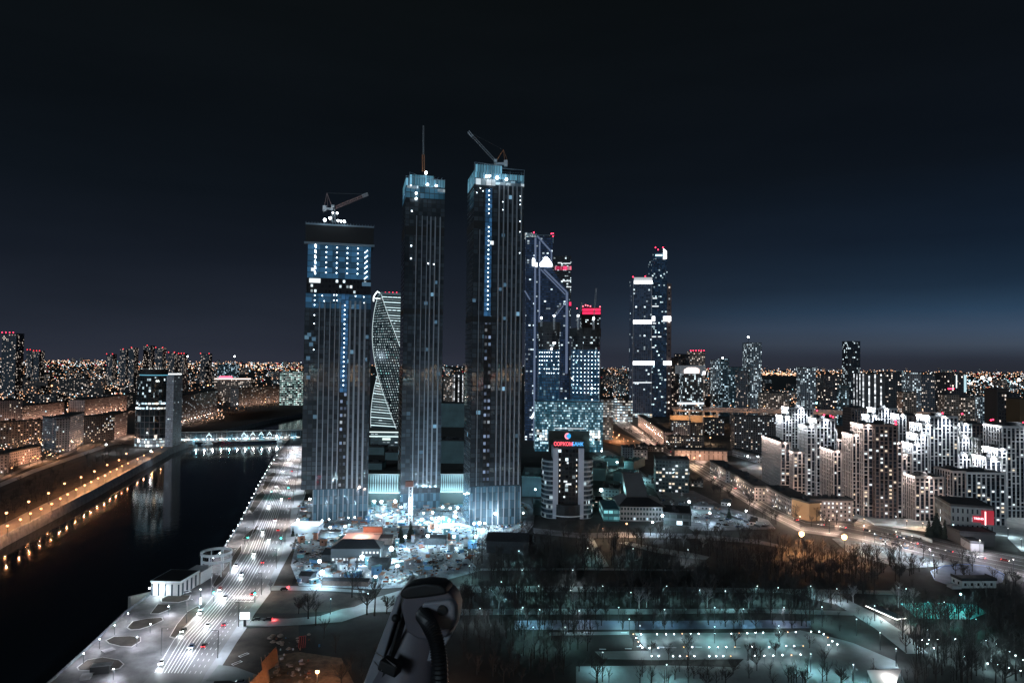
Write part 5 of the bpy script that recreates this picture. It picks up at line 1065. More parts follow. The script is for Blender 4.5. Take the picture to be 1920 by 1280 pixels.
for a,b_,pw,lb_ in ((260,826,14000,'blazing white floodlight at the foot of the drum tower'),(283,845,6000,'white floodlight right of the drum tower foot'),(199,833,9000,'white floodlight over the snowy car park left of the drum tower'),(445,757,4000,'white floodlight above the dark meadow'),(298,779,1500,'small white light on the right side of the drum tower')):
    lamp(a,b_,12,pw,CW_,LAMPW,1.0,lb_,'white floodlights of the left bank',name='floodlight',cat='lamp')
# riverside road: tall lamps with arms, some added to even out the road's brightness
k=0
for tt in (.06,.22,.34,.44,.53,.61,.68,.735,.78,.82,.86,.90,.93,.96,.99):
    for kk,arm in ((-.02,-2.5),(1.03,2.5)):
        p=road_pt(tt,kk); e=empty('street_lamp',(p.x,p.y,0),0,'slim long armed street lamp on the %s side of the road'%('river' if kk<0 else 'city'),'street lamp','tall lamps along the riverside road')
        inst('pole', unit(STEEL), e, (0,0,6),(0,0,0),(.26,.26,12)); inst('arm', unit(STEEL), e, (-arm/2,0,12),(0,0,0),(2.7,.14,.14)); inst('lamp_head', unit(STEEL), e, (-arm,0,11.9),(0,0,0),(1.1,.4,.2))
        inst('bulb', unit(em('road_lamp_panel',(.9,.95,1),4)), e, (-arm,0,11.76),(0,0,0),(.7,.3,.06)); plight((-arm,0,11.3), 4700*(1+.5*tt), ((.86,.92,1),(1,.86,.78))[k%3==2], .3, e, 150, (0,0,-1)); k+=1
# traffic lights
TG_=em('green_signal',(.03,1,.75),18)
for a,b_,lb_ in ((401,1110,'green traffic light on the river side of the near crossing'),(478,1112,'green traffic light on the city side of the near crossing'),(465,1007,'green traffic light on the river side of the middle crossing'),(527,1008,'green traffic light on the city side of the middle crossing'),(509,921,'green traffic light on the river side of the far crossing'),(541,914,'green traffic light on the city side of the far crossing')):
    p=P(a,b_,5); e=empty('traffic_light',(p.x,p.y,0),0,lb_,'traffic light','green traffic lights over the riverside road')
    inst('pole', unit(STEEL), e, (0,.2,4),(0,0,0),(.22,.22,8)); inst('signal_box', unit(DARK), e, (0,0,5.9),(0,0,0),(.5,.35,1.3)); inst('green_lens', bulb(TG_), e, (0,-.3,5),(0,0,0),(.42,)*3); plight((0,-1.6,5),120,(.05,1,.75),.3,e)
# promenade globe lamps
for a,b_ in ((316,1136),(240,1149),(215,1171),(187,1197),(157,1224),(282,1169),(257,1193),(213,1253),(376,1104)):
    lamp(a,b_,4.5,1500,(.9,.93,1),LAMPW,.26,'small globe lamp on the paved promenade near the flower beds','globe lamps on the near promenade',poler=.09)
pts=[(391,1054),(400,1045),(412,1036),(419,1026),(427,1013),(433,1004),(438,994),(446,984),(453,972),(458,960),(463,951),(467,942),(472,932),(476,925),(480,916),(484,909),(488,902),(492,895),(497,888),(501,881),(505,874),(509,868),(514,861),(519,853)]
for i,(a,b_) in enumerate(pts): lamp(a,b_,3.5,700 if i%2==0 else 0,(.95,.92,.95),LAMPW,.36,'tiny white lamp in the row along the quay edge','quay edge lamps',poler=.09)
# construction site
SITE=[(581,935,1.1),(559,974,1.0),(702,939,1.3),(715,940,1.5),(741,939,1.5),(752,950,.9),(769,949,1.1),(794,961,.6),(811,960,.9),(791,973,1.1),(809,971,.8),(824,970,.8),(830,970,.8),(830,950,.9),(844,952,.8),(858,951,1.0),(854,959,1.1),(842,975,.8),(855,968,.8),(877,938,.6),(893,957,.6),(899,980,1.3),(889,981,.9),(909,980,.8),(929,962,1.2),(981,961,.6),(1004,917,.8),(619,988,.9),(647,986,.8),(604,975,.5),(617,973,.5),(653,970,.5),(665,969,.5),(720,965,.5)]
for i,(a,b_,s) in enumerate(SITE):
    lamp(a,b_,11 if b_<965 else 8,13000*s if s>.75 else 1500,(.42,.75,1) if i%3 else (.8,.93,1),LAMPW,.72*s+.16,'white floodlight on the building site below the dark towers','floodlights of the building site',name='floodlight',cat='lamp')
for a,b_,s,lb_ in ((760,1005,.9,'first from the left of four floodlights in a row before the dark sheds'),(802,1004,1.1,'second of four floodlights in a row before the dark sheds'),(851,1005,1.0,'third of four floodlights in a row before the dark sheds'),(892,1005,.9,'last of four floodlights in a row before the dark sheds'),(734,1028,1.5,'big floodlight beside the fir trees right of the lit two storey house'),(679,1043,1.3,'floodlight in front of the lit two storey house'),(599,1051,1.1,'floodlight among blue lit cabins left of the two storey house'),(604,1072,1.3,'floodlight by the cabins nearest the lower left verge'),(745,1060,.9,'small floodlight low in the yard below the fir trees'),(704,1080,.8,'floodlight inside a bare white lit tree'),
   (1128,845,.9,'floodlight on the teal lit roofs behind the bank tower'),(1157,866,1.1,'floodlight left of the long white shed'),(1196,890,1.3,'floodlight on the corner of the long white shed yard'),(1127,918,1.6,'largest floodlight, right beside the bank tower'),(1112,825,.9,'floodlight at the foot of the wider hooded tower'),(1292,940,1.2,'floodlight in the car park right of the swept roof'),(1242,966,1.0,'floodlight on the market hall front'),(1224,978,.8,'floodlight left of the market hall lawn'),(1331,961,.8,'floodlight in the lower car park'),(1367,945,.9,'floodlight on a mast in the parked car yard'),(1399,957,.7,'floodlight beside the avenue kerb wall'),(1402,855,1.1,'left of two cool floodlights by the tunnel house'),(1421,855,1.3,'right of two cool floodlights by the tunnel house')):
    lamp(a,b_,9,13000*s,TEAL if 1100<a<1200 else (.6,.85,1),LAMPW,.95*s,'white '+lb_ if not lb_.startswith(('big','largest','small')) else lb_,'single floodlights of the yards',name='floodlight',cat='lamp')
for a,b_,s,lb_ in ((1303,842,1.6,'upper of two warm floodlights in front of the beige warehouse'),(1302,858,1.2,'lower of two warm floodlights in front of the beige warehouse'),(1161,815,1.3,'warm floodlight above the rail yard'),(1332,820,1.3,'orange floodlight between the mid distance blocks'),(1435,863,1.6,'left of two warm floodlights by the small roundabout'),(1448,864,1.5,'right of two warm floodlights by the small roundabout'),(1175,981,.9,'warm white lamp under the row of trees left of the market hall'),(1129,810,.8,'orange lamp at the left end of the rail yard'),(1150,810,.8,'orange lamp at the end of the bright avenue'),(1130,990,.01,'hidden orange lamp in the glowing trees right of the bank tower'),(1445,735,1.6,'warm star bright lamp on the roof of the brown slab'),(1415,756,1.3,'orange lamp under the pale cluster of towers'),(1356,750,1.0,'orange lamp left under the pale cluster of towers'),(1275,790,.9,'warm lamp on the orange lit flyover wall')):
    lamp(a,b_,10,14000*max(s,.7),(1,.66,.42) if s<1.5 else (1,.74,.55),LAMPO if s!=1.3 else LAMPO,max(.15,.8*s),lb_,'warm floodlights of the right side',name='floodlight',cat='lamp')
for a,b_,lb_ in ((1503,1000,'left of two huge orange lamps at the road junction'),(1583,1006,'right of two huge orange lamps at the road junction'),(595,1258,'huge orange lamp over the rubble yard at the bottom'),(837,1275,'orange lamp at the bottom edge beside the hose')):
    near=b_>1200; lamp(a,b_,14 if not near else 11,60000 if not near else 14000,OR,em('lamp_orange_big',(1,.52,.22),8),1.9 if not near else .8,lb_,None,cat='street lamp')
# avenue lamps
for i,(a,b_) in enumerate(((1180,792),(1205,812),(1232,826),(1262,842),(1290,852),(1335,880),(1372,900),(1412,922),(1455,948),(1500,968),(1555,975),(1620,985),(1680,996),(1743,1029),(1837,1012),(1900,1048),(1710,1004))):
    lamp(a,b_,10,15000,(1,.72,.56) if a<1700 else (.9,.9,1),em('soft_lamp',(1,.88,.75),5),.3,'slim street lamp beside the pale avenue','street lamps along the avenue')
for a,b_,c in ((1660,1015,(.7,.9,1)),(1690,1022,(.7,.9,1)),(1640,1000,(.7,.95,1)),(1620,1018,(.7,.9,1)),(1750,1040,(.7,.95,1)),(1890,990,(.7,.95,1)),(1915,1010,(.7,.95,1)),(1500,952,(1,.9,.8)),(1680,968,(.8,.95,1)),(1755,985,(.8,.95,1))):
    lamp(a,b_,7,5200,c,em('soft_lamp_cool',(.85,.95,1),5),.28,'cool lamp over the snowy ground by the estate forecourt','cool lamps of the estate forecourt')
# park lamps (shielded, teal pools), some added to spread the teal light
for a,b_ in ((880,1060),(940,1090),(1010,1098),(1130,1098),(1250,1098),(1420,1098),(1520,1098),(900,1140),(980,1138),(1160,1138),(1340,1138),(1470,1138),(1200,1172),(1340,1174),(1460,1172),(1000,1175),(1650,1185),(1680,1215),(1740,1180),(973,1032),(979,1068),(1074,1068),(1102,1027),(1187,1028),(922,1105),(1070,1106),(1086,1144),(1183,1110),(1246,1142),(1312,1105),(1360,1107),(1394,1141),(1541,1137),(1459,1101),(1569,1103),(1685,1101),(1699,1103),(1640,1135),(1770,1128),(1290,1030),(1012,1142),(1606,1160),(1520,1225),(1600,1245),(1250,1245),(1130,1222),(1060,1175),(1180,1160),(780,1118),(690,1112),(620,1122)):
    lamp(a,b_,8,4600,TEAL if (a*7)%3 else (.75,.9,1),em('park_lamp_panel',(.8,1,1),4),.26,'thin park lamp post with a teal pool of light below','park lamp posts',spot=165)
lamp(1801,1113,9,5200,TEAL,LAMPC,.5,'bright teal lamp beside the sports court',None)
for a,b_,pw in ((1720,1140,3200),(1790,1145,3000),(1740,1128,2500),(1830,1160,2200)): lamp(a,b_,8,pw,(.25,1,.9),em('court_lamp',(.3,1,.9),3),.2,'mast lamp at the green sports court','court mast lamps',spot=150)
STR_=[(1187.5,1188),(1202,1188),(1232,1188),(1249,1188),(1264,1188),(1279,1187),(1295,1187),(1310,1187),(1340,1187),(1371,1187),(1386,1186),(1401,1186),(1416.5,1185),(1431,1185),(1461.5,1184),(1477,1184),(1492,1184),(1521,1183),(1536,1183),(1544.5,1188),(1552,1194),(1560.5,1201),(1570,1207),(1553.5,1208),(1193,1195),(1197,1202),(1201,1209),(1204.5,1213),
 (1218,1214),(1234,1214),(1282,1212),(1298,1212),(1330,1212),(1346,1212),(1362,1212),(1378,1212),(1410,1211),(1442,1212),(1474,1210),(1489,1210),(1506,1210),
 (1222,1229),(1235,1229),(1262,1229),(1275,1229),(1288,1229),(1302,1229),(1330,1229),(1343,1229),(1356,1229),(1370,1229),(1415,1228),(1433,1228),(1450,1228),(1467,1227),(1484,1227),(1501,1226)]
for i,(a,b_) in enumerate(STR_):
    row='upper' if b_<1190 and a<1540 else 'middle' if 1209<b_<1216 else 'lower' if b_>1222 else 'slanting end'
    lamp(a,b_,3.2,120 if i%2 else 0,(.72,.95,1),LAMPW if i%5 else LAMPO,.25,'small round lamp in the %s row, park square'%row,'round lamps of the park square',poler=.05,cat='lamp')
for i,(a,b_) in enumerate(((1729,1199),(1741,1198),(1758,1198),(1773,1198),(1791,1197),(1807,1198),(1849,1200),(1868,1206),(1893,1221),(1904,1228),(1918,1236),(1751,1214),(1739,1206),(1808,1230),(1828,1236),(1852,1243),(1871,1245),(1892,1251),(1914,1256))):
    lamp(a,b_,3.2,600 if i%2 else 0,(.6,.95,1),LAMPW,.22,'small round lamp in the looping row at lower right','round lamps at lower right',poler=.05,cat='lamp')
# ============================================================ TREES
BARK=mat('bark',(.02,.018,.017),.95); TWIG=mat('twigs',(.036,.034,.034),.95); PALE=mat('lamplit_bark',(.45,.46,.46),.8); NEED=mat('fir_needles',(.012,.022,.018),.95)
def bare(seed, h=13, spread=.5, dens=1.0):
    r=random.Random(seed); t=MB(); c=MB(); th=h*r.uniform(.28,.4)
    lean=Vector((r.uniform(-.05,.05),r.uniform(-.05,.05),1)); top=lean*th
    t.tube((0,0,-.2),top,.32,.22,n=6,cap=False); t.tube(top,lean*h*.72+Vector((r.uniform(-.5,.5),r.uniform(-.5,.5),0)),.22,.08,n=5,cap=False)
    def grow(mb,p,d,L,rad,lv):
        q=p+d*L; mb.tube(p,q,rad,rad*.6,n=3,cap=False)
        if lv==0: return
        k=int((4 if lv>1 else 5)*dens)+r.randint(0,1)
        for _ in range(k):
            f=r.uniform(.35,1); nd=(d+Vector((r.uniform(-1,1),r.uniform(-1,1),r.uniform(-.25,.9)))*.75).normalized()
            grow(mb,p+d*L*f,nd,L*r.uniform(.45,.7),rad*.5,lv-1)
    for i in range(int(9*dens)):
        z=r.uniform(.55,1.6)*th; a=i*2.4+r.uniform(-.4,.4); p=lean*min(z,h*.7)
        d=Vector((math.cos(a)*spread*1.5,math.sin(a)*spread*1.5,r.uniform(.6,1.3))).normalized(); grow(c,p,d,h*r.uniform(.24,.36),.15,3)
    return t,c
TV=[]
for i,(h,sp,dn) in enumerate(((13,.5,1),(15,.35,.9),(11,.65,1),(16,.45,1.05),(12,.3,.8))):
    t,c=bare(100+i,h,sp,dn); TV.append((t.mesh('trunk',BARK),c.mesh('crown',TWIG)))
t,c=bare(300,13,.35,.9); LITTREE=(t.mesh('trunk',PALE),c.mesh('crown',mat('lamplit_twigs',(.30,.31,.31),.9)))  # pale bark and twigs stand in for lamplight on these trees
print('tree faces', [len(a[1].polygons) for a in TV])
def fir(seed,h=14):
    r=random.Random(seed); t=MB().tube((0,0,0),(0,0,h*.9),.22,.05,n=6); c=MB()
    for i in range(46):
        z=h*(.08+.9*(i/46)); rr=(1-i/46)*h*.23+.25
        for j in range(9):
            a=r.uniform(0,6.28); L=rr*r.uniform(.7,1.15); w_=L*.34
            d=Vector((math.cos(a),math.sin(a),0)); s_=Vector((-d.y,d.x,0)); p=Vector((0,0,z))
            c.tri(p+d*.1,p+d*L*.7+s_*w_-Vector((0,0,L*.22)),p+d*L-Vector((0,0,L*.45))); c.tri(p+d*.1,p+d*L-Vector((0,0,L*.45)),p+d*L*.7-s_*w_-Vector((0,0,L*.22)))
    return t,c
t,c=fir(5); FIR=(t.mesh('trunk',BARK),c.mesh('crown',NEED))
def tree(px,py,v,sc,label,group,name='bare_tree'):
    p=P(px,py); e=empty(name,p,random.uniform(0,6.28),label,'tree',group); e.scale=(sc,sc,sc*random.uniform(.9,1.1))
    inst('trunk',v[0],e); inst('crown',v[1],e)
rt=random.Random(11)
def inside(x,y,poly):
    c=False; n=len(poly); j=n-1
    for i in range(n):
        xi,yi=poly[i]; xj,yj=poly[j]
        if (yi>y)!=(yj>y) and x<(xj-xi)*(y-yi)/(yj-yi)+xi: c=not c
        j=i
    return c
LT=[bare(500+i,h,sp,.62) for i,(h,sp) in enumerate(((13,.5),(15,.4),(11,.6)))]
def mass(polys,name,label):
    V=MB()
    for poly,n,sc in polys:
        xs=[p[0] for p in poly]; ys=[p[1] for p in poly]; c=0; t_=0
        while c<n and t_<n*60:
            t_+=1; x=rt.uniform(min(xs),max(xs)); y=rt.uniform(min(ys),max(ys))
            if not inside(x,y,poly): continue
            c+=1; p=P(x,y); q=rt.uniform(*sc); a=rt.uniform(0,6.28); ca,sa=math.cos(a)*q,math.sin(a)*q
            for k,mb in enumerate(rt.choice(LT)):
                o_=len(V.v); V.v += [(p.x+x_*ca-y_*sa,p.y+x_*sa+y_*ca,z_*q) for x_,y_,z_ in mb.v]; V.f += [tuple(i+o_ for i in f) for f in mb.f]; V.uv += mb.uv; V.m += [k]*len(mb.f)
    return tag(V.build(name,[BARK,TWIG]),label,'trees',None,'stuff')
def scatter(poly,n,md,label,group,sc=(.8,1.15),vs=None,avoid=()):
    xs=[p[0] for p in poly]; ys=[p[1] for p in poly]; done=[]; tries=0
    while len(done)<n and tries<n*60:
        tries+=1; x=rt.uniform(min(xs),max(xs)); y=rt.uniform(min(ys),max(ys))
        if not inside(x,y,poly) or any(inside(x,y,a) for a in avoid): continue
        w3=P(x,y)
        if any((w3-q).length<md for q in done): continue
        done.append(w3); tree(x,y,rt.choice(vs or TV),rt.uniform(*sc),label,group)
scatter([(-20,952),(0,930),(100,886),(180,856),(255,834),(290,838),(220,872),(120,918),(40,962),(-20,990)],26,8,'bare tree in the brown strip above the left embankment road','bare trees of the left bank strip',(.7,1.0))
mass([([(-10,900),(60,874),(140,845),(200,820),(232,812),(215,804),(140,822),(100,836),(80,870),(-10,880)],60,(.8,1.1)),
 ([(0,855),(30,840),(100,846),(100,836),(0,834)],30,(.8,1.0)),([(-20,952),(0,930),(100,886),(180,856),(255,834),(290,838),(220,872),(120,918),(40,962),(-20,990)],60,(.6,.95)),
 ([(318,800),(335,784),(460,762),(560,752),(560,757),(450,775),(330,806)],60,(.8,1.2)),([(318,775),(335,764),(400,758),(440,752),(440,760),(330,796)],40,(.8,1.2)),([(1150,800),(1250,845),(1330,850),(1370,850),(1370,842),(1250,838),(1200,812)],50,(.7,1.0)),([(1480,905),(1560,945),(1640,972),(1640,978),(1540,960),(1480,930)],30,(.5,.7)),
 ([(880,1006),(1300,1004),(1440,1016),(1640,1052),(1740,1080),(1640,1096),(880,1094)],420,(.7,1.05)),([(860,1116),(1640,1118),(1560,1140),(860,1140)],170,(.7,1.05)),([(860,1112),(1640,1112),(1700,1190),(1560,1182),(860,1182)],220,(.22,.4)),([(880,1010),(1440,1020),(1640,1052),(1640,1096),(880,1094)],220,(.25,.45)),([(1690,1100),(1920,1110),(1920,1280),(1700,1280)],160,(.25,.5)),([(860,1150),(1130,1152),(1120,1200),(860,1200)],70,(.6,.9)),([(1700,1150),(1900,1145),(1940,1290),(1720,1290),(1690,1200)],90,(.8,1.15)),([(860,1190),(1120,1190),(1080,1280),(880,1280)],60,(.6,.9)),([(560,1180),(700,1160),(860,1170),(860,1290),(640,1290)],26,(.6,.9)),([(1080,1246),(1620,1262),(1700,1290),(1080,1290)],34,(.55,.8)),([(1120,1160),(1560,1158),(1560,1182),(1120,1182)],40,(.6,.9)),([(1560,1112),(1700,1116),(1760,1200),(1700,1190),(1620,1140)],34,(.6,1.0)),([(1560,1030),(1900,1085),(1900,1110),(1560,1050)],30,(.6,.9))],
 'woodland','mass of bare winter trees along the banks and filling the dark parts of the park')
PARK=[(880,1078),(1300,1076),(1700,1084),(1700,1100),(1300,1098),(880,1096)]
scatter(PARK,24,6,'bare tree in the dark belt above the upper park path','bare trees above the upper park path',(.8,1.1))
scatter([(860,1116),(1300,1114),(1600,1118),(1560,1138),(860,1140)],34,6,'bare tree between the two long park paths','bare trees between the park paths',(.8,1.1))
scatter([(860,1152),(1420,1151),(1560,1158),(1500,1164),(860,1163)],16,6,'bare tree between the lower park path and the pond','bare trees by the pond',(.75,1.05))
scatter([(1140,1182),(1500,1182),(1540,1240),(1180,1244)],14,8,'bare tree standing in the lit park square','bare trees in the park square',(.55,.75))
scatter([(1700,1150),(1900,1145),(1940,1290),(1720,1290),(1690,1200)],34,7,'tall dark bare tree in the thicket at lower right','bare trees in the lower right thicket',(.85,1.15))
scatter([(1420,1036),(1640,1050),(1740,1075),(1700,1095),(1400,1075)],26,7,'bare tree in the belt below the two huge orange lamps','bare trees below the huge orange lamps',(.8,1.1))
scatter([(960,1000),(1100,1004),(1140,992),(1300,1002),(1440,1014),(1470,1030),(1100,1022),(990,1020)],28,7,'bare tree along the park edge below the bank tower','bare trees along the park edge',(.75,1.05))
scatter([(1310,900),(1350,920),(1430,965),(1470,990),(1440,985),(1380,950),(1310,912)],14,6,'low bare tree between the car park and the avenue','bare trees beside the avenue',(.6,.85))
scatter([(1640,1032),(1760,1050),(1900,1085),(1920,1110),(1800,1090),(1640,1050)],12,8,'bare tree below the right end of the avenue','bare trees below the avenue end',(.7,1.0))
scatter([(900,1030),(1150,1030),(1300,1050),(1300,1064),(900,1062)],10,9,'bare tree on the dark lawn at the top of the park','bare trees on the upper lawn',(.7,1.0))
scatter([(1150,1250),(1400,1252),(1600,1262),(1600,1290),(1100,1290)],10,7,'bare tree at the bottom edge of the park','bare trees at the bottom edge',(.6,.85))
scatter([(1480,970),(1560,978),(1610,980),(1600,990),(1490,990)],8,5,'bare tree in front of the brick house','bare trees before the brick house',(.7,.9))
for px,py,sc,lb_ in ((578,1160,1.35,'forked brown tree beside the side road, left of the pale trunk'),(592,1172,1.0,'short forked tree with pale trunk left of the taller dark pair'),(660,1120,1.2,'tall bare tree with a white lit crown above the side road'),(688,1152,1.5,'tallest of the dark trunks by the side road'),(702,1154,1.4,'slender dark trunk right of the tallest tree by the side road'),(725,1150,1.1,'thin tree between the side road and the camera housing'),(508,1110,.55,'small round bare tree at the kerb of the riverside road'),(548,1030,.45,'dark small tree on the verge by the bright white tent'),(640,1290,1.0,'bush like tree lit orange at the bottom edge'),(560,1150,.8,'dim tree at the near end of the verge'),(1050,1240,.8,'round dark bare tree alone left of the park square'),(1545,1255,.7,'round bare tree casting a fan of shadows on the plaza'),(383,1062,.6,'thin tree by the quay behind the ring roof'),(392,1058,.7,'second thin tree by the quay behind the ring roof'),(398,1052,.5,'dark low tree by the quay behind the ring roof')):
    tree(px,py,rt.choice(TV),sc,lb_,None)
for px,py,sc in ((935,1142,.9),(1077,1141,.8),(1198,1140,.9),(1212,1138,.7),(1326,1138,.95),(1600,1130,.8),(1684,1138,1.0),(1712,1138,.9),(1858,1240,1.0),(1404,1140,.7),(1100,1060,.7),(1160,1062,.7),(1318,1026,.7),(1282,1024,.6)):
    tree(px,py,LITTREE,sc,'tree coloured pale for the lamp light beside a park path','pale lit trees of the park','pale_tree')
for px,py,sc,lb_ in ((751,1018,1.0,'left of two dark fir trees beside the building site fence'),(770,1010,1.15,'right of two dark fir trees beside the building site fence'),(738,1045,.8,'small fir beside the big floodlight'),(1756,1004,1.7,'tall dark spruce left of the grey hall'),(1742,1006,1.1,'lower spruce on the left of the tall one'),(1772,1008,1.1,'lower spruce on the right of the tall one'),(1367,972,.8,'blue lit fir in the car park'),(549,1005,.5,'small dark fir on the verge by the bright white tent')):
    tree(px,py,FIR,sc,lb_,None,'fir_tree')
# ============================================================ CARS AND SMALL THINGS
GLS=mat('car_glass',(.01,.012,.015),.1); TYR=mat('tyre',(.012,.012,.013),.8)
def car_meshes(col,nm):
    pm=mat('car_paint_'+nm,col,.3,.2); b_=MB()
    prof=[(-2.2,.35),(-2.2,.85),(-1.9,.98),(-1.2,1.02),(1.0,1.02),(2.0,.85),(2.2,.7),(2.2,.35)]
    n=len(prof)
    for s in (-1,1):
        k=len(b_.v); b_.v += [(x,s*.88,z) for x,z in prof]; b_.f.append(tuple(range(k,k+n))[::s]); b_.uv += [(0,0)]*n; b_.m.append(0)
    for i in range(n):
        a,c=prof[i],prof[(i+1)%n]; b_.quad((a[0],-.88,a[1]),(c[0],-.88,c[1]),(c[0],.88,c[1]),(a[0],.88,a[1]))
    g_=MB(); k=0
    lo=[(-1.75,-.8,1.0),(1.05,-.8,1.0),(1.05,.8,1.0),(-1.75,.8,1.0)]; hi=[(-1.25,-.66,1.45),(.35,-.66,1.45),(.35,.66,1.45),(-1.25,.66,1.45)]
    for i in range(4): g_.quad(lo[i],lo[(i+1)%4],hi[(i+1)%4],hi[i])
    r_=MB().box(-1.27,.37,-.68,.68,1.44,1.5,bottom=True)
    w=MB().tube((0,-.1,0),(0,.1,0),.33,n=12)
    return b_.mesh('body',pm),g_.mesh('cabin_glass',GLS),r_.mesh('roof_panel',pm),w.mesh('wheel',TYR)
CM=[car_meshes(c,n) for c,n in (((.45,.46,.48),'silver'),((.02,.02,.022),'black'),((.55,.56,.58),'white'),((.30,.03,.03),'red'),((.08,.09,.11),'grey'),((.03,.06,.14),'blue'))]
CN=('silver','black','white','red','grey','blue')
TL=em('tail_light',(1,.04,.05),10); HL=em('head_light',(1,.95,.85),8)
def car(px,py,rz,k,label,group,full=False,tail=0,head=0,z=0):
    p=P(px,py); e=empty('parked_car',(p.x,p.y,.15),math.radians(rz),label,'car',group); m=CM[k]
    inst('body',m[0],e); inst('cabin_glass',m[1],e); inst('roof_panel',m[2],e)
    for x,y in ((-1.4,-.85),(1.4,-.85),(-1.4,.85),(1.4,.85)): inst('wheel',m[3],e,(x,y,.33))
    for y in (-.6,.6):
        if tail: inst('tail_light',unit(TL),e,(-2.2,y,.8),(0,0,0),(.12,.35,.2))
        if head: inst('head_light',unit(HL),e,(2.2,y,.7),(0,0,0),(.1,.35,.2))
    if tail: plight((-3,0,.8),260,(1,.05,.06),.2,e)
car(481,1163,186,1,'black car waiting behind the lit billboard, left of the one with red lights','cars by the billboard'); car(502,1163,186,1,'black car with glowing red tail lights by the billboard','cars by the billboard',tail=1)
car(533,1106,12,1,'dark car with a red tail light on the upper side road','cars by the billboard',tail=0,head=0); 
p=P(541,1103); e=empty('brake_lamp',(p.x,p.y,0),0,'red lamp on the bollard behind the dark car on the upper side road','lamp'); inst('pole',unit(STEEL),e,(0,0,.6),(0,0,0),(.12,.12,1.2)); inst('bulb',bulb(TL),e,(0,0,1.2),(0,0,0),(.3,)*3); plight((0,-.8,1.4),260,(1,.05,.06),.2,e)
car(350,1112,50,2,'white car parked beside the striped pavilion',None); car(453,1281,5,4,'grey car parked on the lower left path near the fence panels',None)
rc=random.Random(3)
used=[]
def carlot(poly,n,rz,label,group):
    xs=[q[0] for q in poly]; ys=[q[1] for q in poly]; c=0; t_=0
    while c<n and t_<2000:
        t_+=1; x=rc.uniform(min(xs),max(xs)); y=rc.uniform(min(ys),max(ys)); w3=P(x,y)
        if not inside(x,y,poly) or any((w3-q).length<5.6 for q in used): continue
        used.append(w3); k=rc.choice((0,1,2,2,4,5,0)); car(x,y,rz+rc.uniform(-4,4),k,label%CN[k],group); c+=1
carlot([(1230,920),(1300,925),(1350,950),(1300,958),(1240,945)],16,60,'%s car parked right of the dark eight storey office','cars in the upper yard')
carlot([(1300,962),(1350,958),(1430,975),(1440,988),(1310,990)],18,15,'%s car in the bright lower car park','cars in the lower car park')
carlot([(560,1010),(600,1012),(640,1080),(620,1096),(552,1090)],16,70,'%s car among the site cabins near the verge','cars among the site cabins')
carlot([(720,1005),(735,1030),(760,1070),(900,1070),(860,1040),(930,1012)],14,20,'%s car in the dim yard below the four floodlights','cars in the dim yard')
carlot([(182,838),(225,818),(290,826),(280,838)],14,40,'%s car parked before the drum tower','cars before the drum tower')
carlot([(1660,1012),(1690,1018),(1700,1030),(1665,1022)],4,10,'%s vehicle on the bright forecourt by the avenue','cars on the forecourt')
for i in range(22):
    kk=(.08,.2,.33,.45,.57)[i%5]; tt=.03+.94*((i*.618)%1)**.8; p=road_pt(tt,kk); q=road_pt(min(1,tt+.02),kk); a=math.atan2(p.y-q.y,p.x-q.x); m=CM[(i*5)%6]; pp=p
    e=empty('car',(p.x,p.y,.45),a,'%s oncoming car with blazing headlights on the riverside road'%CN[(i*5)%6],'car','oncoming cars on the riverside road')
    inst('body',m[0],e); inst('cabin_glass',m[1],e); inst('roof_panel',m[2],e)
    for x,y in ((-1.4,-.85),(1.4,-.85),(-1.4,.85),(1.4,.85)): inst('wheel',m[3],e,(x,y,.33))
    for y in (-.6,.6): inst('head_light',unit(em('head_beam',(.92,.97,1),30)),e,(2.25,y,.7),(0,0,0),(.12,.45,.28))
    plight((2.8,0,.8),700,(.85,.95,1),.3,e,100,(1,0,-.12))
for i in range(7):
    kk=(.66,.75,.85)[i%3]; tt=.1+i*.12; p=road_pt(tt,kk); q=road_pt(min(1,tt+.02),kk); a=math.atan2(q.y-p.y,q.x-p.x); m=CM[(i*3+1)%6]
    e=empty('car',(p.x,p.y,.45),a,'%s car with red tail lights driving away on the riverside road'%CN[(i*3+1)%6],'car','departing cars on the riverside road')
    inst('body',m[0],e); inst('cabin_glass',m[1],e); inst('roof_panel',m[2],e)
    for x,y in ((-1.4,-.85),(1.4,-.85),(-1.4,.85),(1.4,.85)): inst('wheel',m[3],e,(x,y,.33))
    for y in (-.6,.6): inst('tail_light',unit(TL),e,(-2.25,y,.8),(0,0,0),(.12,.4,.25))
av=[P(*q).lerp(P(*r_),.5) for q,r_ in zip(avl[:-2],AVR[::-1][:-2])]
for i in range(22):
    f=(i*.618%1)*(len(av)-2); k=int(f); p=av[k].lerp(av[k+1],f-k); d=(av[k+1]-av[k]).normalized(); sd_=(-1 if i%2 else 1); p=p+Vector((-d.y,d.x,0))*sd_*3.2; d=d*sd_; m=CM[(i*5+2)%6]
    e=empty('car',(p.x,p.y,.65),math.atan2(d.y,d.x),'%s car on the pale avenue'%CN[(i*5+2)%6],'car','cars on the pale avenue')
    inst('body',m[0],e); inst('cabin_glass',m[1],e); inst('roof_panel',m[2],e)
    for x,y in ((-1.4,-.85),(1.4,-.85),(-1.4,.85),(1.4,.85)): inst('wheel',m[3],e,(x,y,.33))
    for y in (-.6,.6): inst('tail_light',unit(TL),e,(-2.25,y,.8),(0,0,0),(.12,.4,.25)); inst('head_light',unit(HL),e,(2.25,y,.7),(0,0,0),(.12,.45,.28))
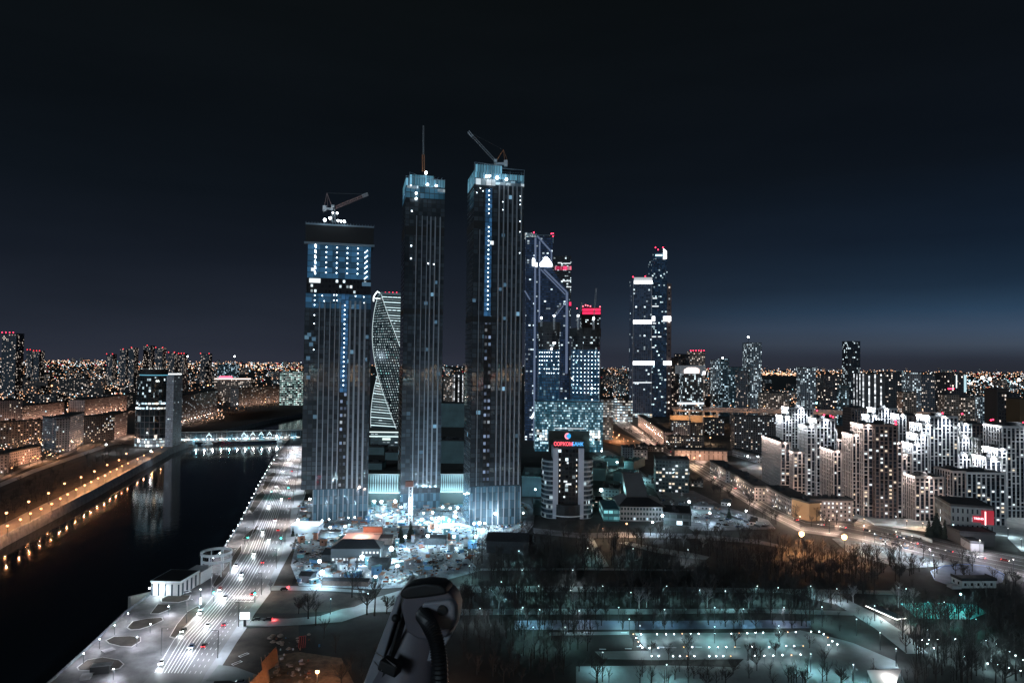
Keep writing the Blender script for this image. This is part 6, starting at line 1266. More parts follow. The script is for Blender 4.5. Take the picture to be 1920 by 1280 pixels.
# warm lamps in the courts of the estate and along its foot
for i,(a,b_) in enumerate(((1500,935),(1520,945),(1545,955),(1575,960),(1600,965),(1620,972),(1700,976),(1730,980),(1775,985),(1592,925),(1612,930),(1540,925),(1560,930),(1700,950),(1735,950),(1790,955),(1480,915),(1490,925))):
    lamp(a,b_,5,5200,(1,.62,.40),em('court_warm_lamp',(1,.72,.45),5),.35,'warm court lamp at the foot of the white estate','warm court lamps of the estate')
# more yards between the bank tower and the avenue
for lb_,a,xr,yw,h,d,cc in (('low grey garage row behind the car park mast',(1300,955),1338,-14,3.5,7,(.15,.15,.16)),('small white kiosk at the corner of the car park',(1405,985),1416,-8,3,4,(.4,.4,.42)),('teal roofed shed right of the bank tower',(1108,950),1140,-6,5,22,(.05,.18,.18)),('flat dark annex behind the swept roof pavilion',(1128,930),1160,-14,7,24,(.06,.08,.09)),('long narrow shed along the service road',(1205,905),1222,-40,5,26,(.12,.13,.14)),('small block beside the teal lit office corner',(1296,912),1318,-9,6,12,(.10,.12,.13)),('pale gatehouse by the avenue wall',(1352,948),1364,-20,3.5,5,(.4,.4,.4)),('dark boiler house between the sheds and the rail yard',(1192,846),1214,-8,9,18,(.07,.07,.075)),('brown low workshop above the pale house',(1215,846),1246,-8,7,20,(.12,.09,.075))):
    simple('yard_block',lb_,'building',a,None,xr=xr,yaw=yw,h=h,d=d,m=facade('yard_%d'%int(cc[1]*1000),cc,(.02,.025,.03),cw=3.2,ch=3.4,ww=.5,wh=.4,lit=.25,es=.9,pal=MIXD),boxes=3)
# lit billboard
p=P(459,1174); e=empty('billboard',p,math.radians(2),'small billboard glowing white on a post at the road side','billboard'); inst('post',unit(STEEL),e,(0,0,3),(0,0,0),(1.1,.6,6)); inst('lit_panel',unit(em('billboard_white',(.9,.97,1),2.2)),e,(0,-.5,5.4),(0,0,0),(4.6,.3,3.4)); inst('top_rail',unit(STEEL),e,(0,-.5,7.3),(0,0,0),(4.8,.35,.25))
p=P(376,1142); e=empty('light_column',p,0,'bright white vertical light column beside the river road kerb','lamp'); inst('post',unit(STEEL),e,(0,0,3.5),(0,0,0),(.4,.3,9)); inst('lit_panel',unit(em('billboard_white',(.9,.97,1),2.2)),e,(0,-.3,4.4),(0,0,0),(.8,.3,3.6))
plight((0,-1.5,4),900,(.6,1,.95),.3,e)
# white tent and site cabins
b=simple('site_tent','long white tent with a blazing lit roof left of the site floodlights','tent',(545,1000),None,xr=597,yaw=-1,h=6,d=12,m=mat('tent_side',(.35,.42,.48),.7),roof=False); b.add('roof', MB().box(0,b.w,0,12,6.02,6.5), em('glowing_tent_roof',(.85,.95,1),1.6)); plight((b.w/2,-4,9),2500,(.8,.93,1),.4,b.r)  # roof brightness put in as emission; the roof is no lamp
b=simple('two_storey_house','long two storey house with two rows of lit windows under a dark hipped roof','house',(620,1056),None,xr=712,yaw=3,h=9.5,d=16,m=mat('dark_plaster',(.06,.07,.08),.8),roof=False)
w_=b.w; m=MB(); A0=[(-.8,-.8,9.5),(w_+.8,-.8,9.5),(w_+.8,16.8,9.5),(-.8,16.8,9.5)]; r0,r1=(6,8,13.5),(w_-5,8,13.5)
m.quad(A0[0],A0[1],r1,r0); m.quad(A0[2],A0[3],r0,r1); m.tri(A0[1],A0[2],r1); m.tri(A0[3],A0[0],r0); b.add('hipped_roof', m, mat('dark_tile',(.022,.025,.03),.7,var=.3,scale=.8))
for i in range(13):
    x=1.5+i*(w_-3)/12
    inst('lit_window',unit(WINW),b.r,(x,-.05,2.6),(0,0,0),(1.3,.2,1.5))
    if i>7: inst('lit_window',unit(WINW),b.r,(x,-.05,6.9),(0,0,0),(1.2,.2,1.3))
b=simple('courtyard_house','low house with a pinkish lit flat roof and red brick rear wall','house',(638,1030),None,xr=706,yaw=1,h=6,d=22,m=mat('brick_red',(.22,.07,.04),.85),roof=False); b.add('roof', MB().box(0,b.w,0,22,6,6.4), mat('pinkish_roof',(.40,.27,.24),.8,var=.15)); 
for i in range(7): inst('lit_window',unit(WINO),b.r,(b.w*.5+i*1.9,22.3,8.2),(0,0,0),(1.1,.2,1.3))
b.add('rear_wall', MB().box(b.w*.45,b.w,22,24,0,10.2), mat('brick_red',(.22,.07,.04),.85)); plight((b.w*.5,10,12),5000,(1,.72,.62),.4,b.r)
for lb_,a,xr,h,d,cc in (('dark gabled shed at the right end of the yard with two small lights',(912,1036),990,8,22,(.03,.035,.04)),('dark pitched shed left of the two storey house',(603,1054),622,5,14,(.03,.035,.045)),('black pitched shed right below the two storey house',(690,1068),726,5,10,(.02,.025,.03)),('low dark shed behind the second floodlight of the row',(790,1022),836,5,9,(.05,.06,.07)),('low black house cut by the bottom left of the yard',(560,1092),582,4,9,(.10,.12,.14)),('long low brown garage by the side road',(604,1098),690,3.2,6,(.09,.07,.065)),('pale site office left of the swept shed',(700,1022),735,5,10,(.30,.24,.22)),('white cabin behind the second fir',(752,1000),800,4,8,(.25,.32,.36)),('long pale cabin row at the left of the site',(600,1008),640,4,8,(.2,.3,.36))):
    b=simple('yard_shed',lb_,'shed',a,None,xr=xr,yaw=rc.uniform(-6,6),h=h,d=d,m=mat('shed_%d'%int(cc[0]*1000),cc,.8,var=.3,scale=.5),roof=False)
    w_=b.w; m=MB(); m.quad((-.4,-.4,h),(w_+.4,-.4,h),(w_+.4,d/2,h+d*.16),(-.4,d/2,h+d*.16)); m.quad((w_+.4,d+.4,h),(-.4,d+.4,h),(-.4,d/2,h+d*.16),(w_+.4,d/2,h+d*.16)); m.tri((0,0,h),(0,d/2,h+d*.15),(0,d,h)); m.tri((w_,0,h),(w_,d,h),(w_,d/2,h+d*.15)); b.add('gable_roof', m, mat('dark_tile',(.022,.025,.03),.7,var=.3,scale=.8))
CB=[mat('cabin_%s'%n,c,.6,var=.2,scale=.5) for n,c in (('white',(.5,.53,.55)),('blue',(.08,.2,.34)),('grey',(.2,.22,.24)),('teal',(.1,.25,.28)),('rust',(.25,.12,.08)))]
CBN=('white','blue','grey','teal','rust red')
def cabins(poly,n,label,group,zs=(2.6,2.6,5.2),lens=(2.5,6)):
    xs=[q[0] for q in poly]; ys=[q[1] for q in poly]; c=0; t_=0
    while c<n and t_<4000:
        t_+=1; x=rc.uniform(min(xs),max(xs)); y=rc.uniform(min(ys),max(ys)); w3=P(x,y)
        if not inside(x,y,poly) or any((w3-q).length<5.5 for q in used): continue
        used.append(w3); k=rc.randrange(5); L=rc.uniform(*lens); hh=rc.choice(zs); e=empty('site_cabin',w3,rc.choice((0,.1,1.5,.8,-.3)),label%CBN[k],'cabin',group)
        MB().box(-L/2,L/2,-1.2,1.2,0,hh).build('wall',CB[k],e); MB().box(-L/2-.15,L/2+.15,-1.35,1.35,hh,hh+.2,bottom=True).build('roof',CB[(k+2)%5],e)
        if rc.random()<.6: inst('window',unit(WINW if rc.random()<.5 else GLS),e,(0,-1.22,hh*.6),(0,0,0),(1.2,.08,.9))
        c+=1
cabins([(560,1008),(640,1004),(720,1060),(720,1092),(560,1094)],46,'%s site cabin in the yard left of the firs','site cabins of the left yard')
cabins([(620,962),(700,955),(760,962),(900,975),(960,985),(930,1003),(720,1003),(620,985)],52,'%s container on the floodlit building site','containers of the building site')
cabins([(740,1010),(900,1010),(880,1040),(800,1072),(745,1076)],26,'%s cabin in the dim yard below the four floodlights','cabins of the dim yard')
cabins([(565,940),(585,942),(590,975),(562,985)],12,'%s crate stack left of the left tower podium','crate stacks by the left podium')
cabins([(700,948),(870,948),(870,958),(700,958)],14,'%s container under the ribbed halls','containers under the ribbed halls')
# loose clutter of the yards: planks, pipes, crates too many to count
DB_=MB(); rd=random.Random(9)
for poly,n,smax in (([(560,940),(990,945),(985,1000),(560,1005)],1500,2.4),([(548,1004),(930,1004),(880,1060),(800,1096),(556,1096)],1300,2.0),([(1130,850),(1300,925),(1440,985),(1260,990),(1110,930)],500,2.2),([(520,1190),(600,1190),(600,1280),(500,1280)],40,.6),([(1640,1000),(1720,1006),(1760,1030),(1660,1030)],120,2)):
    xs=[q[0] for q in poly]; ys=[q[1] for q in poly]
    for _ in range(n):
        x,y=rd.uniform(min(xs),max(xs)),rd.uniform(min(ys),max(ys))
        if not inside(x,y,poly): continue
        p=P(x,y); a=rd.choice((0,.2,1.4,.8,2.3)); L=rd.uniform(.4,smax)*rd.choice((1,1,2.6)); W=rd.uniform(.15,.8); h=rd.uniform(.15,1.3); c_,s_=math.cos(a),math.sin(a); m_=rd.choice((0,0,1,2,3,4,4))
        q=[Vector((p.x+u*c_-v*s_,p.y+u*s_+v*c_,0)) for u,v in ((-L/2,-W/2),(L/2,-W/2),(L/2,W/2),(-L/2,W/2))]; t_=[v+Vector((0,0,h)) for v in q]
        for i in range(4): DB_.quad(q[i],q[(i+1)%4],t_[(i+1)%4],t_[i],None,m_)
        DB_.quad(*t_,None,m_)
tag(DB_.build('site_clutter',[mat('clutter_pale',(.45,.47,.48),.7),mat('clutter_wood',(.2,.13,.08),.8),mat('clutter_blue',(.05,.16,.3),.6),mat('clutter_rust',(.2,.06,.03),.8),mat('clutter_dark',(.03,.033,.036),.8)]),'loose planks, pipes and crates strewn over the yards','building materials',None,'stuff')
# tower crane mast standing on the site
f=P(769,985); e=empty('lattice_mast',f,0,'white lit lattice hoist mast standing before the middle tower podium','crane'); m=MB(); lattice(m,(0,0,0),(0,0,ZT(769,903,f.y)),2.6,13,.22); m.build('mast',CRW,e); plight((0,-5,16),6000,(.8,.95,1),.3,e); MB().box(-4,2,-1.5,1.5,ZT(769,912,f.y),ZT(769,901,f.y),bottom=True).build('platform',mat('rusty_box',(.12,.05,.04),.8),e)
# rebar, poles and fences of the site
for i in range(40):
    x=rc.uniform(620,940); y=rc.uniform(966,1000); p=P(x,y); e=empty('site_post',p,0,'thin pale post on the building site','post','thin posts of the building site'); inst('post',unit(CRW if i%2 else CRG),e,(0,0,2.5),(0,0,0),(.2,.2,rc.uniform(4,9)))
def fence(pts,h,label,m_,name='fence',cat='fence'):
    w3=[P(*q) for q in pts]; o=w3[0]; e=empty(name,o,0,label,cat); mb=MB(); pm=MB()
    for a,c in zip(w3[:-1],w3[1:]):
        a=a-o; c=c-o; d=(c-a); n=Vector((-d.y,d.x,0)).normalized()*.06
        mb.quad(a-n,c-n,c-n+Vector((0,0,h)),a-n+Vector((0,0,h))); mb.quad(c+n,a+n,a+n+Vector((0,0,h)),c+n+Vector((0,0,h))); mb.quad(a-n+Vector((0,0,h)),c-n+Vector((0,0,h)),c+n+Vector((0,0,h)),a+n+Vector((0,0,h)))
    mb.build('fence_panel',m_,e); return e
PALEF=mat('pale_fence',(.42,.48,.5),.7)
fence([(620,1000),(700,996),(800,990),(860,985),(925,1003)],2.4,'long pale hoarding along the near edge of the building site',PALEF)
fence([(546,1000),(560,966),(573,925)],2.2,'white hoarding between the riverside road and the left podium',PALEF)
fence([(1330,956),(1400,980),(1425,990)],2.0,'dark wall between the lower car park and the avenue',mat('dark_wall',(.06,.06,.065),.8))
fence([(1690,1002),(1720,1008),(1748,1018)],2.5,'white wall at the end of the filling forecourt',PALEF)
fence([(1180,872),(1215,900),(1262,925)],1.6,'pale kerb wall of the service road',PALEF)
fence([(1600,962),(1640,985),(1700,988),(1780,990)],1.5,'low white wall in front of the darkest tower',PALEF)
# quay railing
w3=[P(a,b_) for a,b_ in ((90,1282),(165,1215),(234,1149),(283,1114))]; e=empty('quay_railing',w3[0],0,'dark railing along the quay in front of the flower beds','railing'); m=MB(); o=w3[0]
for a,c in zip(w3[:-1],w3[1:]):
    a=a-o; c=c-o; a.z+=1.1; c.z+=1.1; m.tube(a,c,.08); m.tube(a-Vector((0,0,.5)),c-Vector((0,0,.5)),.05)
m.build('rail',STEEL,e)
for a,c in zip(w3[:-1],w3[1:]):
    for i in range(9): q=a.lerp(c,i/9)-o; inst('post',unit(CRG),e,(q.x,q.y,.6),(0,0,0),(.22,.22,1.2))
# terrace at the lower left corner
p=P(150,1268); 
for lb_,(x0,y0),(x1,y1),h,mm in (('dark low kiosk at the near end of the promenade',(168,1266),(204,1262),3.2,DARK),('dark steps block beside the near kiosk',(148,1276),(168,1274),1.2,CONC),('small square bench slab between two flower beds',(196,1226),(216,1220),.6,CONC)):
    simple('kiosk' if h>1 else 'bench_block',lb_,'kiosk' if h>1 else 'bench',(x0,y0),(x1,y1),h=h,d=4,m=mm,roof=False).add('top',MB().box(0,solve_w(P(x0,y0),x1,0),0,4,h,h+.1,bottom=True),CONC)
e=empty('moored_pontoon',P(234,1146,WZ),math.radians(48),'narrow wooden pontoon moored below the promenade edge','pontoon'); MB().box(2,20,-2,1.5,0,7.2).build('deck',mat('pontoon_wood',(.2,.19,.18),.8),e)
# rubble yard at the bottom (orange)
for px,py,rz,hh,L,lb_ in ((470,1300,62,7,9,'nearest pinkish timber panel leaning at the bottom edge'),(493,1262,66,7.5,9,'tall pinkish lattice braced panel behind the nearest one'),(483,1290,60,5,6,'low middle panel between two taller leaning panels')):
    p=P(px,py); e=empty('timber_panel',p,math.radians(rz),lb_,'panel','leaning timber panels'); mb=MB(); mb.quad((0,0,0),(L,0,0),(L,1.5,hh),(0,1,hh*.55)); mb.quad((L,.1,0),(0,.1,0),(0,1.1,hh*.55),(L,1.6,hh)); mb.build('board',mat('raw_timber',(.42,.28,.2),.8,var=.2,scale=1),e)
    mb=MB(); [mb.tube((L*i/4,-.1,0),(L*i/4+1,2.2,hh*.8),.12) for i in range(5)]; mb.build('brace',mat('raw_timber',(.42,.28,.2),.8),e)
for i in range(26):
    a=rc.uniform(505,580); c=rc.uniform(1245,1282) if i<14 else rc.uniform(1188,1220); p=P(a,c); s=rc.uniform(.5,1.6); e=empty('rubble_heap',p,rc.uniform(0,3),'lump of rubble on the orange lit yard' if i<14 else 'pale junk pile under the forked trees','rubble','rubble lumps')
    m=MB(); m.ball((0,0,s*.35),s,7,4,0,.5); m.v=[(x*rc.uniform(.7,1.3),y*rc.uniform(.7,1.3),z*rc.uniform(.7,1.2)) for x,y,z in m.v]; m.build('lump',mat('rubble',(.28,.22,.18),.9,var=.3,scale=1),e)
for px,py in ((457,1228),(444,1243)):
    p=P(px,py); e=empty('planter_frame',p,math.radians(55),'thin white rectangular frame lying on the soil verge, %s one'%('upper' if py<1235 else 'lower'),'frame','white frames on the verge'); m=MB().box(-2.2,2.2,-.8,-.65,0,.3).box(-2.2,2.2,.65,.8,0,.3).box(-2.2,-2.05,-.64,.64,0,.3).box(2.05,2.2,-.64,.64,0,.3); m.build('frame_bar',WHITE,e)
e=empty('red_swing_frame',P(560,1215),.4,'red painted metal frame under the forked trees','frame'); m=MB()
for i in range(4): m.tube((i*.9,0,0),(i*.9+.3,.6,5),.14)
m.tube((0,.6,5),(3,.6,5),.12); m.build('bar',mat('red_paint',(.35,.03,.03),.6),e)
# park furniture: canopy, stage, pavilion of the ring field
e=empty('park_canopy',P(1632,1146),0,'long narrow canopy edged with white light on the diagonal park path','canopy'); a=P(1632,1146); c=P(1690,1172); d=(c-a); n=Vector((-d.y,d.x,0)).normalized()*3
for q in (0,.33,.66,1): inst('post',unit(STEEL),e,tuple(d*q+Vector((0,0,1.6))),(0,0,0),(.2,.2,3.2))
m=MB(); u=Vector((0,0,3.3)); m.quad(-n+u,d-n+u,d+n+u,n+u); m.quad(-n+u+Vector((0,0,.3)),d-n+u+Vector((0,0,.3)),d+n+u+Vector((0,0,.3)),n+u+Vector((0,0,.3))); m.build('roof',mat('canopy_roof',(.1,.11,.13),.6),e)
m=MB(); m.tube(-n+u,d-n+u,.2); m.tube(d-n+u,d+n+u,.2); m.build('edge_light',em('canopy_edge',(1,.95,.9),4),e); plight(tuple(d*.5+Vector((0,0,2.6))),1500,(1,.95,.92),.3,e); plight(tuple(d*1.0+Vector((2,-2,2.6))),1500,(1,.95,.92),.3,e)
e=empty('open_air_screen',P(1632,1300),0,'pale trapezoid screen tilted up at the bottom edge of the plaza','screen'); m=MB(); q=[P(1640,1300,0),P(1680,1296,0)]; o=Vector(e.location)
A1=P(1626,1256,5)-o; B1=P(1690,1254,5)-o; A2=P(1645,1300,1)-o; B2=P(1672,1299,1)-o; m.quad(A2,B2,B1,A1); m.quad(B2+Vector((0,.4,0)),A2+Vector((0,.4,0)),A1+Vector((0,.4,0)),B1+Vector((0,.4,0))); m.build('screen_panel',mat('screen_white',(.6,.6,.6),.6),e); m=MB(); m.tube(A1,Vector((A1.x,A1.y,0)),.12); m.tube(B1,Vector((B1.x,B1.y,0)),.12); m.build('post',STEEL,e)
plight(tuple((A1+B1)/2+Vector((0,-5,-1))),1200,(1,.97,.93),.3,e)
simple('sports_pavilion','low white pavilion with dark windows beside the oval field','pavilion',(1804,1102),None,xr=1868,yaw=3,h=4.2,d=9,m=facade('pavilion_white',(.42,.45,.45),(.02,.02,.02),cw=4,ch=4.2,ww=.35,wh=.4,lit=0,es=0)); 
simple('dugout','pale concrete platform left of the sports pavilion','platform',(1786,1104),None,xr=1803,yaw=3,h=1.5,d=5,m=CONC,roof=False).add('top',MB().box(0,5,0,5,1.52,1.7,bottom=True),CONC)
e=empty('field_rail',P(1745,1072),0,'thin blue white barrier round the oval field','barrier'); o=Vector(e.location); m=MB(); pts=[(1752,1088),(1745,1074),(1770,1063),(1810,1060),(1855,1064),(1883,1080),(1880,1090)]
for a,c in zip(pts[:-1],pts[1:]): m.tube(P(*a)-o+Vector((0,0,1.1)),P(*c)-o+Vector((0,0,1.1)),.2)
m.build('rail',mat('blue_rail',(.12,.2,.45),.5),e)
for i,(a,b_) in enumerate(((1200,1213),(1130,1218),(1178,1217),(1170,1187),(1100,1186),(1250,1215),(1240,1214),(1262,1215),(1310,1214),(1382,1214))):
    p=P(a,b_); e=empty('park_bench',p,0,'pale low bench beside the park square','bench','pale benches of the park square'); inst('seat',unit(WHITE),e,(0,0,.45),(0,0,0),(3,.5,.12)); [inst('leg',unit(STEEL),e,(x,0,.2),(0,0,0),(.15,.4,.4)) for x in (-1.2,1.2)]
# flyover
a=DY(1262,775,1490); c=DY(1600,788,1440); a.z=0; c.z=0; ang=math.atan2(c.y-a.y,c.x-a.x); L=(c-a).length; e=empty('flyover',a,ang,'long elevated road lit orange behind the residential estate','bridge'); MB().box(0,L*2.1,0,30,26,28).build('deck',mat('flyover_deck',(.35,.28,.24),.8),e); MB().box(0,L*2.1,-.6,-.1,28,29.4,bottom=True).build('parapet',mat('flyover_deck',(.35,.28,.24),.8),e); MB().box(0,L*2.1,31,31.5,28,34,bottom=True).build('parapet',mat('flyover_deck',(.35,.28,.24),.8),e)
for i in range(26): MB().box(i*L*2.1/26+4,i*L*2.1/26+7,4,26,0,26).build('pier',CONC,e)
for i in range(22):
    x=(i+.5)*L*2.1/22; inst('lamp_pole',unit(STEEL),e,(x,15,34),(0,0,0),(.5,.5,12)); inst('bulb',bulb(LAMPO),e,(x,15,40),(0,0,0),(.9,)*3); plight((x,15,37),3000,(1,.60,.42),.5,e); 
    if i%2==0: plight((x,-14,20),3000,(1,.55,.32),.5,e)  # added light without a lamp body, brightening the deck side
for i in range(42):
    a=rc.uniform(1560,1770) if i<34 else rc.uniform(1770,1860); b_=rc.uniform(748,768); lamp(a,b_,11,5000 if i%3==0 else 0,OR,LAMPO,rc.uniform(1.0,1.9),'orange street lamp in the glowing cluster behind the white estate','orange lamps behind the white estate')
# orange rail yard poles & glow on the wall
for i in range(9): lamp(1130+i*9.5+rc.uniform(-2,2),812+i*2.6+rc.uniform(-2,2),9,4200,OR,LAMPO,.5,'orange lamp over the rail yard right of the hooded towers','orange lamps of the rail yard')
b=B('noise_wall','long wall glowing orange below the pair of banded towers','wall',(1256,793),xr=1345,yaw=4); b.add('wall',MB().box(0,b.w,0,2,0,b.z(778)),mat('ribbed_orange_wall',(.4,.3,.2),.8,var=.2)); [plight((b.w*(i+.5)/7,-14,12),1600,(1,.55,.27),.5,b.r) for i in range(7)]
# fields of bright glow: lit street seen end on between the hooded towers and the banded pair
sheet('bright_street',[(1142,776),(1156,760),(1168,760),(1184,772),(1182,788),(1165,795)],SNOWY,.12)
for i in range(8): lamp(1146+i*5,772+(i%3)*6,9,9000,(1,.86,.76),LAMPW if i%2 else LAMPO,.8,'lamp in the blazing white junction at the end of the avenue','lamps of the blazing junction')
# ============================================================ FAR CITY
rf=random.Random(21)
FM=[facade('far_flats_%d'%i,w_,(.015,.018,.022),cw=cw,ch=ch,ww=.55,wh=.5,lit=lt,es=es,pal=pl_) for i,(w_,cw,ch,lt,es,pl_) in enumerate((((.05,.05,.055),4.2,4,.20,1.0,MIXD),((.09,.085,.085),4.2,4,.22,.9,MIXD),((.14,.115,.11),4.5,4.2,.14,.9,WARM),((.05,.06,.07),4.2,4,.20,1.0,COOL),((.03,.032,.036),4.2,4.2,.12,1.1,MIXD)))]
def city(n,xr,yr,hr,wr,label,group,mats=(0,1,2,3,4),avoid=None):
    c=0; t_=0; boxes=[]
    while c<n and t_<n*40:
        t_+=1; x=rf.uniform(*xr); y=yr[0]+(yr[1]-yr[0])*rf.random()**1.3; y+= (x-960)*.0126
        if avoid and avoid(x,y): continue
        p=P(x,y); w_=rf.uniform(*wr); h=rf.uniform(*hr)*(1.0 if rf.random()<.85 else 1.5); d=rf.uniform(14,30)
        if any((p-q).length<rr+w_*.6 for q,rr in boxes): continue
        boxes.append((p,w_*.6)); c+=1
        o=MB().box(0,w_,0,d,0,h,m=0,mt=1).build('apartment_block',[FM[rf.choice(mats)],ROOF]); o.location=p; o.rotation_euler=(0,0,rf.uniform(-.35,.35)); tag(o,label,'apartment building',group)
city(34,(-20,330),(700,778),(18,34),(40,110),'lit apartment block in the old quarter behind the left bank','apartment blocks of the left quarter',(0,1,2,2,4),lambda x,y: y>772-(x>230)*30)
city(26,(330,566),(698,730),(18,34),(50,120),'lit apartment block in the quarter beyond the dark meadow','apartment blocks beyond the meadow',(1,2,3,4))
city(60,(-20,566),(684,700),(30,62),(40,90),'small distant lit high block on the left horizon','distant blocks on the left horizon',(0,1,3,4))
city(8,(826,872),(684,740),(25,50),(30,80),'small distant lit block in the gap left of the craned tower','distant blocks in the gap',(0,1,3))
city(16,(1130,1190),(700,750),(20,45),(40,90),'dim distant block left of the banded pair','dim blocks left of the banded pair',(4,4,0,3))
city(34,(1255,1700),(712,765),(20,45),(40,90),'lit apartment block in the mid distance behind the white estate','mid distance blocks behind the estate',(0,1,3,4),lambda x,y: 1330<x<1430 and y>735)
city(26,(1700,1960),(712,765),(20,50),(40,90),'lit apartment block toward the right edge behind the estate','mid distance blocks at the right edge',(0,1,2,3,4))
city(52,(1130,1960),(682,694),(28,60),(40,90),'small distant lit block on the right horizon','distant blocks on the right horizon',(0,1,3,4))
# distant lights: thousands, read as one mass
LM=[em('far_warm',(1,.50,.27),2.6),em('far_white',(.85,.93,1),3.2),em('far_amber',(1,.72,.52),2.6),em('far_cyan',(.45,.85,1),3),em('far_red',(1,.06,.08),5)]
def sprinkle(n,xr,y0,y1,zr,pw=2.0,wts=(40,25,20,9,6),s=.8,avoid=None,power=1.6):
    for _ in range(n):
        x=rf.uniform(*xr); y=y0+(y1-y0)*rf.random()**power + (x-960)*.0126
        if avoid and avoid(x,y): continue
        p=P(x,y); 
        if p.y>13500 or p.y<0: continue
        z=rf.uniform(*zr); q=p.y/1280*s*rf.uniform(.55,1.25); k=rf.choices(range(5),wts)[0]
        DL.box(p.x-q/2,p.x+q/2,p.y,p.y+q,z,z+q,m=k,bottom=True)
DL=MB()
sprinkle(1500,(-40,566),684.5,704,(5,60)); sprinkle(1000,(-40,566),700,745,(5,30),avoid=lambda x,y: x>400 and y>742,power=1.0,wts=(45,25,22,6,2))
sprinkle(500,(-40,235),740,800,(4,20),power=1.0,wts=(50,20,25,4,1),s=1.0)
sprinkle(700,(700,1130),684.5,740,(5,50)); sprinkle(350,(-320,-30),684.5,740,(5,50)); sprinkle(350,(1950,2250),684.5,740,(5,50)); sprinkle(120,(566,700),684.5,730,(5,50))
sprinkle(1500,(1130,1960),684.2,700,(5,55),wts=(48,22,22,4,4)); sprinkle(2300,(1130,1960),696,760,(5,28),power=1.0,wts=(38,30,20,10,2),avoid=lambda x,y: 1428<x<1510 and y<735)
sprinkle(110,(1430,1505),694,699,(6,12),wts=(70,0,30,0,0),s=1.1,power=1); sprinkle(90,(1810,1920),706,716,(8,24),wts=(5,60,5,30,0),s=1.5,power=1)
sprinkle(300,(1480,1900),744,764,(8,14),wts=(60,10,30,0,0),s=1.2,power=1); sprinkle(60,(340,560),690,702,(8,18),wts=(50,20,30,0,0),s=1.5,power=1)
sprinkle(160,(310,420),765,800,(3,9),wts=(55,15,30,0,0),s=1.0,power=1); sprinkle(120,(0,110),835,880,(3,8),wts=(55,15,30,0,0),s=1.0,power=1)
tag(DL.build('distant_city_lights', LM), 'countless tiny warm, white and red lights of the city stretching to the horizon','city lights',None,'stuff')
sprinkle(260,(1130,1480),770,900,(2,9),wts=(34,34,20,11,1),s=1.0,power=1); sprinkle(160,(1100,1460),880,995,(2,6),wts=(12,56,12,20,0),s=.95,power=1)
sprinkle(420,(560,960),925,1095,(.6,5),wts=(6,60,6,28,0),s=.85,power=1); sprinkle(200,(0,240),780,905,(2,6),wts=(40,40,15,5,0),s=.95,power=1); sprinkle(160,(1470,1920),905,1060,(1,5),wts=(25,50,20,5,0),s=.85,power=1)
sprinkle(130,(1380,1920),1060,1280,(1,5),wts=(5,50,5,40,0),s=.6,power=1); sprinkle(90,(880,1380),1010,1240,(1,5),wts=(5,45,5,45,0),s=.6,power=1)
# the city behind the camera (seen only mirrored in the glass)
BL=MB()
for _ in range(900):
    y=-rf.uniform(400,4200); x=rf.uniform(-.5,1.1)*(-y)+300; q=-y/1280*rf.uniform(1.5,3.5); z=rf.uniform(6,60); BL.box(x,x+q,y,y+q,z,z+q,m=rf.choices(range(5),(40,25,20,12,3))[0],bottom=True)
tag(BL.build('city_lights_behind', [em('mir_warm',(1,.6,.3),28),em('mir_white',(.8,.93,1),28),em('mir_amber',(1,.78,.52),24),em('mir_cyan',(.4,.9,1),26),em('mir_red',(1,.1,.1),26)]), 'lights of the city behind the viewer mirrored in the dark tower glass','city lights',None,'stuff')
# few bright individual lamps far off
for a,b_,s,c,lb_ in ((485,693,3.2,LAMPO,'far orange lamp with a wide glow left of the left tower'),(518,692,3.2,LAMPO,'second far orange lamp nearest the left tower'),(440,668,3.5,LAMPW,'far white mast lamp on the left horizon'),(352,668,3,LAMPW,'far white lamp above the small distant towers'),(97,723,1.7,LAMPO,'orange lamp on a mast in the left quarter'),(1403,632,2.2,LAMPW,'white star of light on the mast over the tallest pale tower'),(1355,671,1.9,LAMPW,'white lamp on the roof of the bluish apartment tower'),(390,722,1.6,LAMPO,'orange lamp between blocks beyond the meadow'),(1842,708,3.4,LAMPW,'left one of the white lamps of the far freight yard'),(1856,710,3.4,LAMPW,'right one of the white lamps of the far freight yard'),(1911,712,3.2,LAMPW,'white lamp at the right edge of the far freight yard'),(1531,755,1.8,LAMPC,'cyan lamp behind the left end of the white estate'),(1682,756,2.0,LAMPO,'largest orange lamp of the glowing cluster behind the estate')):
    Y=3000 if b_<700 and s>2.5 else 1640; p=DY(a,b_,Y); e=empty('mast_lamp',(p.x,p.y,0),0,lb_,'lamp'); inst('pole',unit(STEEL),e,(0,0,p.z/2),(0,0,0),(.8,.8,p.z)); inst('bulb',bulb(c),e,(0,0,p.z),(0,0,0),(s,)*3)
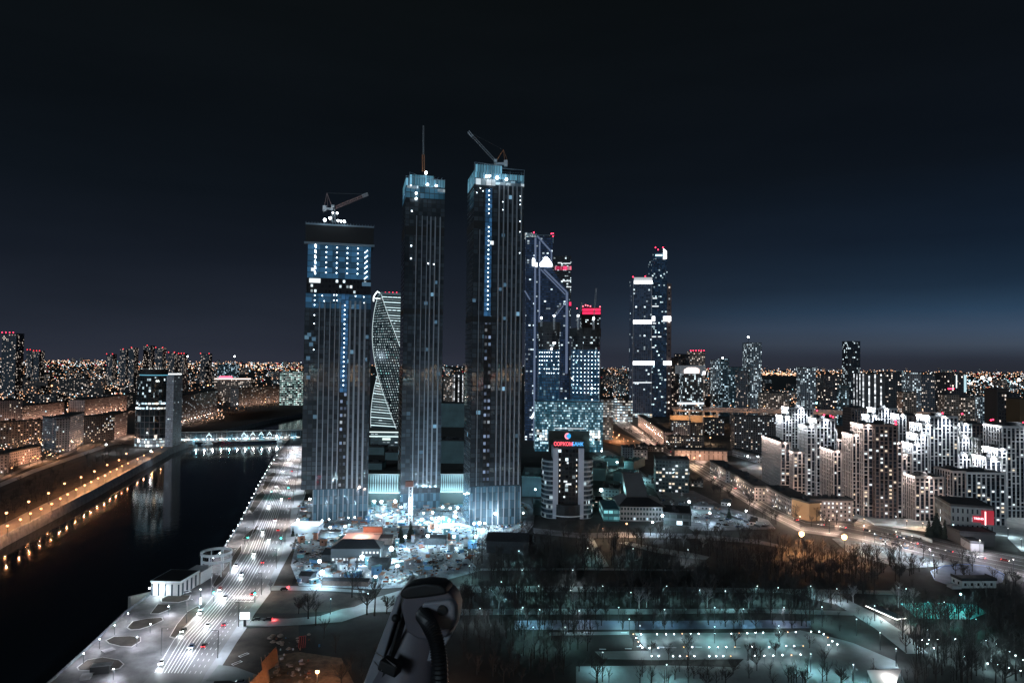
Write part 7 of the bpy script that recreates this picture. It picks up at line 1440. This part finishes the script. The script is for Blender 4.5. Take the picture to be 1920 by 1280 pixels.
# ============================================================ SECURITY CAMERA ON THE ROOF EDGE (close to us)
def DN(px,py,Y): return DY(px,py,Y)
CY=1.55; o=DY(770,1290,CY); e=empty('security_camera',o,0,'grey security camera housing with a black ribbed hose, close up at the bottom edge','security camera')
GH=mat('camera_housing',(.11,.10,.115),.45,var=.10,scale=9); GL_=mat('camera_housing_light',(.21,.215,.24),.4,var=.1,scale=9); BK=mat('black_rubber',(.006,.006,.007),.55)
def slabpx(pts,Y0,dep,name,m,bev=.008,slant=0):
    f=[DY(a,b_,Y0+slant*(1290-b_)/200)-o for a,b_ in pts]; k=MB(); n=len(f); bk=[p+Vector((.01,dep,.0)) for p in f]
    k.v=[tuple(p) for p in f+bk]; k.f=[tuple(range(n)),tuple(range(2*n-1,n-1,-1))]+[(i,n+i,n+(i+1)%n,(i+1)%n) for i in range(n)]
    k.uv=[(0,0)]*sum(len(q) for q in k.f); k.m=[0]*len(k.f); ob=k.build(name,m,e)
    bv=ob.modifiers.new('bevel','BEVEL'); bv.width=bev; bv.segments=4; bv.limit_method='ANGLE'; ob.modifiers.new('weighted_normals','WEIGHTED_NORMAL')
    for p in ob.data.polygons: p.use_smooth=True
    return ob
# long barrel
def barrel(a,c,ra,rc_,name,m,n=20,sq=.8):
    mb=MB(); a=Vector(a); c=Vector(c); d=(c-a).normalized(); x=d.cross(Vector((0,1,0))).normalized(); y=d.cross(x); K=10
    rings=[]
    for i in range(K+1):
        t_=i/K; p=a.lerp(c,t_); r_=ra+(rc_-ra)*t_; ring=[]
        for j in range(n): q=2*math.pi*j/n; mb.v.append(tuple(p+x*math.cos(q)*r_+y*math.sin(q)*r_*sq)); ring.append(len(mb.v)-1)
        rings.append(ring)
    for i in range(K):
        for j in range(n): mb.f.append((rings[i][j],rings[i+1][j],rings[i+1][(j+1)%n],rings[i][(j+1)%n])); mb.uv+=[(0,0)]*4; mb.m.append(0)
    ob=mb.build(name,m,e)
    for p in ob.data.polygons: p.use_smooth=True
    return ob
barrel(DN(790,1140,CY+.06)-o,DN(742,1345,CY-.02)-o,.050,.078,'barrel',GH)
slabpx([(745,1116),(754,1118),(690,1330),(662,1330)],CY-.015,.15,'sun_shield',GL_,.004)
slabpx([(759,1122),(764,1122),(706,1330),(697,1330)],CY-.03,.02,'shield_rail',BK,.002)
slabpx([(750,1138),(760,1108),(800,1104),(838,1107),(850,1122),(856,1140),(855,1158),(850,1178),(838,1194),(812,1202),(782,1198),(762,1186),(757,1164)],CY-.035,.06,'rear_block',GH,.007)
slabpx([(790,1130),(842,1124),(852,1138),(851,1160),(846,1178),(808,1186),(790,1172)],CY-.048,.02,'rear_plate',GL_,.006)
slabpx([(812,1190),(846,1182),(848,1188),(826,1226),(812,1240),(800,1240)],CY-.02,.08,'side_wing',GL_,.006)
slabpx([(748,1118),(752,1106),(763,1099),(796,1093),(824,1096),(836,1104),(838,1114),(800,1120),(760,1124)],CY-.045,.055,'cap',BK,.010)
for px,py,r_ in ((829,1143,.0105),(793,1150,.013)):
    p=DN(px,py,CY-.05)-o; MB().tube(p+Vector((0,-.004,0)),p+Vector((0,.02,0)),r_,n=24).build('cable_gland',BK,e)
# ribbed hose
path=[DN(793,1152,CY-.055)-o,DN(806,1172,CY-.10)-o,DN(818,1202,CY-.12)-o,DN(824,1245,CY-.13)-o,DN(826,1310,CY-.13)-o]
mb=MB(); n=18; segs=[]
for i in range(len(path)-1):
    for j in range(16):
        t_=j/16; p0=path[max(0,i-1)]; p1=path[i]; p2=path[i+1]; p3=path[min(len(path)-1,i+2)]
        segs.append(.5*((2*p1)+(p2-p0)*t_+(2*p0-5*p1+4*p2-p3)*t_*t_+(3*p1-p0-3*p2+p3)*t_**3))
prev=None
for i,p in enumerate(segs):
    d=(segs[min(i+1,len(segs)-1)]-segs[max(i-1,0)]).normalized(); x=d.cross(Vector((0,1,0))).normalized(); y=d.cross(x); r_=.0175 if i%2 else .0145; ring=[]
    for j in range(n): q=2*math.pi*j/n; mb.v.append(tuple(p+x*math.cos(q)*r_+y*math.sin(q)*r_)); ring.append(len(mb.v)-1)
    if prev:
        for j in range(n): mb.f.append((prev[j],ring[j],ring[(j+1)%n],prev[(j+1)%n])); mb.uv+=[(0,0)]*4; mb.m.append(0)
    prev=ring
mb.build('ribbed_hose',mat('hose_rubber',(.010,.010,.011),.45),e)
slabpx([(712,1236),(744,1250),(740,1272),(706,1256)],CY-.085,.03,'strap_clip',BK,.004)
for q in ((704,1222,742,1248),(702,1240,716,1256)): mb=MB().tube(DN(q[0],q[1],CY-.06)-o,DN(q[2],q[3],CY-.085)-o,.0016,n=8); mb.build('strap_wire',mat('steel_wire',(.4,.38,.38),.3,.8),e)
p=DN(741,1158,CY-.035)-o; MB().ball(p,.0085,14,8).build('screw_head',BK,e)
# ============================================================ LABELS OF LOOK-ALIKES: place in their row
bpy.context.view_layer.update()
_g={}
for o_ in COL.objects:
    if o_.parent is None and o_.get('category') and o_.get('label') and o_.get('kind')!='stuff': _g.setdefault(o_['label'],[]).append(o_)
def ordn(i): return '%d%s'%(i,'th' if 10<=i%100<=20 else {1:'st',2:'nd',3:'rd'}.get(i%10,'th'))
for lb_,os_ in _g.items():
    if len(os_)<2 or len(lb_.split())>12: 
        if len(os_)>1: print('LONG',len(os_),lb_)
        continue
    os_.sort(key=lambda q: proj(q.matrix_world.translation)[0])
    for i,q in enumerate(os_): q['label']='%s, %s from the left'%(lb_,ordn(i+1))
